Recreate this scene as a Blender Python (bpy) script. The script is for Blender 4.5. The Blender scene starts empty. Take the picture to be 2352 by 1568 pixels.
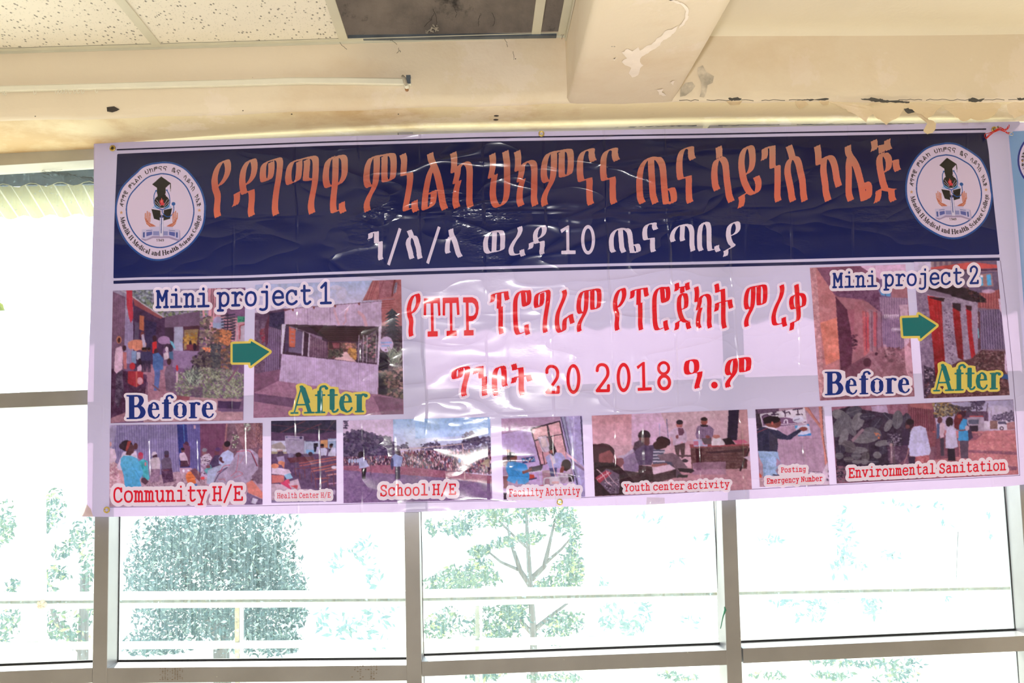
import bpy, math, random
import numpy as np
from mathutils import Vector, Matrix
random.seed(7)
RNG = np.random.default_rng(11)
SC = bpy.context.scene
COL = SC.collection

# ------------------------------------------------------------------ camera
FPX, CXP, CYP = 2234.0, 1176.0, 784.0
CAM = np.array([0.0, -3.18, 1.55])
_d = np.array([-76.0, -226.0, -FPX]); _d /= np.linalg.norm(_d)
_u = np.array([-616.0, 22300.0, -FPX]); _u /= np.linalg.norm(_u)
_u = _u - _d * _u.dot(_d); _u /= np.linalg.norm(_u)
_x = np.cross(_d, _u)
RC = np.array([_x, _d, _u])          # camera vector -> world vector
cd = bpy.data.cameras.new('camera'); cam = bpy.data.objects.new('camera', cd); COL.objects.link(cam)
cd.sensor_width = 36.0; cd.lens = 36.0 * FPX / 2352.0; cd.clip_start = 0.02; cd.clip_end = 500
M = Matrix([list(RC[0]) + [CAM[0]], list(RC[1]) + [CAM[1]], list(RC[2]) + [CAM[2]], [0, 0, 0, 1]])
cam.matrix_world = M
SC.camera = cam

# ------------------------------------------------------------------ view, sky, sun, flash
SC.view_settings.view_transform = 'Standard'
SC.view_settings.look = 'None'
SC.view_settings.gamma = 1.0
SC.view_settings.use_curve_mapping = False
SC.view_settings.exposure = 0.32
W = bpy.data.worlds.new('overcast_sky'); SC.world = W; W.use_nodes = True
bg = W.node_tree.nodes['Background']
bg.inputs[0].default_value = (0.86, 0.95, 1.0, 1); bg.inputs[1].default_value = 3.2
sd = bpy.data.lights.new('sun', 'SUN'); sd.energy = 12.0; sd.angle = 0.01; sd.color = (1.0, 0.95, 0.82)
sun = bpy.data.objects.new('sun', sd); COL.objects.link(sun)
_dir = Vector((0.16, -0.76, -0.63)).normalized()
sun.rotation_euler = _dir.to_track_quat('-Z', 'Y').to_euler(); sun.location = (-8, 20, 30)
fd = bpy.data.lights.new('camera_flash', 'AREA'); fd.shape = 'RECTANGLE'; fd.size = 0.09; fd.size_y = 0.05
fd.energy = 27; fd.color = (1.0, 0.97, 0.93)
fl = bpy.data.objects.new('camera_flash', fd); COL.objects.link(fl)
fm = M.copy(); fm.translation = Vector(CAM) + Vector((0.0, -0.02, 0.13)); fl.matrix_world = fm

# ------------------------------------------------------------------ helpers
def ray(px, py):
    v = np.array([px - CXP, -(py - CYP), -FPX])
    return RC @ v
def at(px, py, Y=0.0):
    r = ray(px, py); t = (Y - CAM[1]) / r[1]
    return CAM + r * t
def atz(px, py, Z):
    r = ray(px, py); t = (Z - CAM[2]) / r[2]
    return CAM + r * t
def lin(c):
    c = np.asarray(c, float) / 255.0
    return np.where(c <= 0.04045, c / 12.92, ((c + 0.055) / 1.055) ** 2.4)

def tag(o, label=None, cat=None, group=None, kind=None):
    if label: o['label'] = label
    if cat: o['category'] = cat
    if group: o['group'] = group
    if kind: o['kind'] = kind
    return o
def empty(name, loc=(0, 0, 0)):
    o = bpy.data.objects.new(name, None); COL.objects.link(o); o.location = loc; o.empty_display_size = 0.1
    return o
def mesh_obj(name, V, F, mat=None, parent=None, smooth=False, cols=None):
    me = bpy.data.meshes.new(name)
    me.from_pydata([tuple(v) for v in V], [], [tuple(f) for f in F]); me.update()
    if smooth: me.polygons.foreach_set('use_smooth', [True] * len(me.polygons))
    if cols is not None:
        a = me.color_attributes.new('Col', 'FLOAT_COLOR', 'POINT')
        c = np.ones((len(V), 4), np.float32); c[:, :3] = cols
        a.data.foreach_set('color', c.ravel())
    o = bpy.data.objects.new(name, me); COL.objects.link(o)
    if mat: me.materials.append(mat)
    if parent is not None:
        o.parent = parent; o.matrix_parent_inverse = parent.matrix_basis.inverted()
    return o
def fast_mesh(name, V, F4, mat=None, parent=None, smooth=True, cols=None, polys=None):
    """V (n,3) array, F4 (m,4) quad array, polys: extra polygons list"""
    me = bpy.data.meshes.new(name)
    V = np.asarray(V, np.float32); F4 = np.asarray(F4, np.int32).reshape(-1, 4)
    polys = polys or []
    nl = F4.size + sum(len(p) for p in polys)
    me.vertices.add(len(V)); me.vertices.foreach_set('co', V.ravel())
    me.loops.add(nl)
    li = np.concatenate([F4.ravel()] + [np.array(p, np.int32) for p in polys]) if polys else F4.ravel()
    me.loops.foreach_set('vertex_index', li.astype(np.int32))
    st = np.arange(len(F4)) * 4; tot = np.full(len(F4), 4)
    if polys:
        ln = np.array([len(p) for p in polys]); s2 = F4.size + np.concatenate([[0], np.cumsum(ln)[:-1]])
        st = np.concatenate([st, s2]); tot = np.concatenate([tot, ln])
    me.polygons.add(len(st))
    me.polygons.foreach_set('loop_start', st.astype(np.int32)); me.polygons.foreach_set('loop_total', tot.astype(np.int32))
    me.update(calc_edges=True); me.validate()
    if smooth: me.polygons.foreach_set('use_smooth', np.ones(len(me.polygons), bool))
    if cols is not None:
        a = me.color_attributes.new('Col', 'FLOAT_COLOR', 'POINT')
        c = np.ones((len(V), 4), np.float32); c[:, :3] = cols
        a.data.foreach_set('color', c.ravel())
    o = bpy.data.objects.new(name, me); COL.objects.link(o)
    if mat: me.materials.append(mat)
    if parent is not None:
        o.parent = parent; o.matrix_parent_inverse = parent.matrix_basis.inverted()
    return o
class MB:
    def __init__(s): s.V = []; s.F = []
    def add(s, V, F):
        n = len(s.V); s.V += [tuple(v) for v in V]; s.F += [tuple(i + n for i in f) for f in F]; return s
    def box(s, a, b):
        x0, y0, z0 = a; x1, y1, z1 = b
        return s.add([(x0,y0,z0),(x1,y0,z0),(x1,y1,z0),(x0,y1,z0),(x0,y0,z1),(x1,y0,z1),(x1,y1,z1),(x0,y1,z1)],
                     [(0,3,2,1),(4,5,6,7),(0,1,5,4),(1,2,6,5),(2,3,7,6),(3,0,4,7)])
    def hexa(s, P):   # 8 points in box order
        return s.add(P, [(0,3,2,1),(4,5,6,7),(0,1,5,4),(1,2,6,5),(2,3,7,6),(3,0,4,7)])
    def bbox(s, a, b, r=0.004):   # chamfered box
        x0, y0, z0 = a; x1, y1, z1 = b
        def ring(z, k):
            return [(x0+r-k*0, y0+k, z), (x1-r, y0+k, z), (x1-k, y0+r, z), (x1-k, y1-r, z), (x1-r, y1-k, z), (x0+r, y1-k, z), (x0+k, y1-r, z), (x0+k, y0+r, z)]
        V = ring(z0, r) + ring(z0 + r, 0) + ring(z1 - r, 0) + ring(z1, r)
        F = [tuple(range(7, -1, -1)), tuple(range(24, 32))]
        for j in range(3):
            for i in range(8):
                F.append((j*8+i, j*8+(i+1) % 8, (j+1)*8+(i+1) % 8, (j+1)*8+i))
        return s.add(V, F)
    def tube(s, pts, r, n=8, r2=None, closed=False):
        pts = [np.array(p, float) for p in pts]; m = len(pts)
        V = []; up = np.array([0.0, 0, 1])
        for i, p in enumerate(pts):
            if closed: t = pts[(i+1) % m] - pts[i-1]
            else: t = pts[min(i+1, m-1)] - pts[max(i-1, 0)]
            t = t / (np.linalg.norm(t) + 1e-9)
            a = np.cross(t, up)
            if np.linalg.norm(a) < 0.1: a = np.cross(t, np.array([1.0, 0, 0]))
            a /= np.linalg.norm(a); b = np.cross(t, a)
            rr = r if r2 is None else r + (r2 - r) * i / (m - 1)
            if hasattr(r, '__len__'): rr = r[i]
            for k in range(n):
                q = 2 * math.pi * k / n; V.append(p + rr * (math.cos(q) * a + math.sin(q) * b))
        F = []
        for i in range(m if closed else m - 1):
            j = (i + 1) % m
            for k in range(n):
                F.append((i*n+k, i*n+(k+1) % n, j*n+(k+1) % n, j*n+k))
        if not closed: F += [tuple(range(n-1, -1, -1)), tuple((m-1)*n+k for k in range(n))]
        return s.add(V, F)
    def build(s, name, mat, parent=None, smooth=False):
        return mesh_obj(name, s.V, s.F, mat, parent, smooth)

# ------------------------------------------------------------------ materials
def newmat(name):
    m = bpy.data.materials.new(name); m.use_nodes = True
    return m, m.node_tree, m.node_tree.nodes['Principled BSDF'], m.node_tree.nodes['Material Output']
def N(nt, t, **kw):
    n = nt.nodes.new(t)
    for k, v in kw.items():
        if k in ('inp',):
            for kk, vv in v.items(): n.inputs[kk].default_value = vv
        else: setattr(n, k, v)
    return n
def coords(nt, scale=(1, 1, 1), loc=(0, 0, 0)):
    g = N(nt, 'ShaderNodeNewGeometry'); mp = N(nt, 'ShaderNodeMapping')
    mp.inputs['Scale'].default_value = scale; mp.inputs['Location'].default_value = loc
    nt.links.new(g.outputs['Position'], mp.inputs['Vector']); return mp.outputs['Vector']
def noise(nt, vec, scale, detail=4, rough=0.55):
    n = N(nt, 'ShaderNodeTexNoise'); n.inputs['Scale'].default_value = scale; n.inputs['Detail'].default_value = detail
    n.inputs['Roughness'].default_value = rough; nt.links.new(vec, n.inputs['Vector']); return n.outputs['Fac']
def ramp(nt, fac, stops):
    r = N(nt, 'ShaderNodeValToRGB'); e = r.color_ramp.elements
    while len(e) < len(stops): e.new(0.5)
    for i, (p, c) in enumerate(stops):
        e[i].position = p; e[i].color = (c[0], c[1], c[2], 1) if hasattr(c, '__len__') else (c, c, c, 1)
    nt.links.new(fac, r.inputs['Fac']); return r.outputs['Color']
def mixc(nt, fac, a, b, mode='MIX'):
    m = N(nt, 'ShaderNodeMix', data_type='RGBA', blend_type=mode)
    for sock, v in ((m.inputs[0], fac), (m.inputs[6], a), (m.inputs[7], b)):
        if isinstance(v, (int, float)): sock.default_value = v
        elif isinstance(v, (tuple, list, np.ndarray)): sock.default_value = (v[0], v[1], v[2], 1)
        else: nt.links.new(v, sock)
    return m.outputs[2]
def math_(nt, op, a, b=None, c=None):
    m = N(nt, 'ShaderNodeMath', operation=op)
    for i, v in enumerate((a, b, c)):
        if v is None: continue
        if isinstance(v, (int, float)): m.inputs[i].default_value = v
        else: nt.links.new(v, m.inputs[i])
    return m.outputs[0]
def bump(nt, h, bsdf, strength=0.3, dist=0.01, normal=None):
    b = N(nt, 'ShaderNodeBump'); b.inputs['Strength'].default_value = strength; b.inputs['Distance'].default_value = dist
    nt.links.new(h, b.inputs['Height'])
    if normal is not None: nt.links.new(normal, b.inputs['Normal'])
    if bsdf is not None: nt.links.new(b.outputs[0], bsdf.inputs['Normal'])
    return b.outputs[0]
def simple(name, c, rough=0.6, metal=0.0, var=0.12, scale=6, bs=0.1, spec=0.5):
    m, nt, b, o = newmat(name)
    v = coords(nt); f = noise(nt, v, scale)
    c = np.array(c, float)
    nt.links.new(ramp(nt, f, [(0.3, c * (1 - var)), (0.7, np.minimum(c * (1 + var), 1))]), b.inputs['Base Color'])
    b.inputs['Roughness'].default_value = rough; b.inputs['Metallic'].default_value = metal
    b.inputs['Specular IOR Level'].default_value = spec
    if bs: bump(nt, noise(nt, v, scale * 6), b, bs, 0.003)
    return m

def plaster_mat(name, base, dirt=0.5, white=0.5, leftdamp=False):
    m, nt, b, o = newmat(name)
    v = coords(nt)
    f = noise(nt, v, 1.1, 5); base = np.array(base)
    c = ramp(nt, f, [(0.25, base * 0.93), (0.5, base), (0.8, np.minimum(base * [1.03, 1.05, 1.1], 1))])
    # rubbed pale patches
    v2 = coords(nt, (1, 1, 1), (3.1, 1.7, 0.4))
    w = noise(nt, v2, 2.3, 9, 0.68)
    wm = ramp(nt, w, [(0.575, 0.0), (0.60, white)])
    c = mixc(nt, wm, c, np.minimum(base * [1.1, 1.12, 1.3], 0.93))
    # brownish damp stains
    d = noise(nt, coords(nt, (1, 1, 1.4), (9.0, 4.4, 2.0)), 2.0, 8, 0.62)
    if leftdamp:
        g_ = N(nt, 'ShaderNodeNewGeometry'); sx_ = N(nt, 'ShaderNodeSeparateXYZ'); nt.links.new(g_.outputs['Position'], sx_.inputs[0])
        mr_ = N(nt, 'ShaderNodeMapRange', interpolation_type='SMOOTHSTEP'); mr_.inputs['From Min'].default_value = -0.85; mr_.inputs['From Max'].default_value = -1.35
        mr_.inputs['To Max'].default_value = 0.14; nt.links.new(sx_.outputs['X'], mr_.inputs['Value']); d = math_(nt, 'ADD', d, mr_.outputs[0])
    dm = ramp(nt, d, [(0.53, 0.0), (0.68, dirt)])
    c = mixc(nt, dm, c, np.array([0.56, 0.36, 0.17]))
    # soot specks
    s = noise(nt, coords(nt, (1, 1, 1), (1.3, 5.5, 7.0)), 26, 3, 0.6)
    sm = ramp(nt, s, [(0.76, 0.0), (0.80, 0.8)])
    c = mixc(nt, sm, c, np.array([0.12, 0.10, 0.08]))
    nt.links.new(c, b.inputs['Base Color']); b.inputs['Roughness'].default_value = 0.62
    b.inputs['Specular IOR Level'].default_value = 0.3
    h = math_(nt, 'ADD', math_(nt, 'MULTIPLY', noise(nt, v, 3, 5), 1.0), math_(nt, 'MULTIPLY', noise(nt, v, 60, 3), 0.12))
    bump(nt, h, b, 0.35, 0.02)
    return m
CREAM = (0.78, 0.67, 0.53)
M_beam = plaster_mat('cream_plaster', CREAM, 0.25, 0.35)
M_soffit = plaster_mat('stained_cream_plaster', (0.82, 0.70, 0.47), 0.8, 0.8, True)
M_slab = plaster_mat('smooth_cream_plaster', (0.80, 0.725, 0.60), 0.0, 0.1)
M_flake = plaster_mat('peeled_paint', (0.80, 0.66, 0.47), 0.15, 0.5)
M_raw = None
def raw_mat():
    m, nt, b, o = newmat('raw_sooty_concrete')
    v = coords(nt); f = noise(nt, v, 3, 7, 0.65)
    c = ramp(nt, f, [(0.3, (0.16, 0.135, 0.12)), (0.5, (0.30, 0.25, 0.215)), (0.75, (0.40, 0.335, 0.28))])
    s = noise(nt, coords(nt, (1, 1, 1), (4, 2, 2)), 5, 8, 0.7)
    c = mixc(nt, ramp(nt, s, [(0.56, 0.0), (0.66, 0.9)]), c, (0.02, 0.02, 0.022))
    nt.links.new(c, b.inputs['Base Color']); b.inputs['Roughness'].default_value = 0.9
    bump(nt, noise(nt, v, 25, 5), b, 0.5, 0.01); return m
M_raw = raw_mat()
def tile_mat():
    m, nt, b, o = newmat('fissured_ceiling_tile')
    v = coords(nt, (1, 1, 1))
    # pin holes and short fissures, a mineral fibre pattern
    vo = N(nt, 'ShaderNodeTexVoronoi'); vo.inputs['Scale'].default_value = 74
    vs = coords(nt, (1.0, 0.55, 1.0)); nt.links.new(vs, vo.inputs['Vector'])
    hole = ramp(nt, vo.outputs['Distance'], [(0.17, 0.9), (0.25, 0.0)])
    keep = ramp(nt, noise(nt, v, 40, 1), [(0.38, 0.0), (0.46, 1.0)])
    hm = mixc(nt, 1.0, hole, keep, 'MULTIPLY')
    vo2 = N(nt, 'ShaderNodeTexVoronoi'); vo2.inputs['Scale'].default_value = 150
    nt.links.new(coords(nt, (1.0, 0.6, 1.0), (3, 1, 0)), vo2.inputs['Vector'])
    hole2 = ramp(nt, vo2.outputs['Distance'], [(0.16, 0.22), (0.24, 0.0)])
    hm2 = mixc(nt, 1.0, hm, hole2, 'LIGHTEN') if False else mixc(nt, 1.0, hm, hole2, 'ADD')
    base = ramp(nt, noise(nt, v, 2.2, 5), [(0.3, (0.80, 0.745, 0.64)), (0.7, (0.86, 0.80, 0.70))])
    c = mixc(nt, hm2, base, (0.23, 0.21, 0.19))
    nt.links.new(c, b.inputs['Base Color']); b.inputs['Roughness'].default_value = 0.85
    inv = math_(nt, 'SUBTRACT', 1.0, hm2)
    bump(nt, inv, b, 0.6, 0.004); return m
M_tile = tile_mat()
M_tbar = simple('painted_tee_bar', (0.64, 0.61, 0.50), 0.45, 0, 0.06, 5, 0.05)
M_galv = simple('galvanised_edge', (0.10, 0.12, 0.15), 0.5, 0.3, 0.3, 12, 0.1)
def alu_mat():
    m, nt, b, o = newmat('brushed_aluminium')
    f = noise(nt, coords(nt, (40, 40, 1.2)), 3, 4)
    f2 = noise(nt, coords(nt), 5, 5)
    c = ramp(nt, f2, [(0.3, (0.29, 0.275, 0.28)), (0.7, (0.35, 0.335, 0.345))])
    sp = noise(nt, coords(nt, (1, 1, 1), (2, 3, 4)), 45, 3)
    c = mixc(nt, ramp(nt, sp, [(0.74, 0.0), (0.78, 0.6)]), c, (0.7, 0.68, 0.62))
    nt.links.new(c, b.inputs['Base Color']); b.inputs['Metallic'].default_value = 0.35; b.inputs['Roughness'].default_value = 0.34
    bump(nt, f, b, 0.05, 0.002); return m
M_alu = alu_mat()
M_gasket = simple('rubber_gasket', (0.015, 0.015, 0.018), 0.6)
M_white_pvc = simple('yellowed_white_plastic', (0.80, 0.77, 0.66), 0.35, 0, 0.05, 8, 0.02)
M_rust = simple('rusty_screw', (0.35, 0.19, 0.09), 0.7, 0.4, 0.4, 60)
M_knot = simple('grey_cloth', (0.45, 0.40, 0.33), 0.9, 0, 0.3, 90, 0.4)
M_brass = simple('brass_eyelet', (0.62, 0.47, 0.16), 0.28, 1.0, 0.1, 20, 0.0)
M_steel = simple('steel', (0.55, 0.55, 0.52), 0.25, 1.0, 0.1, 20, 0.0)
M_red = simple('red_string', (0.62, 0.03, 0.02), 0.8, 0, 0.3, 200, 0.3)
M_dark = simple('dark_twig', (0.05, 0.045, 0.04), 0.9)
M_hole = simple('dark_hole', (0.06, 0.05, 0.045), 0.95)
def glass_mat():
    m, nt, b, o = newmat('dusty_glass')
    nt.nodes.remove(b)
    tr = N(nt, 'ShaderNodeBsdfTransparent'); tr.inputs[0].default_value = (0.86, 0.93, 0.93, 1)
    tl = N(nt, 'ShaderNodeBsdfTranslucent'); tl.inputs[0].default_value = (0.24, 0.34, 0.38, 1)
    gl = N(nt, 'ShaderNodeBsdfGlossy'); gl.inputs['Roughness'].default_value = 0.08; gl.inputs[0].default_value = (0.9, 0.9, 0.9, 1)
    st = noise(nt, coords(nt, (60, 1, 2.2)), 3, 4, 0.6)      # rain streaks
    sp = noise(nt, coords(nt, (1, 1, 1)), 95, 2, 0.5)        # specks
    lg = noise(nt, coords(nt, (1, 1, 1), (2, 2, 5)), 1.4, 3)
    a = math_(nt, 'MULTIPLY', ramp(nt, st, [(0.35, 0.0), (0.75, 1.0)]), 0.16)
    c = math_(nt, 'MULTIPLY', ramp(nt, sp, [(0.62, 0.0), (0.72, 1.0)]), 0.35)
    d = math_(nt, 'MULTIPLY', ramp(nt, lg, [(0.3, 0.0), (0.7, 1.0)]), 0.07)
    dust = math_(nt, 'ADD', math_(nt, 'ADD', math_(nt, 'ADD', a, c), d), 0.05)
    mx = N(nt, 'ShaderNodeMixShader'); nt.links.new(dust, mx.inputs[0]); nt.links.new(tr.outputs[0], mx.inputs[1]); nt.links.new(tl.outputs[0], mx.inputs[2])
    m2 = N(nt, 'ShaderNodeMixShader'); m2.inputs[0].default_value = 0.03
    nt.links.new(mx.outputs[0], m2.inputs[1]); nt.links.new(gl.outputs[0], m2.inputs[2]); nt.links.new(m2.outputs[0], o.inputs[0])
    return m
M_glass = glass_mat()

def vinyl_mat(name, front, thru, tint):
    m, nt, b, o = newmat(name)
    at_ = N(nt, 'ShaderNodeAttribute', attribute_name='Col')
    g = N(nt, 'ShaderNodeNewGeometry'); sx = N(nt, 'ShaderNodeSeparateXYZ'); nt.links.new(g.outputs['Position'], sx.inputs[0])
    X, Z = sx.outputs['X'], sx.outputs['Z']
    wob = math_(nt, 'MULTIPLY', math_(nt, 'SUBTRACT', noise(nt, coords(nt, (1, 0, 1)), 2.5, 2), 0.5), 0.05)
    def ridge(coord, off, period, width):
        t = math_(nt, 'ADD', math_(nt, 'ADD', coord, wob), off)
        f = math_(nt, 'ABSOLUTE', math_(nt, 'SUBTRACT', math_(nt, 'FRACT', math_(nt, 'DIVIDE', t, period)), 0.5))
        dist = math_(nt, 'MULTIPLY', f, period)
        return math_(nt, 'MAXIMUM', math_(nt, 'SUBTRACT', 1.0, math_(nt, 'DIVIDE', dist, width)), 0.0)
    rv = ridge(X, 0.07, 0.206, 0.005)
    rh = ridge(Z, 0.215, 0.335, 0.008)
    gate = ramp(nt, noise(nt, coords(nt, (1, 0, 1), (5, 0, 2)), 4.0, 2), [(0.46, 0.0), (0.62, 1.0)])
    gate2 = ramp(nt, noise(nt, coords(nt, (1, 0, 1), (1, 0, 9)), 3.0, 2), [(0.46, 0.0), (0.60, 1.0)])
    cr = math_(nt, 'ADD', math_(nt, 'MULTIPLY', rv, gate), math_(nt, 'MULTIPLY', rh, gate2))
    # where the sheet was handled most it is crumpled, elsewhere it hangs flat
    mr = N(nt, 'ShaderNodeMapRange', interpolation_type='SMOOTHSTEP'); mr.inputs['From Min'].default_value = 1.25; mr.inputs['From Max'].default_value = 0.35
    mr.inputs['To Min'].default_value = 0.22; mr.inputs['To Max'].default_value = 1.0
    nt.links.new(math_(nt, 'ABSOLUTE', math_(nt, 'SUBTRACT', X, 0.28)), mr.inputs['Value']); mask = mr.outputs[0]
    n1 = noise(nt, coords(nt, (1.0, 0, 2.2)), 2.6, 2, 0.45)
    # long curving pressure lines
    def lines(sc, loc, scale, pw):
        n = noise(nt, coords(nt, sc, loc), scale, 1.5, 0.4)
        r_ = math_(nt, 'SUBTRACT', 1.0, math_(nt, 'ABSOLUTE', math_(nt, 'MULTIPLY', math_(nt, 'SUBTRACT', n, 0.5), 5.0)))
        return math_(nt, 'POWER', math_(nt, 'MAXIMUM', r_, 0.0), pw)
    l1 = lines((0.9, 0, 2.7), (0.3, 0, 0.2), 2.4, 6.0)
    l2 = lines((0.7, 0, 1.6), (7.3, 0, 3.2), 4.0, 8.0)
    h = math_(nt, 'ADD', math_(nt, 'MULTIPLY', cr, 0.0035), math_(nt, 'MULTIPLY', n1, 0.007))
    h = math_(nt, 'ADD', h, math_(nt, 'ADD', math_(nt, 'MULTIPLY', l1, 0.0040), math_(nt, 'MULTIPLY', l2, 0.0022)))
    zone = ramp(nt, noise(nt, coords(nt, (1, 0, 1.6), (4, 0, 6)), 3.1, 2, 0.5), [(0.50, 0.0), (0.62, 1.0)])
    zb = math_(nt, 'DIVIDE', math_(nt, 'SUBTRACT', Z, 2.29), 0.11)
    amp = math_(nt, 'ADD', math_(nt, 'MULTIPLY', math_(nt, 'EXPONENT', math_(nt, 'MULTIPLY', math_(nt, 'MULTIPLY', zb, zb), -1.0)), 0.0075), 0.0012)
    fine = noise(nt, coords(nt, (1.0, 0, 2.4), (1, 0, 3)), 16.0, 3, 0.6)
    h = math_(nt, 'ADD', h, math_(nt, 'MULTIPLY', math_(nt, 'MULTIPLY', fine, zone), amp))
    h = math_(nt, 'MULTIPLY', h, mask)
    weave = math_(nt, 'MULTIPLY', math_(nt, 'SINE', math_(nt, 'MULTIPLY', Z, 1900.0)), 0.000008)
    h = math_(nt, 'ADD', h, weave)
    nb = bump(nt, h, b, 1.0, 1.0)
    fc = mixc(nt, 1.0, at_.outputs['Color'], front, 'MULTIPLY'); nt.links.new(fc, b.inputs['Base Color'])
    b.inputs['Roughness'].default_value = 0.25; b.inputs['Specular IOR Level'].default_value = 0.34
    b.inputs['Coat Weight'].default_value = 0.6; b.inputs['Coat Roughness'].default_value = 0.15
    nt.links.new(nb, b.inputs['Coat Normal'])
    tl = N(nt, 'ShaderNodeBsdfTranslucent')
    nt.links.new(mixc(nt, 1.0, at_.outputs['Color'], tint, 'MULTIPLY'), tl.inputs[0])
    dk = N(nt, 'ShaderNodeMixShader'); dk.inputs[0].default_value = thru
    nt.links.new(b.outputs[0], dk.inputs[1]); nt.links.new(tl.outputs[0], dk.inputs[2])
    nt.links.new(dk.outputs[0], o.inputs[0])
    return m
M_sheet = vinyl_mat('translucent_vinyl_sheet', (0.62, 0.74, 0.90), 0.13, (1.0, 0.76, 0.92))
M_vinyl = vinyl_mat('printed_glossy_vinyl', (1.08, 1.12, 1.30), 0.24, (1.0, 0.95, 1.0))
# ------------------------------------------------------------------ room shell
GZ = -3.4      # ground outside, metres below the room's floor
def soffit_rows(px):
    xs = [-260, 0, 216, 500, 800, 940, 1304, 1625, 2000, 2352, 2600]
    bt = [135, 125, 118, 108, 95, 90, 80, 66, 68, 70, 70]
    bb = [279, 273, 268, 259, 248, 243, 233, 230, 229, 228, 227]
    bk = [362, 349, 339, 322, 309, 303, 296, 288, 284, 282, 282]
    return np.interp(px, xs, bt), np.interp(px, xs, bb), np.interp(px, xs, bk)
YB, YW = -0.25, 0.03
ST = list(range(-420, 2761, 60))
V = []; prof_n = 12
for px in ST:
    a, b_, c = soffit_rows(px)
    pt, pb, pk = at(px, a, YB), at(px, b_, YB), at(px, c, YW)
    X = pb[0]
    ztop, zb, zk = pt[2], pb[2], pk[2]
    rag = 0.003 * math.sin(px * 0.021) + 0.002 * math.sin(px * 0.057)
    zb += rag * 0.6
    r = 0.035
    pr = [(YB, ztop + 0.62), (YB, ztop + 0.012), (YB, (ztop + zb) / 2), (YB, zb + r), (YB + 0.007, zb + 0.010), (YB + 0.024, zb + 0.001),
          (YB + 0.07, zb - 0.004 + (zk - zb) * 0.15), (YB + 0.14, zb + (zk - zb) * 0.45 - 0.004), (YB + 0.21, zk + 0.004), (YW, zk), (YW + 0.115, zk), (YW + 0.115, ztop + 0.62)]
    for (y, z) in pr: V.append((X, y, z))
F = []
for i in range(len(ST) - 1):
    for k in range(prof_n - 1):
        F.append((i * prof_n + k, (i + 1) * prof_n + k, (i + 1) * prof_n + k + 1, i * prof_n + k + 1))
beam = mesh_obj('wall_front', V, F, M_beam, None, True); tag(beam, kind='structure')
beam.data.materials.append(M_raw)
beam.data.materials.append(M_soffit)
xl_cross = at(1304, 233, YB)[0]; xr_cross = at(1552, 228, YB)[0]
for i, p in enumerate(beam.data.polygons):
    k = i % (prof_n - 1)
    cx = p.center[0]
    if k == 0 and cx < xl_cross: p.material_index = 1
    if k >= 5: p.material_index = 2

zc_l = at(0, 119, YB)[2]; zc_r = at(1290, 82, YB)[2]
x_l = at(0, 119, YB)[0]; x_r = at(1290, 82, YB)[0]
def zceil(X): return zc_l + (zc_r - zc_l) * (X - x_l) / (x_r - x_l)
ZBB = at(1430, 231, YB)[2] + 0.001
ceil = empty('ceiling'); tag(ceil, kind='structure')
# concrete slab above the tiles on the left, plaster soffit on the right
zs_r = at(2000, 68, YB)[2]
MB().box((-3.2, -6.2, zc_l + 0.55), (xl_cross + 0.02, YB + 0.01, zc_l + 0.7)).build('slab', M_raw, ceil)
# right bay plaster slab with a soft cove at the beam
V = []; F = []
xs = np.linspace(xr_cross - 0.1, 3.2, 24)
for X in xs:
    zz = zs_r + 0.004 * math.sin(X * 3)
    for (y, z) in [(YB + 0.002, zz - 0.02), (YB - 0.012, zz - 0.006), (YB - 0.035, zz + 0.003), (YB - 0.08, zz + 0.006), (-1.2, zz + 0.008), (-6.2, zz + 0.008), (-6.2, zz + 0.2), (YB, zz + 0.2)]:
        V.append((X, y, z))
for i in range(len(xs) - 1):
    for k in range(7): F.append((i*8+k, (i+1)*8+k, (i+1)*8+k+1, i*8+k+1))
mesh_obj('plaster_soffit', V, F, M_slab, ceil, True)
# cross beam running towards the camera
cb = MB()
V = []; F = []
ys = [YB + 0.05, YB + 0.024, YB + 0.012, YB - 0.03, -0.6, -1.2, -2.0, -3.0, -4.5, -6.2]
for j, y in enumerate(ys):
    w = 0.0015 * math.sin(j * 2.1); zbb = ZBB + (0.004 if j == 0 else 0)
    ring = [(xl_cross + w, y, zs_r + 0.6), (xl_cross + w, y, zbb + 0.012), (xl_cross + 0.008 + w, y, zbb + 0.002), (xl_cross + 0.03, y, zbb),
            ((xl_cross + xr_cross) / 2, y, zbb - 0.003), (xr_cross - 0.03, y, zbb), (xr_cross - 0.008 + w, y, zbb + 0.002), (xr_cross + w, y, zbb + 0.012), (xr_cross + w, y, zs_r + 0.6)]
    V += ring
n = 9
for j in range(len(ys) - 1):
    for k in range(n - 1): F.append((j*n+k, j*n+k+1, (j+1)*n+k+1, (j+1)*n+k))
xb = mesh_obj('ceiling_beam', V, F, M_beam, None, True); tag(xb, kind='structure')

# tee bars and tiles
x1 = atz(359, 104, zceil(-1.0))[0]; x2 = atz(784, 87, zceil(-0.4))[0]; x3 = atz(1224, 73, zceil(0.15))[0]
# bar centre lines
def barx(pxa, pya, pxb, pyb):
    return (at(pxa, pya, YB)[0] + at(pxb, pyb, YB)[0]) / 2
bx = [barx(355, 108, 375, 104), barx(780, 90, 802, 88), barx(1220, 75, 1240, 74)]
bx = [bx[0] - 2 * (bx[1] - bx[0]), bx[0] - (bx[1] - bx[0])] + bx
tw = 0.014
for X in bx:
    for (ya, yb) in [(-6.0, YB - 0.022)]:
        z = zceil(X)
        t_ = MB().box((X - tw, ya, z - 0.003), (X + tw, yb, z + 0.001))
        t_.box((X - 0.002, ya, z), (X + 0.002, yb, z + 0.03))
        t_.build('tee_bar', M_tbar, ceil)
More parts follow.
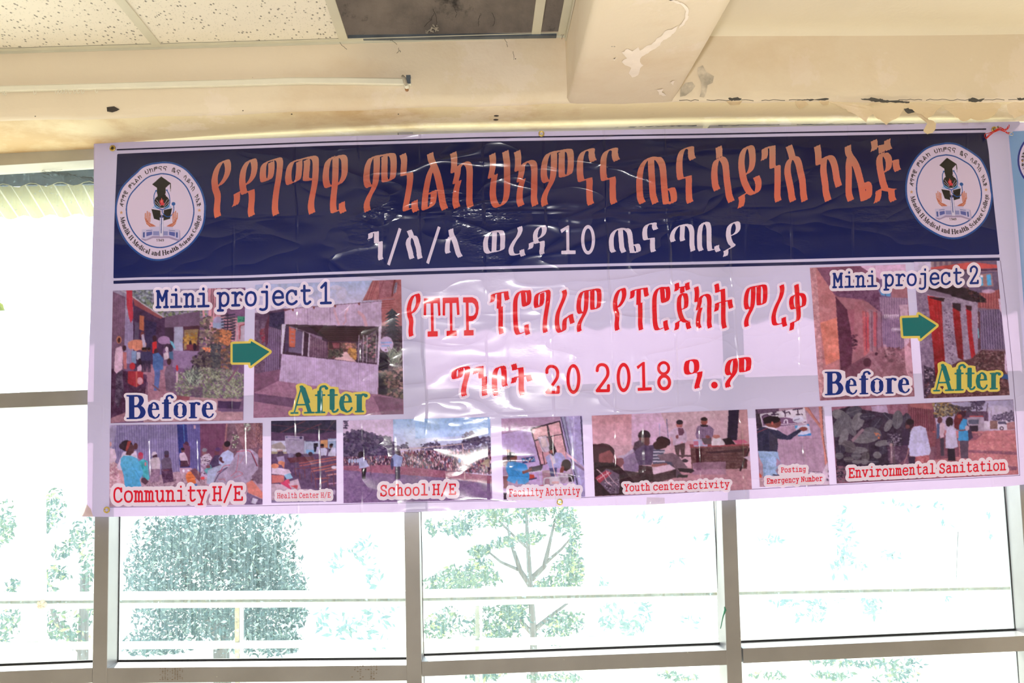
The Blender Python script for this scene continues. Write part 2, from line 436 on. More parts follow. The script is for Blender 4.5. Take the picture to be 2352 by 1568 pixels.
# cross tees
pitch = bx[-2] - bx[-3]
for j in range(1, 5):
    y = YB - 0.02 - j * 0.6
    for i in range(len(bx) - 1):
        z = zceil((bx[i] + bx[i+1]) / 2)
        MB().box((bx[i] + tw, y - tw, z - 0.0025), (bx[i+1] - tw, y + tw, z + 0.001)).build('cross_tee', M_tbar, ceil)
# wall angle along the beam
V = []; F = []
xs = np.linspace(-3.2, xl_cross - 0.001, 30)
for X in xs:
    z = zceil(X)
    for (y, zz) in [(YB - 0.026, z - 0.003), (YB - 0.026, z + 0.0), (YB - 0.003, z + 0.0), (YB - 0.003, z - 0.007), (YB - 0.0005, z - 0.007), (YB - 0.0005, z + 0.004)]:
        V.append((X, y, zz))
for i in range(len(xs) - 1):
    for k in range(5): F.append((i*6+k, i*6+k+1, (i+1)*6+k+1, (i+1)*6+k))
mesh_obj('wall_angle', V, F, M_tbar, ceil)
# galvanised lip behind the angle in the open bay, end angle at the cross beam
z = zceil(bx[3])
MB().box((bx[3] + tw, YB - 0.024, z + 0.001), (xl_cross - 0.03, YB - 0.006, z + 0.012)).build('metal_lip', M_galv, ceil)
z = zceil(xl_cross)
MB().box((xl_cross - 0.026, -6.0, z - 0.003), (xl_cross - 0.001, YB - 0.02, z)).box((xl_cross - 0.004, -6, z - 0.026), (xl_cross - 0.0008, YB - 0.02, z)).build('wall_angle', M_tbar, ceil)
# tiles
proto = None
for i in range(len(bx) - 1):
    for j in range(0, 5):
        if i == 3 and j < 4: continue            # missing tile column by the beam
        xa, xb_ = bx[i] + 0.004, bx[i+1] - 0.004
        y1 = YB - 0.024 - j * 0.6 if j else YB - 0.026
        y0 = YB - 0.02 - (j + 1) * 0.6 + 0.004
        za, zb_ = zceil(xa) + 0.001, zceil(xb_) + 0.001
        sag = 0.0
        m_ = MB()
        m_.hexa([(xa, y0, za), (xb_, y0, zb_), (xb_, y1, zb_), (xa, y1, za), (xa, y0, za + .015), (xb_, y0, zb_ + .015), (xb_, y1, zb_ + .015), (xa, y1, za + .015)])
        m_.build('tile', M_tile, ceil)
# floor, back and side walls of the room (out of view)
M_floor = simple('terrazzo_floor', (0.66, 0.60, 0.50), 0.4, 0, 0.2, 30, 0.05)
M_wall = simple('cream_wall_paint', (0.78, 0.70, 0.56), 0.7, 0, 0.05, 3, 0.05)
tag(MB().box((-3.2, -6.2, -0.1), (3.2, 0.35, 0.0)).build('floor', M_floor), kind='structure')
tag(MB().box((-3.3, -6.2, 0), (-3.2, 0.3, 3.4)).build('wall_left', M_wall), kind='structure')
tag(MB().box((3.2, -6.2, 0), (3.3, 0.3, 3.4)).build('wall_right', M_wall), kind='structure')
bw = MB().box((-3.2, -6.3, 0), (3.2, -6.2, 3.4))
tag(bw.build('wall_back', M_wall), kind='structure')
tag(MB().box((-3.3, 0.05, 0), (3.3, 0.20, 0.45)).build('wall_below_window', M_wall), kind='structure')

# ------------------------------------------------------------------ window frame
win = empty('window_1'); tag(win, kind='structure')
YF, YG = 0.03, 0.125
ztopw = at(700, 310, YW)[2] + 0.03
def vert(pts_top, pts_bot, name='mullion', y0=YF, y1=YG + 0.01, mat=None, ztop=None, zbot=0.45):
    (xa, xb_, yt), (xc, xd, yb) = pts_top, pts_bot
    TL, TR, BL, BR = at(xa, yt, y0), at(xb_, yt, y0), at(xc, yb, y0), at(xd, yb, y0)
    zt = ztop or ztopw
    def ex(A, B, z): t = (z - A[2]) / (B[2] - A[2]); return A[0] + (B[0] - A[0]) * t
    l0, r0, l1, r1 = ex(TL, BL, zbot), ex(TR, BR, zbot), ex(TL, BL, zt), ex(TR, BR, zt)
    m_ = MB()
    c = 0.0015
    def ring(z, l, r): return [(l + c, y0, z), (r - c, y0, z), (r, y0 + c, z), (r, y1, z), (l, y1, z), (l, y0 + c, z)]
    V = ring(zbot, l0, r0) + ring(zt, l1, r1)
    m_.add(V, [tuple((5, 4, 3, 2, 1, 0)), tuple(range(6, 12))] + [(i, (i+1) % 6, 6 + (i+1) % 6, 6 + i) for i in range(6)])
    m_.build(name, mat or M_alu, win)
    return (l1, r1, l0, r0, zt, zbot)
mul = []
mul.append(vert((217, 250, 1187), (211.6, 245, 1568)))
mul.append(vert((928, 962.5, 1177), (934, 968.8, 1568)))
mul.append(vert((1657.4, 1690.8, 1151), (1671, 1705.7, 1568)))
mul.append(vert((2342, 2378, 1113), (2366, 2402, 1440)))
xm0 = mul[0][0] - 1.0
mul.append(vert((217 - 716, 250 - 716, 1187), (211.6 - 722, 245 - 722, 1568)))
def mx(k, side, z):
    l1, r1, l0, r0, zt, zb = mul[k]
    a, b = (l1, l0) if side == 'l' else (r1, r0)
    return b + (a - b) * (z - zb) / (zt - zb)
def hbar(px0, yt0, yb0, px1, yt1, yb1, name, y0=YF + 0.002, y1=YG + 0.01, mat=None, xl=None, xr=None):
    A, B, C_, D = at(px0, yt0, y0), at(px1, yt1, y0), at(px0, yb0, y0), at(px1, yb1, y0)
    if xl is not None:
        def fx(P, Q, x): return P[2] + (Q[2] - P[2]) * (x - P[0]) / (Q[0] - P[0])
        zA, zB, zC, zD = fx(A, B, xl), fx(A, B, xr), fx(C_, D, xl), fx(C_, D, xr)
        A, B, C_, D = (xl, 0, zA), (xr, 0, zB), (xl, 0, zC), (xr, 0, zD)
    c = 0.0012
    P = [(C_[0], y0, C_[2]+c), (D[0], y0, D[2]+c), (D[0], y0+c, D[2]), (D[0], y1, D[2]), (C_[0], y1, C_[2]), (C_[0], y0+c, C_[2])]
    V = []
    L = [(C_[0], y0 + c, C_[2]), (C_[0], y0, C_[2] + c), (A[0], y0, A[2] - c), (A[0], y0 + c, A[2]), (A[0], y1, A[2]), (C_[0], y1, C_[2])]
    R = [(D[0], y0 + c, D[2]), (D[0], y0, D[2] + c), (B[0], y0, B[2] - c), (B[0], y0 + c, B[2]), (B[0], y1, B[2]), (D[0], y1, D[2])]
    m_ = MB().add(L + R, [(0, 1, 2, 3, 4, 5), (11, 10, 9, 8, 7, 6)] + [(i, 6 + i, 6 + (i+1) % 6, (i+1) % 6) for i in range(6)])
    return m_.build(name, mat or M_alu, win)
bays = [(4, 0), (0, 1), (1, 2), (2, 3)]
rail_px = [(0, 1542, 1577, 210, 1533.6, 1568), (258, 1533.7, 1569, 930, 1527.5, 1563), (974, 1519, 1553, 1664, 1493, 1527), (1705, 1489, 1523, 2352, 1460, 1495)]
tran_px = [(0, 903, 937, 205, 895, 929), (262, 895, 929, 925, 868, 902), (962, 868, 902, 1640, 845, 879), (1690, 843, 877, 2330, 825, 859)]
head_px = [(0, 349, 380, 216, 338, 367), (258, 335, 360, 925, 303, 331), (962, 300, 328, 1600, 288, 315), (1645, 287, 314, 2310, 282, 309)]
M_paint_frame = simple('beige_painted_frame', (0.44, 0.41, 0.34), 0.5, 0, 0.08, 10, 0.05)
low_px = [(0, 1990, 2030, 210, 1985, 2025)] * 4
for i, (a, b) in enumerate(bays):
    xl, xr = mx(a, 'r', 1.2) + 0.0005, mx(b, 'l', 1.2) - 0.0005
    hbar(*rail_px[i], 'rail', xl=xl, xr=xr)
    hbar(*tran_px[i], 'transom', xl=xl, xr=xr)
    hbar(*head_px[i], 'head_rail', xl=xl, xr=xr, mat=M_paint_frame)
    MB().box((xl, YF, 0.45), (xr, YG, 0.50)).build('bottom_rail', M_alu, win)
    # z levels at both ends
    def zz(px, row, left):
        p0, t0, b0, p1, t1, b1 = px
        A, B = (at(p0, t0 if row == 't' else b0, YF), at(p1, t1 if row == 't' else b1, YF))
        x = xl if left else xr
        return A[2] + (B[2] - A[2]) * (x - A[0]) / (B[0] - A[0])
    for (bot, top) in (((rail_px[i], 't'), (tran_px[i], 'b')), ((tran_px[i], 't'), (head_px[i], 'b')), (None, (rail_px[i], 'b'))):
        zbl = zz(*bot, True) if bot else 0.50; zbr = zz(*bot, False) if bot else 0.50
        ztl = zz(*top, True); ztr = zz(*top, False)
        e = 0.0005
        mesh_obj('pane', [(xl, YG, zbl), (xr, YG, zbr), (xr, YG, ztr), (xl, YG, ztl)], [(0, 1, 2, 3)], M_glass, win)
        # rubber gaskets and the bright sash bead around the glass
        g = 0.006
        gm = MB()
        gm.hexa([(xl, YG - .006, zbl), (xr, YG - .006, zbr), (xr, YG, zbr), (xl, YG, zbl), (xl, YG - .006, zbl + g), (xr, YG - .006, zbr + g), (xr, YG, zbr + g), (xl, YG, zbl + g)])
        gm.build('gasket', M_gasket, win)
        s = 0.0022 if i < 3 else 0.003
        gm = MB()
        if i != 3: gm.hexa([(xl, YG - .004, zbl), (xl + s, YG - .004, zbl), (xl + s, YG, zbl), (xl, YG, zbl), (xl, YG - .004, ztl), (xl + s, YG - .004, ztl), (xl + s, YG, ztl), (xl, YG, ztl)])
        gm.hexa([(xr - s, YG - .004, zbr), (xr, YG - .004, zbr), (xr, YG, zbr), (xr - s, YG, zbr), (xr - s, YG - .004, ztr), (xr, YG - .004, ztr), (xr, YG, ztr), (xr - s, YG, ztr)])
        gm.build('gasket', M_gasket, win)
# dark tape residue on the rails
M_res = simple('brown_glue_residue', (0.20, 0.15, 0.11), 0.8, 0, 0.3, 80)
def ragged(cx0, cy0, cx1, cy1, Yp, mat, name, parent, dens=0.45, n=(14, 9), seed=1, skip_fn=None):
    r = random.Random(seed); V = []; F = []
    for i in range(n[0]):
        for j in range(n[1]):
            u, v = (i + .5) / n[0], (j + .5) / n[1]
            d = dens * (0.35 + 1.0 * abs(math.sin(3.1 * u * 2.3 + seed)) )
            if r.random() > d: continue
            w, h = (cx1 - cx0) / n[0] * r.uniform(.4, .9), (cy1 - cy0) / n[1] * r.uniform(.3, .8)
            x, y = cx0 + u * (cx1 - cx0), cy0 + v * (cy1 - cy0)
            k = r.choice([4, 5, 6]); a0 = r.random() * 6
            base = len(V)
            for q in range(k):
                a = a0 + 2 * math.pi * q / k; rr = r.uniform(.6, 1.1)
                V.append(at(x + math.cos(a) * w * .6 * rr, y + math.sin(a) * h * .6 * rr, Yp))
            F.append(tuple(range(base + k - 1, base - 1, -1)))
    o = mesh_obj(name, V, F, mat, parent); o['kind'] = 'stuff'; return o
ragged(365, 1533, 422, 1562, YF + 0.0012, M_res, 'tape_residue', win, 0.75, (10, 8), 3)
ragged(806, 1527, 868, 1560, YF + 0.0012, M_res, 'tape_residue', win, 0.5, (10, 8), 5)
# head frame lower lip seen bright at the left, mullion stubs above the banner come from the mullions themselves

# ------------------------------------------------------------------ peeling paint along the right soffit
def flake(pts, name='paint_flake', Y0=YB - 0.004, curl=0.03, mat=None, zat=None):
    """ragged strip of paint hanging from its upper edge; pts = px outline, first and last points on the upper edge"""
    rr = random.Random(len(pts) * 7 + int(pts[0][0])); q = []
    for i, a in enumerate(pts):
        b = pts[(i + 1) % len(pts)]; q.append(a); L = math.hypot(b[0]-a[0], b[1]-a[1]); n = int(L / 6)
        for k in range(1, n):
            t = k / n; up = 0.35 if max(a[1], b[1]) < 243 else 1.0
            q.append((a[0] + (b[0]-a[0]) * t + rr.uniform(-1.6, 1.6) * up, a[1] + (b[1]-a[1]) * t + rr.uniform(-2.4, 2.0) * up))
    pts = q
    ys = [p[1] for p in pts]; y0, y1 = min(ys), max(ys)
    V = []
    cxm = sum(p[0] for p in pts) / len(pts); cym = sum(ys) / len(ys)
    ring = []
    def P(x, y, o=0):
        t = (y - y0) / (y1 - y0 + 1e-6)
        Y = Y0 - 0.002 - curl * t * t + 0.006 * math.sin(x * 0.09) * t + o
        return at(x, y, Y)
    k = len(pts)
    mid = [((x + cxm) / 2, (y + cym) / 2) for x, y in pts]
    for o in (0, 0.0012):
        for x, y in pts: V.append(P(x, y, o))
        for x, y in mid: V.append(P(x, y, o))
        V.append(P(cxm, cym, o))
    m = 2 * k + 1; F = []
    for i in range(k):
        j = (i + 1) % k
        F.append((i, j, k + j, k + i)); F.append((k + i, k + j, 2 * k))
        F.append((m + j, m + i, m + k + i, m + k + j)); F.append((m + k + j, m + k + i, m + 2 * k))
        F.append((j, i, m + i, m + j))
    return mesh_obj(name, V, F, mat or M_flake, beam, False)
flk = [
 [(1903,233),(1940,236),(1980,240),(2010,248),(2035,240),(2060,236),(2080,236),(2075,250),(2065,268),(2050,276),(2036,287),(2025,275),(2012,270),(2005,262),(1995,268),(1990,281),(1975,270),(1955,258),(1930,245)],
 [(2080,238),(2110,236),(2140,238),(2166,241),(2150,255),(2138,268),(2128,272),(2115,262),(2100,256),(2088,250),(2084,244)],
 [(2166,240),(2200,236),(2240,235),(2290,236),(2300,240),(2290,256),(2278,268),(2262,275),(2245,277),(2230,272),(2214,279),(2196,270),(2184,260),(2170,250)],
 [(2312,240),(2330,234),(2362,236),(2362,262),(2345,266),(2330,272),(2318,262)],
 [(1880,232),(1904,231),(1903,240),(1890,241)],
 [(1825,232),(1850,232),(1858,240),(1846,246),(1836,250),(1828,240)],
 [(1668,232),(1705,232),(1698,240),(1678,241)],
]
for i, f_ in enumerate(flk): flake(f_, curl=0.025 + 0.01 * (i % 3))
# the long curled strip that hangs over the banner
flake([(2103,262),(2112,260),(2122,266),(2140,276),(2150,284),(2149,296),(2142,305),(2130,308),(2122,303),(2121,299),(2134,295),(2137,286),(2130,277),(2118,272)], curl=0.02, Y0=YB + 0.02)
# dark gaps and bare patches
def patch(pts, name, mat, Yp=YB - 0.0012, parent=None, th=0.002):
    if name == 'crack':
        rr = random.Random(int(pts[0][0])); q = []
        for i, a in enumerate(pts):
            b = pts[(i + 1) % len(pts)]; n = max(1, int(math.hypot(b[0]-a[0], b[1]-a[1]) / 4))
            for j in range(n): q.append((a[0]+(b[0]-a[0])*j/n+rr.uniform(-1, 1), a[1]+(b[1]-a[1])*j/n+rr.uniform(-1.5, 1.5)))
        pts = q
    cx = sum(p[0] for p in pts) / len(pts); cy = sum(p[1] for p in pts) / len(pts)
    k = len(pts)
    V = [at(x, y, Yp) for x, y in pts] + [at(cx, cy, Yp - th * .3)]
    F = [((i + 1) % k, i, k) for i in range(k)]
    return mesh_obj(name, V, F, mat, parent if parent is not None else beam)
M_gap = simple('dark_crack', (0.10, 0.095, 0.09), 0.9)
M_bare = simple('bare_grey_plaster', (0.46, 0.43, 0.38), 0.9, 0, 0.3, 40, 0.3)
patch([(1976,228),(2000,224),(2030,229),(2060,231),(2090,234),(2088,237),(2050,236),(2010,233),(1990,230)], 'crack', M_gap)
patch([(2225,228),(2238,224),(2245,229),(2262,226),(2255,233),(2235,235),(2225,232)], 'crack', M_gap)
patch([(2335,226),(2352,225),(2352,230),(2340,230)], 'crack', M_gap)
patch([(1672,226),(1690,223),(1704,226),(1700,230),(1685,231),(1676,230)], 'crack', M_gap)
patch([(1830,229),(1870,228),(1905,226),(1903,229),(1860,231)], 'crack', M_gap)
patch([(2075,250),(2095,246),(2110,256),(2085,262)], 'crack', M_gap, YB - 0.006)
patch([(245,246),(262,244),(275,251),(268,255),(258,258),(246,256)], 'paint_chip', M_hole)
for x, y in ((1140, 266), (1139, 275)):
    Zs = at(x, y, -0.12)
    patch([(x + 6 * math.cos(a), y + 2.2 * math.sin(a)) for a in np.linspace(0, 2 * math.pi, 9)[:-1]], 'screw_hole', M_hole, -0.245 if y < 0 else -0.20)
for cx0, cy0, s in ((558, 254, 2), (670, 262, 2.5), (915, 262, 2), (81, 267, 2), (1184, 135, 2)):
    patch([(cx0 - s, cy0), (cx0, cy0 - s * .6), (cx0 + s, cy0), (cx0, cy0 + s * .7)], 'speck', M_hole)
rc = random.Random(9); P_ = []
for x in range(1560, 2420, 9): P_.append(at(x, 230.5 - (x - 1560) * 0.0025 + rc.uniform(-1.6, 1.6), YB - 0.001))
for k0 in range(0, len(P_) - 6, 7):
    if rc.random() < 0.75: MB().tube(P_[k0:k0 + rc.randint(4, 8)], [rc.uniform(.0006, .0016) for _ in P_[k0:k0 + 8]][:0] or 0.0009, 4).build('crack', M_gap, beam)
M_scuff = simple('pale_scuffed_plaster', (0.90, 0.80, 0.72), 0.8, 0, 0.05, 20)
def zpatch(pts, name, mat, parent, z=None, seed=0):
    rr = random.Random(seed); q = []
    for i, a in enumerate(pts):
        b = pts[(i + 1) % len(pts)]; L = math.hypot(b[0]-a[0], b[1]-a[1]); n = max(1, int(L / 5)); q.append(a)
        for k in range(1, n):
            t = k / n; q.append((a[0]+(b[0]-a[0])*t+rr.uniform(-2, 2), a[1]+(b[1]-a[1])*t+rr.uniform(-2, 2)))
    V = [atz(x, y, (z or ZBB) - 0.0035) for x, y in q]; cx = sum(a[0] for a in q)/len(q); cy = sum(a[1] for a in q)/len(q)
    import mathutils
    tri = mathutils.geometry.tessellate_polygon([[Vector((x, y, 0)) for x, y in q]])
    return mesh_obj(name, V, [t for t in tri], mat, parent)
for k, pl_ in enumerate(([(1428,120),(1442,112),(1452,118),(1466,108),(1470,116),(1488,104),(1500,98),(1508,88),(1522,80),(1530,70),(1548,64),(1556,60),(1552,72),(1540,84),(1524,92),(1516,104),(1500,114),(1484,124),(1474,130),(1470,142),(1478,150),(1470,158),(1466,172),(1452,178),(1444,168),(1450,156),(1436,150),(1428,142),(1440,134)],
                        [(1536,0),(1556,2),(1572,10),(1582,24),(1580,44),(1572,56),(1560,66),(1566,54),(1574,42),(1576,26),(1566,12),(1550,6)],
                        [(1408,136),(1418,130),(1412,140)], [(1508,206),(1524,204),(1520,212),(1530,220),(1514,218)], [(1540,190),(1550,186),(1546,196)])):
    zpatch(pl_, 'scuff', M_scuff, xb, None, k)
for (xa, ya, xb_, yb_, th_) in ((0, 349, 55, 346.5, .0016), (110, 344, 135, 342, .0016), (150, 342, 216, 338.5, .0014), (1290, 293, 1420, 291, .001), (1440, 291, 1600, 288, .0014), (1650, 288, 1790, 286.5, .001), (1830, 286, 1990, 285, .001), (2010, 284.5, 2100, 284, .001)):
    rr = random.Random(xa); n = max(3, int((xb_ - xa) / 8)); P_ = [at(xa + (xb_-xa)*k/n, ya + (yb_-ya)*k/n + rr.uniform(-.7, .7), YW - 0.004) for k in range(n + 1)]
    MB().tube(P_, [th_ * rr.uniform(.4, 1.1) for _ in P_], 4).build('dirt_line', M_gap, beam)
# damp patch where the cross beam meets the right beam
M_damp = simple('damp_grey_patch', (0.56, 0.50, 0.42), 0.9, 0, 0.35, 25, 0.3)
patch([(1603,155),(1614,150),(1622,165),(1640,175),(1637,190),(1625,195),(1622,212),(1617,224),(1607,222),(1612,205),(1610,188),(1603,172)], 'bare_patch', M_damp)
patch([(1563,202),(1575,190),(1590,188),(1597,198),(1588,210),(1574,220),(1562,222)], 'bare_patch', M_damp)

# ------------------------------------------------------------------ curtain rail on the beam
cr = empty('curtain_rail', at(470, 190, YB)); tag(cr, 'long white plastic curtain rail, sagging slightly, fixed along the cream beam', 'curtain rail')
V = []; F = []
rp = [(-420, 207, 227), (0, 197, 209), (200, 192, 204), (400, 186, 199), (560, 182, 195), (660, 178, 192), (700, 178, 191), (800, 178, 191.5), (944, 180, 194)]
for (x, a, b_) in rp:
    yo = YB - 0.018
    T, B_ = at(x, a, yo), at(x, b_, yo)
    h = T[2] - B_[2]
    for (y, z) in [(YB, T[2] + 0.004), (yo + .006, T[2] + 0.003), (yo, T[2] - .002), (yo, B_[2] + .002), (yo + .004, B_[2]), (YB - .001, B_[2] + 0.001)]:
        V.append((T[0], y, z))
n = 6
for i in range(len(rp) - 1):
    for k in range(n - 1): F.append((i*n+k, i*n+k+1, (i+1)*n+k+1, (i+1)*n+k))
F.append(tuple(range(n - 1, -1, -1))); F.append(tuple((len(rp)-1)*n + k for k in range(n)))
mesh_obj('channel', V, F, M_white_pvc, cr)
T = at(943, 187, YB - 0.01)
MB().box((at(934, 187, YB)[0], YB - 0.02, T[2] - 0.010), (at(944, 187, YB)[0], YB, T[2] + 0.017)).build('end_bracket', M_galv, cr)
c0 = at(931, 188, YB - 0.02)
MB().tube([c0 + np.array([-.008, -.004, .018]), c0 + np.array([-.003, -.008, .008]), c0 + np.array([0, -.007, -.004]), c0 + np.array([.004, -.004, -.014])], [.004, .006, .006, .004], 7).build('cloth_wrap', M_knot, cr, True)
c1 = at(934, 198, YB - 0.018)
MB().tube([c1 + np.array([0, -.008, .0]), c1 + np.array([0, 0.018, 0])], 0.008, 10).build('screw_head', M_white_pvc, cr, True)
c1 = at(934, 203, YB - 0.012)
MB().tube([c1 + np.array([0, -.003, 0]), c1 + np.array([0, 0.012, 0])], 0.006, 8).build('rust_stain', M_rust, cr, True)
for (gx, gy) in ((8, 211), (12, 212), (80, 210), (130, 208.5), (137, 208.5), (144, 208), (151, 208), (161, 208), (172, 208), (180, 207.5), (190, 207.5), (222, 206.5)):
    c = at(gx, gy + 2, YB - 0.014)
    a = [c + np.array([-.004, 0, .006]), c + np.array([-.0035, 0, -.002]), c + np.array([0, 0, -.007]), c + np.array([.0035, 0, -.002]), c + np.array([.0035, 0, .006])]
    MB().tube(a, 0.0011, 5).build('glider_hook', M_white_pvc, cr)

# cobweb clumps and strands
cw = empty('cobweb', at(160, 405, 0.10)); tag(cw, 'dark tangle of cobweb and straw stuck under the left window head', 'cobweb')
r = random.Random(4); mb = MB()
for k in range(90):
    t = r.random(); x = 92 + 125 * t; y = 398 + (22 * (max(t - .35, 0)) ** 1.0) + r.gauss(0, 2.2)
    if t < .35: y = 395 + r.gauss(0, 4)
    L = r.uniform(4, 16); a = r.uniform(-0.5, 0.9)
    p = at(x, y, 0.115 + r.uniform(-.004, .004)); q = at(x + L * math.cos(a), y + L * math.sin(a) * .6, 0.115)
    mb.tube([p, (np.array(p) + q) / 2 + np.array([0, -.002, r.uniform(-.002, .002)]), q], 0.00045, 3)
mb.build('strand', M_dark, cw)['kind'] = 'stuff'
def cr_path0(P):
    out = []
    for i in range(len(P) - 1):
        for k in range(4):
            t = k / 4; out.append(P[i] * (1 - t) + P[i+1] * t + np.array([r.gauss(0, .0012), 0, r.gauss(0, .0012)]))
    return out + [P[-1]]
cw2 = empty('cobweb', at(1000, 60, YB)); tag(cw2, 'sooty cobweb wisps hanging in the open ceiling gap by the beam', 'cobweb')
mb = MB()
for (pts) in [[(975, 62), (990, 45), (997, 30)], [(993, 20), (1000, 30), (1004, 52), (1000, 66)], [(1000, 66), (985, 72), (975, 70)], [(1098, 60), (1100, 45), (1104, 30)], [(1130, 30), (1136, 45), (1132, 60)], [(1280, 70), (1290, 60), (1296, 75), (1290, 90)], [(1040, 15), (1050, 30), (1046, 40)], [(1160, 88), (1164, 100), (1166, 108)], [(780, 98), (790, 108), (796, 114)], [(895, 92), (905, 96), (912, 102)], [(910, 122), (918, 116), (916, 110)], [(1179, 118), (1180, 137)], [(1004, 60), (996, 70), (1003, 72)]]:
    P_ = [at(x, y, YB - 0.008) for x, y in pts]
    mb.tube(cr_path0(P_), 0.0006, 4)
mb.build('wisp', M_dark, cw2)['kind'] = 'stuff'
blob = MB()
for (x, y, s) in ((1000, 64, .006), (992, 70, .007), (1003, 70, .005), (1294, 66, .008), (1290, 75, .006), (918, 117, .003), (980, 73, .004)):
    c = at(x, y, YB - 0.01)
    for k in range(7):
        d = np.array([r.gauss(0, s), r.gauss(0, s * .3), r.gauss(0, s)])
        blob.tube([c + d, c + d * 0.2 + np.array([r.gauss(0, s * .5), 0, r.gauss(0, s * .5)])], s * .35, 5)
blob.build('dust_clump', M_knot, cw2)['kind'] = 'stuff'
# ------------------------------------------------------------------ outdoors
M_ground = simple('pale_sunlit_dirt', (0.72, 0.70, 0.62), 0.9, 0, 0.08, 0.4, 0.0)
M_wpaint = simple('white_painted_steel', (0.84, 0.84, 0.80), 0.5, 0, 0.04, 5, 0.0)
M_warm = simple('rusty_paint', (0.55, 0.40, 0.25), 0.8, 0, 0.4, 20, 0.1)
V = []; F = []
gx = np.linspace(-60, 60, 25); gy = [0.2, 3, 8, 14, 20, 28, 38, 50, 65, 85, 110]
gz = [GZ, GZ, GZ - .4, GZ - 1.6, GZ - 3.0, GZ - 3.5, GZ - 2.5, GZ + 0.5, GZ + 3, GZ + 5, GZ + 6]
for j, y in enumerate(gy):
    for i, x in enumerate(gx): V.append((x, y, gz[j] + (0.8 * math.sin(x * .13 + j) if y > 12 else 0)))
for j in range(len(gy) - 1):
    for i in range(24): F.append((j*25+i, j*25+i+1, (j+1)*25+i+1, (j+1)*25+i))
tag(mesh_obj('ground', V, F, M_ground, None, True), kind='structure')
# facade below the window
tag(MB().box((-8, 0.14, GZ), (8, 0.34, 0.44)).build('wall_outside', M_wall), kind='structure')

rl = empty('balcony_railing', at(1200, 1390, 1.3)); tag(rl, 'white painted steel railing and posts standing outside the window', 'railing')
YR = 1.3
def bar2(p0, p1, h, name, mat=M_wpaint, d=0.05, Y=YR):
    A, B = at(p0[0], p0[1], Y), at(p1[0], p1[1], Y)
    hh = h / 2 * (Y - CAM[1]) / FPX
    dv = np.array([B[0] - A[0], 0, B[2] - A[2]]); dv /= np.linalg.norm(dv); nrm = np.array([-dv[2], 0, dv[0]]) * hh; D = np.array([0, d, 0])
    A0, B0 = np.array([A[0], Y, A[2]]), np.array([B[0], Y, B[2]])
    MB().hexa([A0 - nrm, B0 - nrm, B0 - nrm + D, A0 - nrm + D, A0 + nrm, B0 + nrm, B0 + nrm + D, A0 + nrm + D]).build(name, mat, rl)
M_line = simple('drab_web_paint', (0.42, 0.40, 0.30), 0.8, 0, 0.3, 30)  # darker drab tone for the web between the handrail bars
for (a, b_, h) in (((-900, 1389), (930, 1378), 8), ((930, 1378), (2900, 1340), 8)):
    bar2((a[0], a[1] - 12), (b_[0], b_[1] - 12), 15, 'handrail')
    bar2((a[0], a[1] + 9), (b_[0], b_[1] + 9), 11, 'handrail')
    bar2((a[0], a[1] - 1.5), (b_[0], b_[1] - 1.5), 7, 'channel_web', M_line, 0.012, YR + 0.022)
for (a, b_) in (((-900, 1492), (930, 1480)), ((930, 1480), (2900, 1445))):
    bar2(a, b_, 12, 'lower_rail')
for x, w, y0, y1 in ((65, 40, 760, 1900), (1357, 25, 700, 1900), (2250, 26, 700, 1900), (-700, 36, 760, 1900)):
    bar2((x, y0), (x + 6, y1), w, 'post', d=0.08, Y=YR + 0.051)
M_cau = simple('chipped_yellow_paint', (0.5, 0.42, 0.25), 0.8, 0, 0.6, 55)
M_dgrey = simple('grey_green_baluster', (0.30, 0.32, 0.28), 0.7, 0, 0.2, 20)
for x, m_ in ((544, M_cau), (1096, M_dgrey), (1650, M_wpaint)):
    bar2((x, 1393), (x, 1640), 9, 'baluster', m_, 0.03, YR + .01)
    bar2((x + 9, 1393), (x + 9, 1640), 6, 'baluster', M_wpaint, 0.03, YR + .01)
mb = MB(); c = at(97, 1388, YR - .01)
for k in range(5):
    a = np.array([0.02 * math.cos(k * 1.3), -.01, 0.018 * math.sin(k * 1.3)])
    mb.tube([c + a, c + a * .2, c - a * .8], .009, 6)
mb.build('rusty_clamp', M_warm, rl)

# corrugated awning seen through the top left pane
aw = empty('corrugated_awning', at(100, 430, 0.5)); tag(aw, 'pale yellow corrugated sheet awning sloping down outside the top left window', 'awning')
def awn_mat():
    m, nt, b, o = newmat('yellowed_translucent_sheet')
    v = coords(nt); f = noise(nt, v, 4, 6)
    c = ramp(nt, f, [(0.3, (0.36, 0.345, 0.20)), (0.7, (0.46, 0.44, 0.28))])
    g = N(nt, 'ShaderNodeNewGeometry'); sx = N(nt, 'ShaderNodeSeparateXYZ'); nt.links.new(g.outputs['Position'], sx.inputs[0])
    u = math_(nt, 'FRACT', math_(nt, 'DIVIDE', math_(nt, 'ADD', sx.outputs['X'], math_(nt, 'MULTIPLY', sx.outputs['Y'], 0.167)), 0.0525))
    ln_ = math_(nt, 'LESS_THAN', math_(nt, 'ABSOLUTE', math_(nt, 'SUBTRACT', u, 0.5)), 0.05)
    c = mixc(nt, math_(nt, 'MULTIPLY', ln_, 0.7), c, (0.75, 0.74, 0.62))  # rib highlights painted in as thin lighter stripes
    nt.links.new(c, b.inputs['Base Color']); b.inputs['Roughness'].default_value = 0.6
    tl = N(nt, 'ShaderNodeBsdfTranslucent'); nt.links.new(c, tl.inputs[0])
    mx_ = N(nt, 'ShaderNodeMixShader'); mx_.inputs[0].default_value = 0.16
    nt.links.new(b.outputs[0], mx_.inputs[1]); nt.links.new(tl.outputs[0], mx_.inputs[2]); nt.links.new(mx_.outputs[0], o.inputs[0]); return m
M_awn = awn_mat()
A, B = at(-60, 428, 0.45), at(260, 413, 0.45)
C0, C1 = at(-10, 500, 0.72), at(300, 485, 0.72)
nx = 420; V = []; F = []
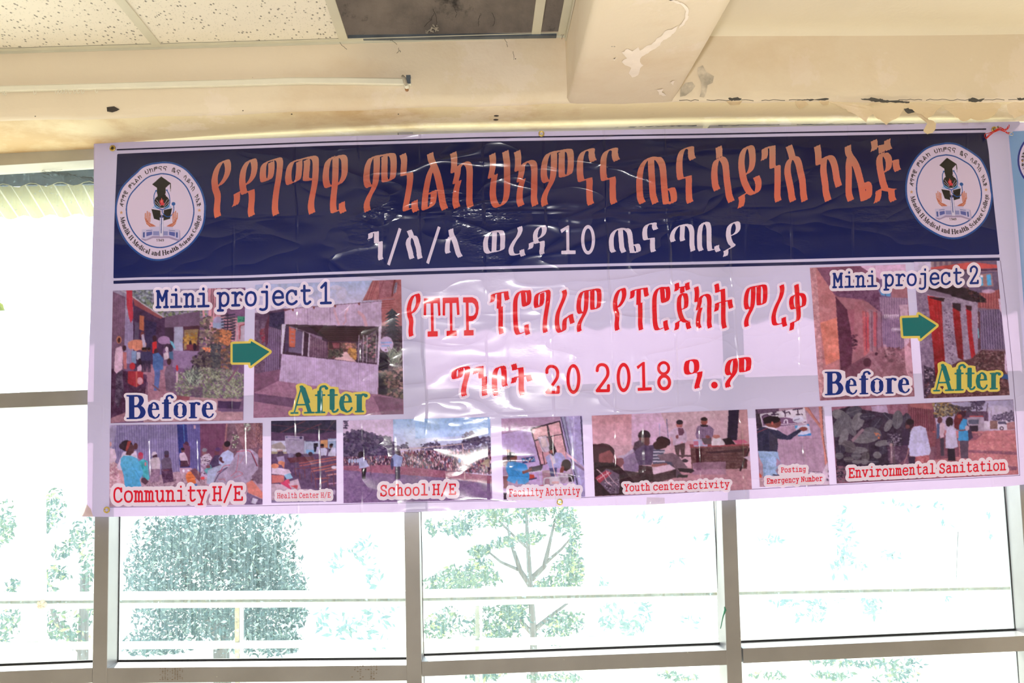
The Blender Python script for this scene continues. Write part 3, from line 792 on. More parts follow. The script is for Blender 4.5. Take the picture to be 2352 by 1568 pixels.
for j in range(2):
    for i in range(nx + 1):
        X = -4.2 + 8.4 * i / nx
        if j == 0: z = A[2] + (B[2] - A[2]) * (X - A[0]) / (B[0] - A[0]) * 0.4; y = 0.45
        else: z = C0[2] + (C1[2] - C0[2]) * (X - C0[0]) / (C1[0] - C0[0]) * 0.4; y = 0.72
        V.append((X - (0.045 if j else 0), y, z + 0.008 * math.sin(2 * math.pi * X / 0.105)))
for i in range(nx): F.append((i, i + 1, nx + 2 + i, nx + 1 + i))
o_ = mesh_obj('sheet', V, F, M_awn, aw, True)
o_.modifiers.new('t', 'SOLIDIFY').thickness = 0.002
M_flash = simple('blue_grey_flashing', (0.04, 0.055, 0.09), 0.6, 0, 0.6, 9)
T0, T1, U0, U1 = at(-300, 385, 0.44), at(260, 375, 0.44), at(-300, 436, 0.46), at(260, 420, 0.46)
MB().box((-4.2, 0.452, (U0[2] + U1[2]) / 2), (4.2, 0.468, (T0[2] + T1[2]) / 2 + 0.75)).build('flashing_sun_block', M_flash, aw)  # visible strip, stretched up out of view to keep sun off the banner
# leaf sprig at the left edge
M_leafy = simple('yellow_green_leaf', (0.42, 0.50, 0.06), 0.5, 0, 0.3, 30)
sp = empty('leaf_sprig', at(-6, 700, 0.9)); tag(sp, 'bright yellow-green leaf tip poking in at the left edge outside', 'leaf')
for (tip, base) in (((11, 713), (-22, 690)), ((2, 690), (-40, 705)), ((-8, 730), (-40, 700))):
    P, Q = at(*tip, 0.9), at(*base, 0.9); d_ = Q - P; nn = np.array([-d_[2], 0, d_[0]]) * 0.22
    up_ = np.array([0, .004, 0])
    mesh_obj('leaf', [P, P + d_ * .3 + nn, P + d_ * .7 + nn, Q, P + d_ * .7 - nn, P + d_ * .3 - nn, P + d_ * .5 + up_ * 2], [(0, 1, 6), (1, 2, 6), (2, 3, 6), (3, 4, 6), (4, 5, 6), (5, 0, 6)], M_leafy, sp)
MB().tube([at(-22, 690, .9), at(-45, 702, .9), at(-120, 720, .9)], 0.003, 5).build('stem', M_leafy, sp)

# trees
def leaf_mat(name, c1, c2, c3):
    m, nt, b, o = newmat(name)
    v = coords(nt); f = noise(nt, v, 2.2, 4)
    g = N(nt, 'ShaderNodeNewGeometry')
    c = mixc(nt, ramp(nt, f, [(0.42, 0.0), (0.60, 1.0)]), c1, c2)
    c = mixc(nt, ramp(nt, g.outputs['Random Per Island'], [(0.82, 0.0), (0.86, 1.0)]), c, c3)
    nt.links.new(c, b.inputs['Base Color']); b.inputs['Roughness'].default_value = 0.55
    b.inputs['Specular IOR Level'].default_value = 0.3
    return m
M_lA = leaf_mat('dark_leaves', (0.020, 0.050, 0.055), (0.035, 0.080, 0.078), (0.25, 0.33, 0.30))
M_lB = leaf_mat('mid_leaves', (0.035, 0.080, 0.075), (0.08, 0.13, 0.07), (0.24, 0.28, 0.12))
M_lC = leaf_mat('haze_faded_leaves', (0.10, 0.17, 0.18), (0.15, 0.22, 0.20), (0.5, 0.52, 0.42))  # distance haze put into the leaf colour
M_pbark = simple('haze_faded_bark', (0.80, 0.82, 0.80), 0.9)  # bleached in colour so backlit far trunks fade as in haze
M_bark = simple('grey_bark', (0.13, 0.11, 0.10), 0.9, 0, 0.3, 8, 0.3)
def leaves(clusters, Y, size, dens, mat, parent, seed, depth=0.5):
    r = np.random.default_rng(seed); Cn = []
    for (px, py, rx, ry) in clusters:
        n = int(dens * rx * ry / 100)
        th = r.uniform(0, 2 * math.pi, n); rad = np.sqrt(r.uniform(0, 1, n))
        # clumpiness
        k = max(3, int(rx * ry / 260)); cc = r.uniform(-1, 1, (k, 2)); w = r.integers(0, k, n)
        X = px + rx * np.clip(0.55 * rad * np.cos(th) + 0.62 * cc[w, 0], -1.15, 1.15)
        Yp = py + ry * np.clip(0.55 * rad * np.sin(th) + 0.62 * cc[w, 1], -1.15, 1.15)
        dp = Y + r.normal(0, depth, n)
        v = np.stack([X - CXP, -(Yp - CYP), np.full(n, -FPX)], 1) @ RC.T
        t = (dp - CAM[1]) / v[:, 1]; Cn.append(CAM + v * t[:, None])
    C_ = np.concatenate(Cn); n = len(C_)
    a = r.normal(0, 1, (n, 3)); a /= np.linalg.norm(a, axis=1)[:, None]
    b_ = np.cross(a, r.normal(0, 1, (n, 3))); b_ /= np.linalg.norm(b_, axis=1)[:, None]
    s = size * r.uniform(.6, 1.4, n)[:, None]
    Vv = np.stack([C_ - a * s, C_ + b_ * s * .38, C_ + a * s, C_ - b_ * s * .38], 1).reshape(-1, 3)
    o = fast_mesh('foliage', Vv, np.arange(4 * n).reshape(-1, 4), mat, parent, False)
    o['kind'] = 'stuff'; return o
def limb(mb, pts, Y, r0, r1):
    P = [at(x, y, Y) for x, y in pts]; n = len(P)
    mb.tube(P, [r0 + (r1 - r0) * i / (n - 1) for i in range(n)], 8)
def tree(label, base, Y, clusters, limbs, size, dens, mat, seed, group=None, depth=.5):
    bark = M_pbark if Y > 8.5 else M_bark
    t = empty('tree', at(*base, Y)); tag(t, label, 'tree', group)
    mb = MB(); limb(mb, limbs[0][0], Y, *limbs[0][1:]); mb.build('trunk', bark, t, True)
    if len(limbs) > 1:
        for L in limbs[1:]:
            mb = MB(); limb(mb, L[0], Y, *L[1:]); mb.build('branch', bark, t, True)
    leaves(clusters, Y, size, dens, mat, t, seed, depth)
    return t
tree('dense dark green tree filling the second window pane from the left', (520, 2300), 7.0,
     [(400, 1270, 95, 80), (520, 1290, 110, 95), (610, 1320, 80, 85), (420, 1400, 110, 75), (560, 1430, 120, 75), (480, 1210, 110, 60), (600, 1230, 80, 55), (660, 1380, 55, 75), (380, 1470, 90, 35), (640, 1470, 60, 35), (340, 1330, 50, 70)],
     [([(520, 2300), (515, 1700), (505, 1400)], .14, .07), ([(512, 1480), (440, 1350), (400, 1260)], .05, .02), ([(508, 1440), (580, 1330), (610, 1250)], .05, .02)],
     0.030, 34.0, M_lA, 3)
tree('sunlit tree at the far left beyond the post, seen through the lower left pane', (190, 2300), 8.0,
     [(190, 1230, 30, 45), (205, 1300, 22, 60), (130, 1310, 45, 25), (150, 1260, 40, 25), (110, 1350, 35, 30), (20, 1440, 38, 50), (120, 1440, 50, 40), (170, 1460, 40, 30), (30, 1350, 28, 20), (190, 1400, 26, 40), (0, 1200, 40, 60), (110, 1170, 40, 60)],
     [([(190, 2300), (185, 1700), (195, 1320)], .10, .05), ([(190, 1500), (130, 1430), (105, 1350)], .04, .02)],
     0.034, 12.0, M_lB, 4)
tree('spreading tree with a visible trunk and thin branches in the middle pane', (1228, 2300), 6.0,
     [(1055, 1200, 45, 36), (1130, 1185, 60, 30), (1210, 1175, 70, 26), (1290, 1190, 45, 40), (1320, 1250, 26, 60), (1300, 1310, 45, 40), (1290, 1350, 50, 30), (1070, 1310, 60, 28), (1110, 1335, 70, 28), (1020, 1340, 50, 28), (1100, 1260, 36, 24), (1230, 1350, 30, 15), (1010, 1430, 45, 36), (1120, 1435, 70, 42), (1180, 1410, 50, 40), (1290, 1440, 55, 40), (1230, 1235, 40, 22), (1150, 1240, 40, 20), (1100, 1555, 60, 14), (1280, 1555, 60, 12), (990, 1210, 14, 22)],
     [([(1228, 2300), (1228, 1600), (1225, 1450), (1217, 1330), (1212, 1240), (1208, 1170)], .045, .012),
      ([(1222, 1350), (1195, 1310), (1175, 1250), (1165, 1205)], .028, .010), ([(1220, 1330), (1250, 1300), (1262, 1250), (1275, 1190)], .03, .010),
      ([(1195, 1310), (1150, 1290), (1120, 1265)], .016, .007), ([(1250, 1295), (1290, 1260), (1320, 1225)], .018, .007),
      ([(1228, 1460), (1190, 1420), (1150, 1395)], .025, .010), ([(1228, 1445), (1270, 1410), (1310, 1380)], .025, .010), ([(1305, 1350), (1320, 1310), (1335, 1280)], .014, .007), ([(1214, 1260), (1180, 1230), (1140, 1190), (1120, 1180)], .014, .006)],
     0.027, 24.0, M_lB, 5)
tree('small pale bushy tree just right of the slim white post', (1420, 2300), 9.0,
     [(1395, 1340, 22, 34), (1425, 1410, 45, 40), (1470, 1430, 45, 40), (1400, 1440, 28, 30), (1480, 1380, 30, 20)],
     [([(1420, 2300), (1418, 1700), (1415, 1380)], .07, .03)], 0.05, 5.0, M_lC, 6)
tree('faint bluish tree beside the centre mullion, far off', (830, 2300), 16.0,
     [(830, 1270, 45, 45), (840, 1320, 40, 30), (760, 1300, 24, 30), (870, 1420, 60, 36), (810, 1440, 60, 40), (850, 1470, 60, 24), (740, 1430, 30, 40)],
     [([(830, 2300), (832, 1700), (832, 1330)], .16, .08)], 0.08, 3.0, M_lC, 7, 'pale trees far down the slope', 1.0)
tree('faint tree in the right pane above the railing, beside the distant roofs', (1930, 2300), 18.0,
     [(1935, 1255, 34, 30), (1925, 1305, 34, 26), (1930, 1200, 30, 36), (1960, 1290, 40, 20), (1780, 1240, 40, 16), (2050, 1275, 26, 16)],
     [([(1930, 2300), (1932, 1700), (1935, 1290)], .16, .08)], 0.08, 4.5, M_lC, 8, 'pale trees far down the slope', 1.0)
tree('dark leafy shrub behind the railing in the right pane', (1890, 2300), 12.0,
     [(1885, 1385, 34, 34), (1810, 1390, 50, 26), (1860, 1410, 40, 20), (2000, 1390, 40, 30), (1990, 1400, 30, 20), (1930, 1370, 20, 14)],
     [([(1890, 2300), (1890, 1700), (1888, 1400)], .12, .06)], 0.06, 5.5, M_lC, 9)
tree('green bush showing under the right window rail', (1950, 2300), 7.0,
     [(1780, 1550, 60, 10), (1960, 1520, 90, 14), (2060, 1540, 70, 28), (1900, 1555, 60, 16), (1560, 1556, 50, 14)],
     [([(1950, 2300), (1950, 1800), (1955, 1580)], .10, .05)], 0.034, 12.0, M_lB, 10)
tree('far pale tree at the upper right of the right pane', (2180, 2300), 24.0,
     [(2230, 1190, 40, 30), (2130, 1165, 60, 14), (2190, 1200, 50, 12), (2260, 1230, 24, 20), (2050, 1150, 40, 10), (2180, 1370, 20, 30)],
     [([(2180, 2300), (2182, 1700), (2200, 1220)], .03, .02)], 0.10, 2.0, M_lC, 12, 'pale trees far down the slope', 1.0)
tree('slim pale tree just right of the right mullion', (1460, 2300), 22.0,
     [(1600, 1230, 30, 16), (1470, 1190, 40, 12), (1560, 1290, 30, 14), (1590, 1420, 30, 26), (1520, 1200, 26, 12)],
     [([(1590, 2300), (1590, 1700), (1592, 1300)], .15, .07)], 0.10, 2.2, M_lC, 13, 'pale trees far down the slope', 1.0)
# distant houses on the slope
M_hw = simple('whitewashed_house', (0.80, 0.80, 0.80), 0.8, 0, 0.05, 1)
M_hr = simple('blue_grey_roof_sheets', (0.30, 0.38, 0.44), 0.5, 0, 0.25, 2)
M_hd = simple('dull_house_window', (0.36, 0.42, 0.46), 0.4)
def house(px, py, Y, w, h, label, rh=0.7, rmat=None):
    c = at(px, py, Y); t = empty('house', c); tag(t, label, 'house', 'small houses on the far slope')
    x0, x1, z0, z1 = c[0] - w/2, c[0] + w/2, c[2] - h * 2.5, c[2] + h/2
    MB().box((x0, Y, z0), (x1, Y + 4, z1)).build('wall', M_hw, t)
    MB().add([(x0-.3, Y-.3, z1), (x1+.3, Y-.3, z1), (x1+.3, Y+4.3, z1), (x0-.3, Y+4.3, z1), (x0-.3, Y+2, z1+rh), (x1+.3, Y+2, z1+rh)], [(0,1,5,4), (2,3,4,5), (0,4,3), (1,2,5), (0,3,2,1)]).build('roof', rmat or M_hr, t)
    for k in (0.25, 0.7):
        MB().box((x0 + w*k - .3, Y-.03, z1 - h*.7), (x0 + w*k + .3, Y+.02, z1 - h*.2)).build('window', M_hd, t)
house(1850, 1262, 34, 3.6, 1.4, 'long low house with a blue-grey roof in the right pane')
house(1752, 1282, 22, 1.8, 1.0, 'small house left of the long low one')
house(1925, 1318, 26, 1.5, 0.9, 'small house below the faint tree in the right pane')
house(1480, 1270, 36, 3.0, 1.2, 'white house right of the slim post')
house(1030, 1265, 34, 3.2, 1.2, 'pale house behind the left branches of the middle tree')
house(20, 1260, 30, 2.6, 1.2, 'pale house at the left edge of the lower left pane')
house(720, 1450, 22, 2.0, 1.2, 'pale hut right of the dense dark tree')
house(1150, 1290, 24, 1.4, 0.9, 'house seen through the forks of the middle tree')
# ------------------------------------------------------------------ print engine
def cr_path(pts, n=6):
    """catmull-rom through points"""
    P = [np.array(p, float) for p in pts]
    if len(P) < 3: return P
    out = []
    for i in range(len(P) - 1):
        p0 = P[i-1] if i else 2*P[0]-P[1]; p1 = P[i]; p2 = P[i+1]; p3 = P[i+2] if i + 2 < len(P) else 2*P[-1]-P[-2]
        for k in range(n):
            t = k / n
            out.append(0.5 * ((2*p1) + (-p0+p2)*t + (2*p0-5*p1+4*p2-p3)*t*t + (-p0+3*p1-3*p2+p3)*t**3))
    out.append(P[-1]); return out
def parse(s): return [[tuple(float(v) for v in p.split(',')) for p in st.split()] for st in s.split(';') if st.strip()]
def seg_dist(X, Y, a, b, sx=1.0, sy=1.0):
    ax, ay, bx_, by = a[0]/sx, a[1]/sy, b[0]/sx, b[1]/sy
    dx, dy = bx_-ax, by-ay; L = dx*dx+dy*dy + 1e-12
    t = np.clip(((X/sx-ax)*dx + (Y/sy-ay)*dy) / L, 0, 1)
    return np.hypot(X/sx-ax-t*dx, Y/sy-ay-t*dy)
def poly_sdf(X, Y, pts):
    d = np.full(X.shape, 1e9); ins = np.zeros(X.shape, bool); n = len(pts)
    for i in range(n):
        a, b = pts[i], pts[(i+1) % n]
        d = np.minimum(d, seg_dist(X, Y, a, b))
        if a[1] != b[1]:
            c = ((a[1] > Y) != (b[1] > Y)) & (X < (b[0]-a[0])*(Y-a[1])/(b[1]-a[1])+a[0]); ins ^= c
    return np.where(ins, -d, d)
# a shape = (bbox, fn(X,Y)->sdf)
def s_poly(pts, hole=None):
    xs = [p[0] for p in pts]; ys = [p[1] for p in pts]
    def f(X, Y):
        d = poly_sdf(X, Y, pts)
        if hole: d = np.maximum(d, -poly_sdf(X, Y, hole))
        return d
    return ((min(xs), min(ys), max(xs), max(ys)), f)
def s_stroke(pts, a, b=None, smooth=True):
    b = b or a; P = cr_path(pts) if smooth else [np.array(p, float) for p in pts]
    xs = [p[0] for p in P]; ys = [p[1] for p in P]; m = min(a, b)
    def f(X, Y):
        d = np.full(X.shape, 1e9)
        for i in range(len(P)-1): d = np.minimum(d, seg_dist(X, Y, P[i], P[i+1], a, b))
        return (d-1)*m
    return ((min(xs)-a, min(ys)-b, max(xs)+a, max(ys)+b), f)
def s_nib(pts, nib, thin):
    """broad pen: nib vector swept along the path"""
    P = cr_path(pts); h = np.array(nib)/2
    xs = [p[0] for p in P]; ys = [p[1] for p in P]
    def f(X, Y):
        d = np.full(X.shape, 1e9)
        for i in range(len(P)-1):
            a, b = P[i], P[i+1]
            q = [a-h, a+h, b+h, b-h]
            ar = sum(q[k][0]*q[(k+1)%4][1]-q[(k+1)%4][0]*q[k][1] for k in range(4))
            if abs(ar) > 1e-3: d = np.minimum(d, poly_sdf(X, Y, q))
            d = np.minimum(d, seg_dist(X, Y, a, b)-thin)
            for s_ in (-.8, .8): d = np.minimum(d, seg_dist(X, Y, a+h*s_, b+h*s_)-thin*.6)
        return d
    return ((min(xs)-abs(h[0])-thin, min(ys)-abs(h[1])-thin, max(xs)+abs(h[0])+thin, max(ys)+abs(h[1])+thin), f)
def sdf_grid(shapes, margin, cell):
    x0 = min(s[0][0] for s in shapes)-margin; y0 = min(s[0][1] for s in shapes)-margin
    x1 = max(s[0][2] for s in shapes)+margin; y1 = max(s[0][3] for s in shapes)+margin
    nx, ny = int((x1-x0)/cell)+2, int((y1-y0)/cell)+2
    D = np.full((ny, nx), 99.0)
    for (bb, f) in shapes:
        i0, i1 = max(0, int((bb[0]-margin-x0)/cell)), min(nx, int((bb[2]+margin-x0)/cell)+2)
        j0, j1 = max(0, int((bb[1]-margin-y0)/cell)), min(ny, int((bb[3]+margin-y0)/cell)+2)
        X, Y = np.meshgrid(x0+np.arange(i0, i1)*cell, y0+np.arange(j0, j1)*cell)
        D[j0:j1, i0:i1] = np.minimum(D[j0:j1, i0:i1], f(X, Y))
    return x0, y0, cell, D
def contour(x0, y0, cell, D, th=0.0):
    """marching squares -> points (px), quads, polys"""
    S = D-th; ins = S < 0; ny, nx = S.shape
    idx = -np.ones((ny, nx), int)
    c = ins[:-1, :-1].astype(int)+ins[:-1, 1:]+ins[1:, :-1]+ins[1:, 1:]
    full = c == 4; part = (c > 0) & (c < 4)
    used = np.zeros((ny, nx), bool)
    for (dj, di) in ((0, 0), (0, 1), (1, 0), (1, 1)):
        used[dj:ny-1+dj, di:nx-1+di] |= (full | part)
    used &= ins
    jj, ii = np.nonzero(used); idx[jj, ii] = np.arange(len(jj))
    pts = [np.stack([x0+ii*cell, y0+jj*cell], 1)]
    fj, fi = np.nonzero(full)
    Q = np.stack([idx[fj, fi], idx[fj, fi+1], idx[fj+1, fi+1], idx[fj+1, fi]], 1)
    extra = []; ed = {}; base = len(jj); polys = []
    def edge(j0, i0, j1, i1):
        k = (j0, i0, j1, i1) if (j0, i0) < (j1, i1) else (j1, i1, j0, i0)
        if k not in ed:
            a, b = S[k[0], k[1]], S[k[2], k[3]]; t = a/(a-b)
            ed[k] = base+len(extra); extra.append((x0+(k[1]+(k[3]-k[1])*t)*cell, y0+(k[0]+(k[2]-k[0])*t)*cell))
        return ed[k]
    for j, i in zip(*np.nonzero(part)):
        cs = [(j, i), (j, i+1), (j+1, i+1), (j+1, i)]; p = []
        for k in range(4):
            a, b = cs[k], cs[(k+1) % 4]
            if ins[a]: p.append(idx[a])
            if ins[a] != ins[b]: p.append(edge(*a, *b))
        if len(p) >= 3: polys.append(p)
    if extra: pts.append(np.array(extra))
    return np.concatenate(pts), Q, polys

# pressed-in ridges (along the sheet) and sharp fold lines (up and down), metres high
RIDGES = [([1035, 1120, 1200, 1232, 1277, 1303, 1377, 1427, 1485, 1547, 1615, 1690, 1760], [369, 376, 378, 378, 387, 391, 382, 374, 367, 358, 346, 344, 345], 0.0030, 7.0),
          ([985, 1060, 1150, 1230, 1320, 1400, 1500, 1600, 1700, 1790], [730, 737, 736, 748, 742, 736, 722, 728, 737, 732], 0.0016, 8.0),
          ([1165, 1250, 1350, 1400, 1460, 1560, 1600, 1641, 1683, 1716, 1800], [899, 906, 899, 880, 868, 900, 918, 900, 893, 902, 915], 0.0018, 8.0),
          ([940, 1010, 1090, 1160, 1240, 1350, 1440, 1500, 1580, 1700], [962, 975, 968, 975, 962, 950, 985, 962, 958, 952], 0.0018, 8.0),
          ([830, 930, 1010, 1100, 1200, 1300, 1390], [487, 496, 486, 482, 478, 470, 476], 0.0022, 7.0),
          ([1250, 1330, 1400, 1480, 1560, 1640], [500, 508, 500, 512, 498, 505], 0.0020, 7.0),
          ([1880, 1960, 2040, 2130, 2230, 2300], [700, 715, 740, 925, 912, 925], 0.0012, 8.0)]
FOLDS = [(344, 1000, 1105, 0.0013, 3.2), (454, 1000, 1102, 0.0015, 3.2), (565, 970, 1078, 0.0013, 3.0), (733, 975, 1178, 0.0012, 3.0), (908, 1000, 1178, 0.0012, 3.0),
         (906, 950, 1000, 0.001, 3), (1164, 780, 1000, 0.0009, 3.2), (1315, 810, 935, 0.0009, 3.2), (1456, 800, 935, 0.0009, 3.2), (1604, 640, 780, 0.0011, 3.2), (1608, 960, 1110, 0.0012, 3.0), (1480, 960, 1110, 0.0010, 4),
         (1026, 470, 620, 0.0010, 3), (1161, 480, 620, 0.0010, 3), (882, 480, 620, 0.001, 3), (1304, 480, 620, 0.001, 3), (1446, 480, 620, 0.001, 3), (1590, 480, 620, 0.001, 3), (1715, 470, 600, 0.001, 3), (736, 880, 955, 0.001, 3), (2047, 1000, 1100, 0.001, 3), (1169, 950, 1140, 0.001, 3), (1318, 960, 1140, 0.001, 4)]
# the banner surface: gently wavy plane in front of the mullions
def wave(px, py):
    px = np.asarray(px, float); py = np.asarray(py, float)
    w = 0.0025*np.sin(px*0.0061+0.4)*np.sin((py-300)*0.0037)
    w += 0.0007*np.sin(px*0.0175+py*0.004)+0.0007*np.sin(py*0.021+px*0.006+1.0)
    w += 0.0012*np.exp(-((py-480)/30.0)**2)*np.sin(px*0.03)
    for xs, ys, a, sg in RIDGES:
        yl = np.interp(px, xs, ys); e = np.clip((px-xs[0])/40, 0, 1)*np.clip((xs[-1]-px)/40, 0, 1)
        A = 1.15*abs(970-yl)/2234*sg*0.001424/0.858+0.00015
        w = w+A*e*(0.85+0.22*np.sin(px*0.11)+0.15*np.sin(px*0.043+ys[0]))*np.exp(-((py-yl)/sg)**2)
    for x0, y0, y1, a, sg in FOLDS:
        e = np.clip((py-y0)/14, 0, 1)*np.clip((y1-py)/14, 0, 1)
        A = 1.15*abs(x0-1100)/2234*sg*0.001424/0.858+0.00015
        w = w+A*e*(0.92+0.12*np.sin(py*0.17))*np.exp(-((px-x0-1.5*np.sin(py*0.03))/sg)**2)
    return w
YBN = -0.004
def bsurf(px, py, off=0.0, Y0=YBN):
    px = np.asarray(px, float); py = np.asarray(py, float)
    v = np.stack([px-CXP, -(py-CYP), np.full(px.shape, -FPX)], -1) @ RC.T
    t0 = (Y0-CAM[1])/v[..., 1]
    P = CAM+v*t0[..., None]
    P[..., 1] = Y0-wave(px, py)-off-0.010
    return P
def print_obj(name, shapes, color, parent, off=0.0006, cell=1.5, th=0.0, margin=None, Y0=YBN, mat=None):
    g = sdf_grid(shapes, (margin if margin is not None else max(2.5, th+2.5)), cell)
    pts, Q, polys = contour(*g, th)
    V = bsurf(pts[:, 0], pts[:, 1], off, Y0)
    if callable(color): cols = lin(color(pts[:, 0], pts[:, 1]))
    else: cols = np.tile(lin(color), (len(V), 1))
    return fast_mesh(name, V, Q[:, ::-1] if len(Q) else np.zeros((0, 4), int), mat or M_vinyl, parent, True, cols, [p[::-1] for p in polys])

# ------------------------------------------------------------------ Ethiopic pen letters (nib centre paths)
G = {}
def glyph(ch, s, nib, thin=2.6): G[ch] = (parse(s), nib, thin)
NT = (84, -42)
glyph('ye', "205,588 250,548 303,468 332,380 333,300 318,245 295,236 240,262 186,350 155,470 155,560 166,630 190,700 196,770 186,880 188,960 200,1014", NT)
glyph('da', "575,575 620,540 670,470 695,380 698,300 685,240 660,228 605,255 550,350 527,470 527,560 540,640 558,692 600,672 655,652;655,655 661,720 658,800 648,900 650,960 660,1002;447,692 448,760 440,820 420,860;440,695 530,650", NT)
glyph('ga', "925,265 928,330 925,400 912,470 890,505 850,518 822,520 808,470 808,400 818,320 850,272 900,250 960,232 1020,220 1045,250 1047,330 1030,480 1005,620 988,740 978,850 980,930 993,989", NT)
glyph('ma', "1310,262 1312,330 1305,420 1292,500 1268,530 1225,545 1180,565 1160,520 1158,440 1180,330 1225,265 1290,248 1360,228 1430,212 1500,205 1538,240 1542,330 1540,420 1528,560 1500,700 1478,820 1478,900 1492,966;1415,240 1420,300 1412,400 1405,470 1410,506 1470,508 1520,500", NT)
glyph('wi', "1770,200 1715,255 1690,340 1677,450 1684,540 1708,600 1765,590;1815,200 1815,350 1810,500 1800,620 1788,720 1780,820 1782,900 1800,945 1870,915;1905,815 1903,860 1908,910 1925,950;1815,198 1855,190 1905,190 1938,230 1943,340 1940,430 1912,510 1872,562 1845,575", NT)
glyph('me', "215,640 175,660 145,620 134,540 140,440 160,345 205,265 280,245 340,235 400,222 455,218 498,228 516,290 518,400 510,500 490,560 430,578 395,575 388,510 388,400 390,300 388,240;278,258 280,350 275,480 262,600 230,690 180,780 150,850 137,910 142,965 152,997", NT)
glyph('ni', "628,222 650,290 645,400 640,497;640,497 690,487 735,478;735,480 738,560 722,680 695,820 675,920 682,967 740,948 780,935;805,845 803,900 812,955 828,985", NT)
glyph('l_', "1012,206 1025,280 1050,340 1090,430 1120,520 1150,650 1170,760 1190,880 1221,962;1055,375 1005,480 975,600 950,740 938,860 940,955 1010,930 1045,890 1062,800 1062,725 1045,722 1000,755", NT)
glyph('k_', "1328,196 1342,280 1340,380 1337,458 1385,440;1392,420 1385,500 1362,605 1400,590;1402,590 1375,690 1362,780 1362,880 1384,952;1395,415 1440,355 1495,338 1540,370 1555,460 1553,600 1552,750 1550,860 1566,948", NT)
glyph('h_', "1862,220 1872,320 1865,420 1845,535 1895,505;1898,505 1880,600 1870,720 1875,820 1900,900 1940,935 1990,915 2040,850 2062,740 2065,600 2065,450 2062,330 2042,182", NT)
glyph('na', "1535,318 1515,275 1505,220 1503,162 1430,168 1380,195 1345,260 1330,360 1330,460 1338,540 1355,582 1410,570 1470,556;1470,556 1475,620 1472,700 1475,800 1480,870 1498,910", NT)
glyph('te', "385,345 320,340 268,355 215,420 183,500 165,620 165,740 172,850 185,910 210,952;325,345 330,450 338,600 346,740 355,850 388,955;385,345 430,350 475,410 495,500 503,600 510,700 520,820 532,920 542,952 600,945 636,945 648,900 640,820 620,762 595,755 555,765", NT)
glyph('sa', "1250,180 1260,250 1263,320;1262,335 1220,372 1198,460 1192,560 1200,660 1210,720 1233,770;1265,328 1310,345 1345,410 1358,500 1368,620 1385,740 1402,850 1434,930", NT)
glyph('y_', "1620,560 1680,510 1710,420 1712,300 1690,205 1650,185 1602,215 1568,290 1555,400 1562,500 1585,620 1620,710 1670,790 1730,822 1785,780 1800,700 1790,640 1767,588;1555,850 1562,900 1555,960 1540,1003;1550,855 1620,815", NT)
glyph('n_', "1850,358 1866,320 1870,260 1870,205 1930,190 1985,180;1985,182 1986,300 1985,400 1992,460 2040,450 2062,450;2062,452 2064,560 2063,700 2060,820 2064,880 2078,923", NT)
glyph('s_', "412,232 440,310 460,385;460,390 425,425 398,500 394,590 410,680 430,770 445,850 455,920 474,979;465,388 515,405 550,470 575,580 600,680 612,780 620,880 638,978", NT)
glyph('ko', "803,228 818,320 822,400 828,472 870,462;905,405 895,480 892,560 905,660 920,760 930,860 962,975;868,440 905,390 955,372 1005,395 1042,470 1065,570 1080,670 1112,780", NT)
glyph('le', "1220,222 1225,300 1250,360 1300,430 1345,520 1380,640 1410,760 1430,880 1445,965;1248,370 1232,470 1234,600 1232,750 1235,880 1264,975;1450,735 1485,735 1515,780 1522,850 1515,920 1490,955 1445,968", NT)
glyph('je', "1575,155 1585,210 1582,260 1572,292;1615,240 1700,226 1745,215;1768,148 1765,200 1775,250 1795,282;1685,235 1690,320;1700,345 1740,345 1780,400 1790,480 1780,540 1750,578 1720,588;1690,330 1660,380 1654,450 1664,540 1682,630 1705,730 1735,810;1640,840 1700,812;1720,815 1790,832 1865,835;1825,442 1890,432;1888,434 1892,490 1902,540 1918,570;1640,850 1642,900 1632,960 1615,1000;1825,840 1830,900 1838,950 1858,982", NT)
NW = (56, -20)
glyph('le1', "1095,205 1105,270 1140,340 1165,420 1185,490 1213,537;1092,290 1062,350 1052,430 1055,475 1070,490", NW, 2)
glyph('we', "1600,235 1548,270 1522,340 1520,400 1530,455 1562,482 1620,470 1680,460 1720,440 1724,380 1726,300 1708,240 1660,232 1600,235;1628,240 1625,350 1620,470", NW, 2)
glyph('re', "1935,187 1942,230 1920,290 1875,350 1842,410 1832,455 1845,500 1880,508 1938,498;1960,452 1965,490 1978,522", NW, 2)
glyph('ta', "1620,150 1570,155 1512,178 1470,230 1452,290 1455,325 1468,350;1578,155 1575,250 1573,310 1583,340;1610,150 1660,162 1688,220 1692,300 1692,380 1700,430 1704,462", NW, 2)
glyph('bi', "1842,128 1805,165 1787,260 1787,360 1790,420 1808,460;1838,126 1880,135 1900,190 1903,280 1905,380 1912,440 1925,455 1980,440;1998,402 2002,440 2018,470", NW, 2)
glyph('ya', "2170,280 2215,260 2250,220 2255,160 2235,125 2195,130 2152,170 2136,240 2142,310 2165,370 2195,405 2130,445;2105,455 2108,490 2098,525", NW, 2)
NR = (60, -22)
glyph('pe', "1262,225 1262,280 1255,310 1245,330;1262,225 1350,208 1455,192;1457,195 1462,240 1470,280 1478,300;1355,215 1355,300 1352,405;1350,408 1385,398;1376,402 1378,550 1376,650 1382,720 1390,760", NR, 2.2)
glyph('ro', "1745,190 1700,190 1650,192 1608,235 1584,310 1580,420 1582,550 1592,680 1615,745 1650,748 1695,730;1732,632 1735,690 1753,758;1685,195 1692,260 1697,330 1708,378 1745,372 1766,330 1770,250 1758,190 1735,188", NR, 2.2)
glyph('ra', "628,175 640,230 620,300 580,390 545,480 532,580 540,670 572,725 615,712 632,690 635,600 652,550 700,518 728,495;722,500 732,560 745,612", NR, 2.2)
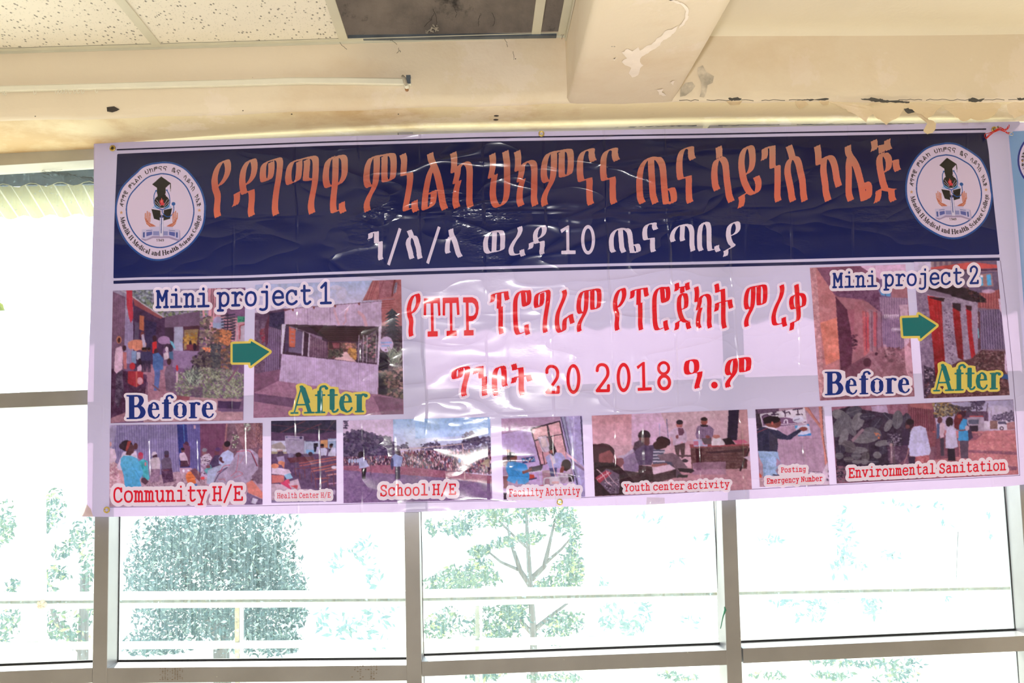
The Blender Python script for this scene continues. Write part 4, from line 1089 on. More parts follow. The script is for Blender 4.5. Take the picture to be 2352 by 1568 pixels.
glyph('je2', "435,135 440,190 428,235;462,195 540,182 570,178;590,128 590,180 602,222;515,195 518,260;522,280 555,285 573,340 574,420 560,465 515,480;512,272 478,320 468,400 472,480 490,560 520,620 560,645 600,645;440,660 495,630;440,665 440,710 428,755;597,655 602,700 618,740", NR, 2.2)
glyph('te2', "978,142 988,200 992,250 1030,228 1068,215;1068,217 1072,320 1074,450 1072,600 1078,680 1093,738;985,402 1050,387 1165,362;985,402 985,450 972,508;1165,362 1170,410 1184,468", NR, 2.2)
glyph('qa', "2083,152 2092,250 2097,400 2110,500 2112,590 2090,645 2028,665;2026,668 2025,710 2016,770;2092,288 2035,308 2015,360 2018,430 2040,478 2095,462;2095,278 2155,285 2185,330 2187,400 2170,448 2110,458", NR, 2.2)
glyph('bo', "790,255 732,280 698,350 692,450 696,560 710,620 728,640;790,252 820,268 833,330 835,420 838,490 855,518", NR, 2.2)
glyph('a_', "1420,163 1370,175 1350,240 1352,310 1380,348 1450,338 1487,300 1490,220 1468,172 1420,163;1505,335 1537,325;1537,328 1532,380 1512,450 1495,520 1502,545", NR, 2.2)
def gshapes(ch, tb, nib=None, thin=1.0):
    """tb: outer px bbox of the printed letter"""
    st, nb, th = G[ch]
    P = [p for s in st for p in s]
    hx, hy = abs(nb[0])/2, abs(nb[1])/2
    sx0, sx1 = min(p[0] for p in P)-hx, max(p[0] for p in P)+hx
    sy0, sy1 = min(p[1] for p in P)-hy, max(p[1] for p in P)+hy
    kx, ky = (tb[2]-tb[0])/(sx1-sx0), (tb[3]-tb[1])/(sy1-sy0)
    out = []
    n2 = nib if nib else (nb[0]*kx, nb[1]*ky)
    hx2, hy2 = abs(n2[0])/2, abs(n2[1])/2
    px0, px1 = min(p[0] for p in P), max(p[0] for p in P); py0, py1 = min(p[1] for p in P), max(p[1] for p in P)
    ax, ay = (tb[2]-tb[0]-2*hx2)/(px1-px0), (tb[3]-tb[1]-2*hy2)/(py1-py0)
    for s in st:
        out.append(s_nib([(tb[0]+hx2+(x-px0)*ax, tb[1]+hy2+(y-py0)*ay) for x, y in s], n2, thin))
    return out
def crop(ox, oy, s): return lambda b: tuple((v/s+(ox if i % 2 == 0 else oy)) for i, v in enumerate(b))
def cpts(ox, oy, s, txt): return [(x/s+ox, y/s+oy) for x, y in parse(txt)[0]]

# ------------------------------------------------------------------ typewriter slab letters (stroke font, baseline 0, capital height 100, cell 80)
TW = {
'M': "-30,3 -16,3|-24,3 -24,97|-30,97 -20,97|-22,97 0,40|0,40 22,97|20,97 30,97|24,97 24,3|16,3 30,3|-32,3 -12,3|12,3 32,3",
'N': "-34,3 -12,3|-22,3 -22,97|-34,97 -20,97|-22,95 22,5|22,3 22,97|10,97 34,97",
'i': "-22,74 0,74|2,74 2,3|-28,3 30,3|0,100 0,104",
'n': "-32,74 -19,74|-18,74 -18,3|-30,3 -6,3|~-18,54 -8,70 8,75 18,62 18,46|18,48 18,3|8,3 32,3",
'm': "-36,74 -25,74|-25,74 -25,3|-33,3 -17,3|~-25,58 -14,74 -2,62 -1,48|-1,52 -1,3|-7,3 6,3|~-1,58 10,74 22,64 23,48|23,52 23,3|17,3 34,3",
'p': "-34,74 -21,74|-20,74 -20,-24|-32,-24 -4,-24|~-20,50 -10,70 8,75 24,62 28,40 22,14 4,2 -12,8 -20,26",
'r': "-28,74 -10,74|-10,74 -10,3|-28,3 12,3|~-10,48 2,68 18,75 30,64",
'o': "~0,75 -20,66 -28,38 -20,10 0,1 20,10 28,38 20,66 0,75",
'j': "-14,74 14,74|~14,74 14,0 8,-20 -10,-26 -24,-22|14,100 14,104",
'e': "~28,40 24,62 6,75 -14,70 -26,50 -26,26 -14,6 6,1 28,12|-26,40 28,40",
'c': "~24,56 14,72 -6,75 -24,60 -28,38 -22,12 -2,1 16,6 28,16|24,72 24,54",
't': "-6,100 -6,22|~-6,22 0,4 14,2 28,12|-22,74 24,74",
'1': "-24,88 0,112|2,112 2,3|-26,3 30,3",
'2': "~-22,80 -20,100 0,112 20,98 20,76 8,52 -24,3|-24,3 28,3|28,3 28,18",
'C': "~26,72 16,92 -4,98 -22,84 -28,50 -22,16 -2,2 18,8 28,20|26,96 26,72",
'u': "-32,74 -20,74|~-20,74 -20,24 -10,3 8,4 20,24|8,74 22,74|22,74 22,3|22,3 32,3",
'y': "-34,74 -12,74|10,74 34,74|-24,74 2,12|24,74 -8,-24|-26,-24 4,-24",
'H': "-32,97 -12,97|12,97 32,97|-22,97 -22,3|22,97 22,3|-32,3 -12,3|12,3 32,3|-22,52 22,52",
'E': "-30,97 28,97|-20,97 -20,3|-30,3 30,3|28,97 28,80|30,3 30,22|-20,52 8,52|8,60 8,42",
'/': "26,112 -26,-12",
'S': "~24,76 16,92 -4,98 -22,86 -22,68 -8,54 12,48 26,32 22,12 4,1 -16,6 -26,24|24,96 24,74|-26,4 -26,26",
'h': "-30,104 -18,104|-18,104 -18,3|-30,3 -6,3|~-18,54 -8,70 8,75 18,62 18,46|18,48 18,3|8,3 30,3",
'l': "-20,104 2,104|2,104 2,3|-26,3 30,3",
'F': "-28,97 30,97|-18,97 -18,3|-28,3 0,3|30,97 30,78|-18,52 12,52|12,60 12,42",
'a': "~-22,66 -6,75 12,72 18,56|18,58 18,10|~18,10 22,3 32,3|~18,44 0,46 -22,38 -26,20 -14,3 4,4 18,20",
'A': "-20,97 0,97|-2,97 -26,3|2,97 26,3|-34,3 -14,3|14,3 34,3|-16,36 16,36",
'v': "-34,74 -12,74|12,74 34,74|-24,74 0,5|24,74 0,5",
'Y': "-34,97 -12,97|12,97 34,97|-24,97 0,52|24,97 0,52|0,52 0,3|-14,3 14,3",
's': "~20,56 10,72 -8,75 -20,64 -14,46 6,38 22,28 18,8 0,1 -16,6 -24,20|20,72 20,56|-24,3 -24,20",
'P': "-30,97 4,97|-18,97 -18,3|-30,3 2,3|~0,97 22,90 28,72 20,54 0,48|-18,48 2,48",
'g': "~20,40 14,66 -4,75 -22,62 -26,40 -18,14 0,8 16,22 20,40|20,74 32,74|~20,74 20,-8 10,-24 -8,-26 -20,-24",
'b': "-32,104 -20,104|-20,104 -20,3|-32,3 -20,3|~-20,50 -10,70 8,75 24,62 28,40 22,14 4,2 -12,8 -20,26",
}
def tw_text(text, p0, p1, cap0, cap1, sw=15, adv=80, space=38):
    xs = []; x = 0
    for ch in text:
        if ch == ' ': x += space; continue
        if xs: pass
        xs.append((ch, x)); x += adv
    # positions of letter centres
    L = xs[-1][1]; out = []
    dx, dy = p1[0]-p0[0], p1[1]-p0[1]; ux = dx/L
    for ch, x in xs:
        t = x/L; cx, cy = p0[0]+dx*t, p0[1]+dy*t; k = (cap0+(cap1-cap0)*t)/100.0
        kx = ux*1.0; sl = dy/dx
        for st in TW[ch].split('|'):
            sm = st.startswith('~'); pts = [tuple(float(v) for v in q.split(',')) for q in st.lstrip('~').split()]
            P = [(cx+a*kx, cy-b*k+a*kx*sl) for a, b in pts]
            rx, ry = sw/2*kx, sw/2*k
            out.append(s_stroke(P, max(rx, .5), max(ry, .5), sm))
    return out
# bold roman letters, drawn with an upright flat pen: "path|..." with per stroke nib (a,b)
TM = {
'B': (74, ["4,97 38,97@3,3", "4,3 38,3@3,3", "20,95 20,5@9.5,3", "~30,96 48,94 55,76 46,57 30,53@8.5,3.5", "~30,52 50,50 60,28 50,7 30,4@9.5,3.5"]),
'e': (50, ["~40,42 37,58 25,68 14,58 10,36 14,14 26,3 38,8 43,18@3,3", "~14,58 10,36 14,14 20,8@7.5,4", "~37,44 36,56 28,67@5,2.5", "10,40 42,40@2,2.8"]),
'f': (40, ["19,80 19,4@8.5,3", "~19,76 22,94 34,98 40,92@4,4", "40,90 40,91@5.5,5", "5,66 34,66@2.5,3", "6,3 34,3@2.5,3"]),
'o': (56, ["~28,68 13,58 10,35 13,12 28,3@2.5,3", "~28,68 43,58 46,35 43,12 28,3@2.5,3", "~14,54 12,35 14,16@7.5,4", "~42,54 44,35 42,16@7.5,4"]),
'r': (46, ["17,66 17,4@8.5,3", "5,66 18,66@2.5,2.5", "5,3 30,3@2.5,3", "~19,52 26,66 36,66@4,4", "38,62 38,63@6,6"]),
'A': (76, ["36,97 62,6@6.5,4", "40,92 56,40@8,3", "36,97 13,5@2.2,3", "20,32 52,32@2,2.6", "3,3 24,3@2.5,2.8", "46,3 76,3@2.5,2.8"]),
't': (38, ["18,86 18,14@8,3", "~18,14 22,4 32,6 36,12@3.5,3.5", "5,66 34,66@2.5,3"]),
'M': (92, ["4,97 20,97@2,3", "14,97 14,3@2.5,3", "16,97 44,8@7,3", "74,97 44,8@2,3", "76,97 76,3@8,3", "76,97 90,97@2,3", "4,3 24,3@2,3", "64,3 90,3@2,3"]),
'n': (56, ["16,66 16,3@7.5,3", "5,66 16,66@2,2.5", "5,3 27,3@2,2.5", "~18,54 30,67 42,58 42,44@3.5,3", "42,50 42,3@7.5,3", "33,3 54,3@2,2.5"]),
'l': (30, ["15,97 15,3@7.5,3", "4,97 15,97@2,2.5", "4,3 27,3@2,2.5"]),
'i': (30, ["15,66 15,3@7.5,3", "4,66 15,66@2,2.5", "4,3 27,3@2,2.5", "15,90 15,91@7,6.5"]),
'k': (56, ["16,97 16,3@7.5,3", "4,97 16,97@2,2.5", "4,3 27,3@2,2.5", "44,65 20,34@2,2.5", "26,40 46,5@6.5,3", "36,3 55,3@2,2.5", "34,66 52,66@2,2.5"]),
'I': (40, ["20,97 20,3@8,3", "6,97 34,97@2,2.5", "6,3 34,3@2,2.5"]),
'd': (56, ["40,97 40,3@7.5,3", "30,97 40,97@2,2.5", "~40,56 24,68 12,54 10,34 14,10 28,3 40,14@3,3", "~14,54 11,34 15,14@6.5,3", "40,3 52,3@2,2.5"]),
'c': (46, ["~38,54 26,68 13,56 10,35 15,12 28,3 40,14@3,3", "~14,56 11,35 15,14@6.5,3", "36,55 36,57@5,5"]),
'a': (50, ["~12,58 24,68 34,60 35,44@3,3", "34,52 34,8@7,3", "34,3 46,6@2,3", "~34,42 16,32 12,16 20,4 34,14@4.5,3.5", "13,54 13,55@5,5"]),
'H': (80, ["16,97 16,3@8,3", "62,97 62,3@8,3", "4,97 28,97@2,2.5", "4,3 28,3@2,2.5", "50,97 74,97@2,2.5", "50,3 74,3@2,2.5", "16,50 62,50@2,2.8"]),
'h': (58, ["16,97 16,3@7.5,3", "4,97 16,97@2,2.5", "5,3 27,3@2,2.5", "~18,54 30,67 42,58 42,44@3.5,3", "42,50 42,3@7.5,3", "33,3 54,3@2,2.5"]),
'S': (56, ["~44,74 38,92 24,98 12,86 14,66 32,50 44,32 38,8 24,2 12,10 7,28@4,3.5", "~14,68 32,50 42,36@7,5"]),
'C': (70, ["~56,72 46,92 32,98 16,82 11,50 18,16 34,2 48,6 60,24@3,3", "~16,76 11,50 17,22@7.5,3"]),
'g': (52, ["~26,68 14,58 14,40 26,32 37,40 37,58 26,68@4.5,3", "~18,30 12,20 24,12 40,8 46,-6 34,-22 16,-22 8,-10 16,0@4,3.5", "38,64 50,66@3,4"]),
' ': (26, []),
'1': (50, ["26,97 26,3@7,3", "12,84 26,97@3,3", "12,3 40,3@2,2.5"]),
'9': (54, ["~26,97 12,84 12,60 26,48 42,60 42,84 26,97@5,4", "~42,80 42,40 30,6 16,3@5,4"]),
'4': (54, ["38,97 38,3@6,3", "38,97 8,30@3,3", "6,28 50,28@3,4"]),
}
def tm_shapes(ch, fn, kx, ky):
    out = []
    for st in TM[ch][1]:
        sm = st.startswith('~'); body, nb = st.lstrip('~').split('@'); a, b = (float(v) for v in nb.split(','))
        pts = [tuple(float(v) for v in q.split(',')) for q in body.split()]
        out.append(s_stroke([fn(x, y) for x, y in pts], a*kx, b*ky, sm))
    return out
def tm_text(text, p0, p1, cap0, cap1, w):
    """p0,p1 px baseline start/end; letters take the whole width"""
    tot = sum(TM[c][0] for c in text); x = 0; out = []
    dx, dy = p1[0]-p0[0], p1[1]-p0[1]; kx = dx/tot
    for ch in text:
        t = x/tot; k = (cap0+(cap1-cap0)*t)/100
        out += tm_shapes(ch, lambda a, b, x=x, k=k: (p0[0]+(x+a)*kx, p0[1]+dy*(x+a)/tot-b*k), kx*w, k)
        x += TM[ch][0]
    return out
# ------------------------------------------------------------------ picture painter (colour per grid point of the print)
def vnoise(r, shape, cellpx):
    h, w = shape; gh, gw = int(h/cellpx)+3, int(w/cellpx)+3
    g = r.uniform(-1, 1, (gh, gw)); y = np.arange(h)/cellpx; x = np.arange(w)/cellpx
    y0, x0 = y.astype(int), x.astype(int); fy, fx = (y-y0)[:, None], (x-x0)[None, :]
    fy, fx = fy*fy*(3-2*fy), fx*fx*(3-2*fx)
    a, b = g[y0][:, x0], g[y0][:, x0+1]; c, d = g[y0+1][:, x0], g[y0+1][:, x0+1]
    return (a*(1-fx)+b*fx)*(1-fy)+(c*(1-fx)+d*fx)*fy
class Canvas:
    def __init__(s, quad, cell=1.5, ss=2, seed=1, bg=(150, 110, 140)):
        s.q = np.array(quad, float); s.cell = cell
        s.x0, s.y0 = s.q[:, 0].min()-2, s.q[:, 1].min()-2
        s.res = cell/ss; s.w = int((s.q[:, 0].max()+2-s.x0)/s.res)+2; s.h = int((s.q[:, 1].max()+2-s.y0)/s.res)+2
        s.A = np.tile(np.array(bg, float), (s.h, s.w, 1)); s.r = np.random.default_rng(seed); s.ss = ss
        s.frame(0, 0, 1)
    def frame(s, ox, oy, k): s.ox, s.oy, s.k = ox, oy, k; return s
    def _P(s, t): return [(x/s.k+s.ox, y/s.k+s.oy) for x, y in (parse(t)[0] if isinstance(t, str) else t)]
    def _reg(s, bb, pad=1):
        i0, i1 = max(0, int((bb[0]-pad-s.x0)/s.res)), min(s.w, int((bb[2]+pad-s.x0)/s.res)+2)
        j0, j1 = max(0, int((bb[1]-pad-s.y0)/s.res)), min(s.h, int((bb[3]+pad-s.y0)/s.res)+2)
        X, Y = np.meshgrid(s.x0+np.arange(i0, i1)*s.res, s.y0+np.arange(j0, j1)*s.res)
        return i0, i1, j0, j1, X, Y
    def _mask(s, pts, X, Y):
        ins = np.zeros(X.shape, bool); n = len(pts)
        for i in range(n):
            a, b = pts[i], pts[(i+1) % n]
            if a[1] != b[1]: ins ^= ((a[1] > Y) != (b[1] > Y)) & (X < (b[0]-a[0])*(Y-a[1])/(b[1]-a[1])+a[0])
        return ins
    def _put(s, reg, m, col, al=1.0, tex=0, grad=None):
        i0, i1, j0, j1, X, Y = reg
        if X.size == 0: return
        sub = s.A[j0:j1, i0:i1]
        c = np.tile(np.array(col, float), X.shape+(1,))
        if grad is not None:      # second colour reached at the bottom
            y0, y1 = Y[m].min() if m.any() else 0, Y[m].max() if m.any() else 1
            t = np.clip((Y-y0)/(y1-y0+1e-6), 0, 1)[..., None]; c = c*(1-t)+np.array(grad, float)*t
        if tex: c = c+(vnoise(s.r, X.shape, 3)*tex+vnoise(s.r, X.shape, 9)*tex)[..., None]
        a = (m*al)[..., None]; s.A[j0:j1, i0:i1] = sub*(1-a)+c*a
    def poly(s, t, col, al=1.0, tex=0, grad=None):
        P = s._P(t); xs = [p[0] for p in P]; ys = [p[1] for p in P]; reg = s._reg((min(xs), min(ys), max(xs), max(ys)))
        s._put(reg, s._mask(P, reg[4], reg[5]), col, al, tex, grad); return s
    def ell(s, cx, cy, rx, ry, col, al=1.0, tex=0, rot=0):
        (cx, cy), = s._P([(cx, cy)]); rx /= s.k; ry /= s.k; R_ = max(rx, ry)
        reg = s._reg((cx-R_, cy-R_, cx+R_, cy+R_)); c_, s_ = math.cos(rot), math.sin(rot)
        X, Y = reg[4]-cx, reg[5]-cy; u, v = X*c_+Y*s_, -X*s_+Y*c_
        s._put(reg, (u/rx)**2+(v/ry)**2 < 1, col, al, tex); return s
    def line(s, t, w, col, al=1.0, smooth=False):
        P = s._P(t); P = cr_path(P) if smooth else P; w = max(w/s.k/2, .3)
        xs = [p[0] for p in P]; ys = [p[1] for p in P]; reg = s._reg((min(xs)-w, min(ys)-w, max(xs)+w, max(ys)+w))
        m = np.zeros(reg[4].shape, bool)
        for i in range(len(P)-1): m |= seg_dist(reg[4], reg[5], P[i], P[i+1]) < w
        s._put(reg, m, col, al); return s
    def shape(s, sh, col, al=1.0):
        reg = s._reg(sh[0]); s._put(reg, sh[1](reg[4], reg[5]) < 0, col, al); return s
    def stripes(s, t, period, col, duty=.4, al=.5, slope=0.0, horiz=False):
        P = s._P(t); xs = [p[0] for p in P]; ys = [p[1] for p in P]; reg = s._reg((min(xs), min(ys), max(xs), max(ys)))
        p = period/s.k; X, Y = reg[4], reg[5]; u = (Y-X*slope) if horiz else (X-Y*slope)
        m = s._mask(P, X, Y) & (np.mod(u, p) < p*duty); s._put(reg, m, col, al); return s
    def blobs(s, t, n, r0, r1, cols, al=.9, asp=1.0):
        P = s._P(t); xs = [p[0] for p in P]; ys = [p[1] for p in P]
        k = 0; tries = 0
        while k < n and tries < n*6:
            tries += 1
            x, y = s.r.uniform(min(xs), max(xs)), s.r.uniform(min(ys), max(ys))
            if not s._mask(P, np.array([[x]]), np.array([[y]]))[0, 0]: continue
            k += 1; rr = s.r.uniform(r0, r1)/s.k; c = np.array(cols[s.r.integers(len(cols))], float)+s.r.normal(0, 7)
            R_ = rr*max(1, asp); reg = s._reg((x-R_, y-R_, x+R_, y+R_))
            a = s.r.uniform(0, math.pi) if asp == 1.0 else 0.0
            if asp == 1.0: u, v = (reg[4]-x), (reg[5]-y)*s.r.uniform(.9, 1.8)
            else: u, v = (reg[4]-x)*1.0, (reg[5]-y)/asp
            s._put(reg, u*u+v*v < rr*rr, c, al)
        return s
    def blades(s, t, n, L, w, cols, al=.9, up=True):
        P = s._P(t); xs = [p[0] for p in P]; ys = [p[1] for p in P]
        for _ in range(n):
            for _t in range(20):
                x, y = s.r.uniform(min(xs), max(xs)), s.r.uniform(min(ys), max(ys))
                if s._mask(P, np.array([[x]]), np.array([[y]]))[0, 0]: break
            a = s.r.uniform(-2.6, -.5) if up else s.r.uniform(0, 6.3); l = L/s.k*s.r.uniform(.5, 1.2)
            q = (x+l*math.cos(a), y+l*math.sin(a)); ww = w/s.k/2
            reg = s._reg((min(x, q[0])-ww, min(y, q[1])-ww, max(x, q[0])+ww, max(y, q[1])+ww))
            c = np.array(cols[s.r.integers(len(cols))], float)+s.r.normal(0, 6)
            s._put(reg, seg_dist(reg[4], reg[5], (x, y), q) < ww, c, al)
        return s
    def person(s, x, y, h, top, leg, skin=(110, 60, 60), hair=(40, 25, 35), w=1.0):
        """small standing figure, x centre, y feet (crop units), h height"""
        u = h/7.5
        s.poly([(x-.55*u*w, y), (x-.7*u*w, y-3.8*u), (x+.7*u*w, y-3.8*u), (x+.55*u*w, y), (x+.1*u, y), (x, y-3.2*u), (x-.1*u, y)], leg)
        s.poly([(x-.85*u*w, y-3.4*u), (x-1.05*u*w, y-5.4*u), (x-.6*u*w, y-6.2*u), (x+.6*u*w, y-6.2*u), (x+1.05*u*w, y-5.4*u), (x+.85*u*w, y-3.4*u)], top, tex=5)
        s.ell(x, y-6.85*u, .5*u, .65*u, skin); s.ell(x, y-7.1*u, .52*u, .45*u, hair); return s
    def grain(s, amp=4, big=5):
        # camera softness, then uneven tone at several scales as in a snapshot
        B = s.A.copy()
        for ax in (0, 1):
            B = (np.roll(B, 1, ax) + np.roll(B, -1, ax) + 2 * B) / 4
        s.A = B
        lum = s.A.mean(2, keepdims=True)
        t = vnoise(s.r, (s.h, s.w), 5) * 6 + vnoise(s.r, (s.h, s.w), 11) * 8 + vnoise(s.r, (s.h, s.w), 40) * 6
        s.A = s.A * (1 + (t / 130.0)[..., None]) + (lum - s.A) * 0.08
        s.A += (s.r.normal(0, amp, (s.h, s.w)))[..., None]+(vnoise(s.r, (s.h, s.w), 26)*big)[..., None]; return s
    def build(s, name, parent, off=0.0012, label=None, Y0=None):
        TL, TR, BR, BL = s.q
        nx, ny = int(max(np.linalg.norm(TR-TL), np.linalg.norm(BR-BL))/s.cell)+1, int(max(np.linalg.norm(BL-TL), np.linalg.norm(BR-TR))/s.cell)+1
        u, v = np.meshgrid(np.linspace(0, 1, nx+1), np.linspace(0, 1, ny+1))
        u_, v_ = u[..., None], v[..., None]
        P = (TL*(1-u_)+TR*u_)*(1-v_)+(BL*(1-u_)+BR*u_)*v_
        # box average of the supersampled picture
        k = s.ss; C_ = s.A
        acc = np.zeros(P.shape[:2]+(3,)); fx = (P[..., 0]-s.x0)/s.res; fy = (P[..., 1]-s.y0)/s.res
        for dx in range(k):
            for dy in range(k):
                ix = np.clip(np.round(fx+dx-(k-1)/2).astype(int), 0, s.w-1); iy = np.clip(np.round(fy+dy-(k-1)/2).astype(int), 0, s.h-1)
                acc += C_[iy, ix]
        acc = np.clip(acc/(k*k), 0, 255)
        V = bsurf(P[..., 0].ravel(), P[..., 1].ravel(), off, Y0 if Y0 is not None else YBN)
        n = nx+1; i, j = np.meshgrid(np.arange(nx), np.arange(ny)); a = (j*n+i).ravel()
        Q = np.stack([a, a+n, a+n+1, a+1], 1)
        o = fast_mesh(name, V, Q, M_vinyl, parent, True, lin(acc.reshape(-1, 3)))
        if label: o['label'] = label
        return o

def ph_before1(parent):
    c = Canvas([(262.8, 668.8), (565, 661.3), (560.5, 965.3), (257.6, 971.8)], 1.4, seed=21, bg=(118, 84, 128)).frame(250, 640, 4.612)
    c.poly("30,80 1460,80 1460,420 30,420", (150, 135, 170), tex=10)
    c.blobs("260,110 480,110 480,320 380,300 260,180", 260, 6, 20, [(110, 110, 140), (160, 165, 190), (90, 95, 110), (130, 140, 130)])
    c.blobs("380,250 1050,300 1050,400 600,410", 240, 6, 14, [(120, 130, 100), (90, 90, 100), (140, 150, 110)])
    c.poly("1060,90 1460,90 1460,700 1060,700", (205, 140, 165), tex=6).poly("1190,95 1460,95 1460,420 1240,420 1240,200", (120, 80, 125), tex=6)
    for x in (1100, 1120, 1150): c.line([(x, 95), (x-15, 400)], 10, (120, 75, 95))
    c.line("1010,340 1050,700", 22, (215, 145, 160)); c.line("1080,300 1100,700", 14, (225, 155, 175))
    c.poly("30,130 190,200 180,1250 30,1300", (115, 80, 115), tex=8).stripes("30,130 190,200 180,1250 30,1300", 22, (140, 100, 130), .4, .4)
    c.poly("190,400 290,470 285,900 175,900", (160, 140, 185), tex=6).stripes("190,400 290,470 285,900 175,900", 18, (120, 95, 150), .4, .6)
    c.poly("270,210 560,400 610,420 620,560 560,1000 280,1000", (75, 45, 85), tex=8)
    c.poly("265,200 300,225 590,410 560,430 290,290", (150, 75, 90)).line("150,130 260,190 400,290 590,410", 12, (185, 175, 195))
    c.poly("340,390 388,400 385,560 338,540", (190, 105, 85)).poly("290,460 335,470 330,700 285,690", (95, 75, 115))
    c.poly("400,440 520,470 500,720 400,740", (55, 40, 85), tex=8)
    c.poly("605,410 975,345 970,520 700,515 605,520", (120, 90, 125), tex=6).stripes("605,410 975,345 970,520 605,520", 16, (100, 70, 110), .4, .5)
    c.poly("610,520 700,520 700,740 600,740", (70, 45, 75)).poly("705,515 800,515 795,765 700,765", (165, 160, 195))
    c.poly("800,510 970,500 965,770 795,765", (85, 45, 70)).poly("810,545 960,535 945,700 805,760", (150, 120, 95), tex=12)
    c.blobs("810,580 945,580 940,710 810,720", 70, 8, 18, [(205, 150, 80), (190, 140, 60), (160, 110, 70)])
    c.ell(875, 690, 14, 32, (50, 30, 50)).poly("835,700 910,700 910,760 835,760", (120, 50, 70)).ell(920, 725, 18, 40, (45, 20, 50))
    c.poly("690,765 960,768 880,960 685,940", (150, 120, 165), tex=6).stripes("690,765 960,768 880,960 685,940", 14, (130, 100, 150), .4, .5)
    c.poly("200,130 262,130 274,420 250,475 225,400 205,280", (190, 50, 75), tex=4)
    c.ell(1168, 470, 58, 65, (165, 150, 195)).poly("1110,470 1228,470 1222,530 1112,530", (150, 160, 200))
    for k in range(9): c.line([(1260-60+k*2, 400+k*32), (1340, 380+k*32)], 14, (45, 40, 70), .9); c.line([(1230, 420+k*30), (1360-k*3, 440+k*30)], 10, (50, 45, 75), .8)
    c.line("1265,370 1270,800", 12, (60, 40, 70)).line("1365,480 1365,760", 8, (190, 175, 195)).poly("1370,400 1452,405 1448,460 1372,465", (60, 150, 125)).blobs("1378,412 1446,412 1446,455 1378,455", 24, 3, 6, [(30, 80, 90)])
    c.poly("1395,500 1460,480 1460,700 1395,690", (190, 170, 195)).line("1395,640 1400,500 1460,485", 10, (160, 60, 75))
    c.poly("380,900 660,930 700,1210 470,1300 400,1300 300,1500 30,1530 30,1300", (160, 110, 135), tex=10)
    c.poly("30,950 420,1020 400,1250 180,1420 30,1480", (75, 38, 75), tex=14)
    # garden
    c.blobs("980,400 1100,400 1100,960 960,900", 200, 8, 22, [(110, 90, 95), (140, 110, 120), (80, 60, 80), (150, 140, 120)])
    c.blobs("1100,530 1300,560 1310,980 1080,980", 420, 8, 22, [(100, 75, 80), (140, 100, 85), (80, 65, 80), (170, 110, 90), (110, 90, 90)])
    c.blobs("1190,540 1310,560 1290,720 1180,660", 120, 6, 15, [(225, 140, 100), (205, 125, 90), (190, 110, 80)])
    c.blobs("1000,740 1090,730 1080,800 1000,800", 50, 6, 14, [(225, 130, 95), (180, 100, 80)])
    c.blobs("880,860 1000,760 1180,800 1180,1000 1000,1000 900,960", 330, 8, 22, [(85, 70, 85), (110, 95, 95), (60, 45, 70)])
    c.blobs("1090,700 1190,700 1180,1100 1110,1100", 200, 8, 20, [(75, 70, 85), (100, 95, 100), (60, 60, 80)])
    c.blobs("720,1000 1000,940 1300,960 1440,1020 1430,1270 1000,1270 720,1230", 1500, 5, 15, [(150, 150, 135), (125, 130, 115), (100, 95, 105), (165, 165, 150), (115, 115, 95), (135, 110, 130)])
    c.blades("840,1000 960,1000 960,1140 840,1140", 130, 70, 6, [(175, 185, 170), (125, 140, 125), (80, 80, 90)])
    c.blades("1000,960 1440,1000 1430,1260 1000,1260", 160, 50, 4, [(175, 180, 150), (120, 130, 110)])
    c.poly("880,1180 1000,1140 1010,1290 880,1270", (85, 60, 95), .6).line("1385,925 1275,1085", 18, (130, 85, 115))
    c.poly("700,1240 1160,1270 1165,1400 1430,1400 1430,1500 380,1520 380,1300", (185, 140, 160), tex=10)
    c.poly("700,1235 870,1250 860,1290 700,1280", (150, 80, 100)).poly("1165,1290 1410,1300 1390,1380 1160,1370", (75, 48, 95)).poly("1165,1265 1430,1275 1405,1302 1165,1295", (170, 125, 150))
    c.poly("1180,1380 1430,1385 1430,1410 1200,1410", (110, 80, 130), .7)
    # people
    c.ell(125, 650, 26, 40, (200, 120, 100)).ell(125, 655, 16, 28, (70, 35, 45)).poly("90,740 150,715 168,790 160,960 110,1020 72,980 80,830", (215, 175, 205), tex=8)
    c.poly("95,1010 160,960 175,1200 110,1380 80,1300", (80, 60, 90), tex=22).ell(180, 740, 20, 30, (65, 35, 55)).poly("165,780 205,780 205,960 175,960", (190, 110, 120))
    c.ell(315, 700, 98, 52, (210, 130, 115)).poly("215,720 235,690 320,650 400,700 415,775 385,770 350,755 300,770 265,745 240,750", (212, 130, 112))
    for x in (265, 315, 365): c.line([(x, 665), (x-12, 760)], 4, (170, 90, 85))
    c.poly("255,770 310,770 305,900 260,900", (130, 150, 195)).poly("310,780 350,780 350,860 310,860", (190, 180, 205)).ell(370, 600, 20, 38, (120, 60, 70)).poly("360,600 385,590 410,720 375,740", (185, 165, 200))
    c.ell(497, 638, 22, 34, (60, 30, 50)).poly("472,680 520,665 520,790 478,790", (205, 40, 55))
    c.ell(596, 655, 64, 44, (165, 125, 175)).poly("535,665 550,625 600,610 650,640 665,690 600,690", (160, 120, 170)).poly("655,655 690,670 722,745 690,735", (110, 175, 205))
    c.ell(515, 775, 22, 34, (65, 35, 55)).poly("478,800 540,785 590,850 590,960 500,990 480,930", (70, 100, 165), tex=8).poly("500,980 560,960 540,1180 490,1190", (85, 100, 165), tex=6)
    c.ell(628, 750, 18, 28, (205, 180, 205)).poly("590,800 640,770 650,850 600,860", (210, 185, 205)).ell(668, 740, 24, 40, (55, 35, 65)).poly("650,780 690,770 695,860 655,850", (75, 105, 150))
    c.ell(650, 880, 22, 36, (70, 40, 55)).poly("600,1000 625,930 680,920 705,1000 712,1200 620,1190", (115, 90, 120), tex=10).ell(735, 945, 12, 32, (205, 40, 55)).poly("722,985 745,985 742,1100 725,1100", (200, 165, 190))
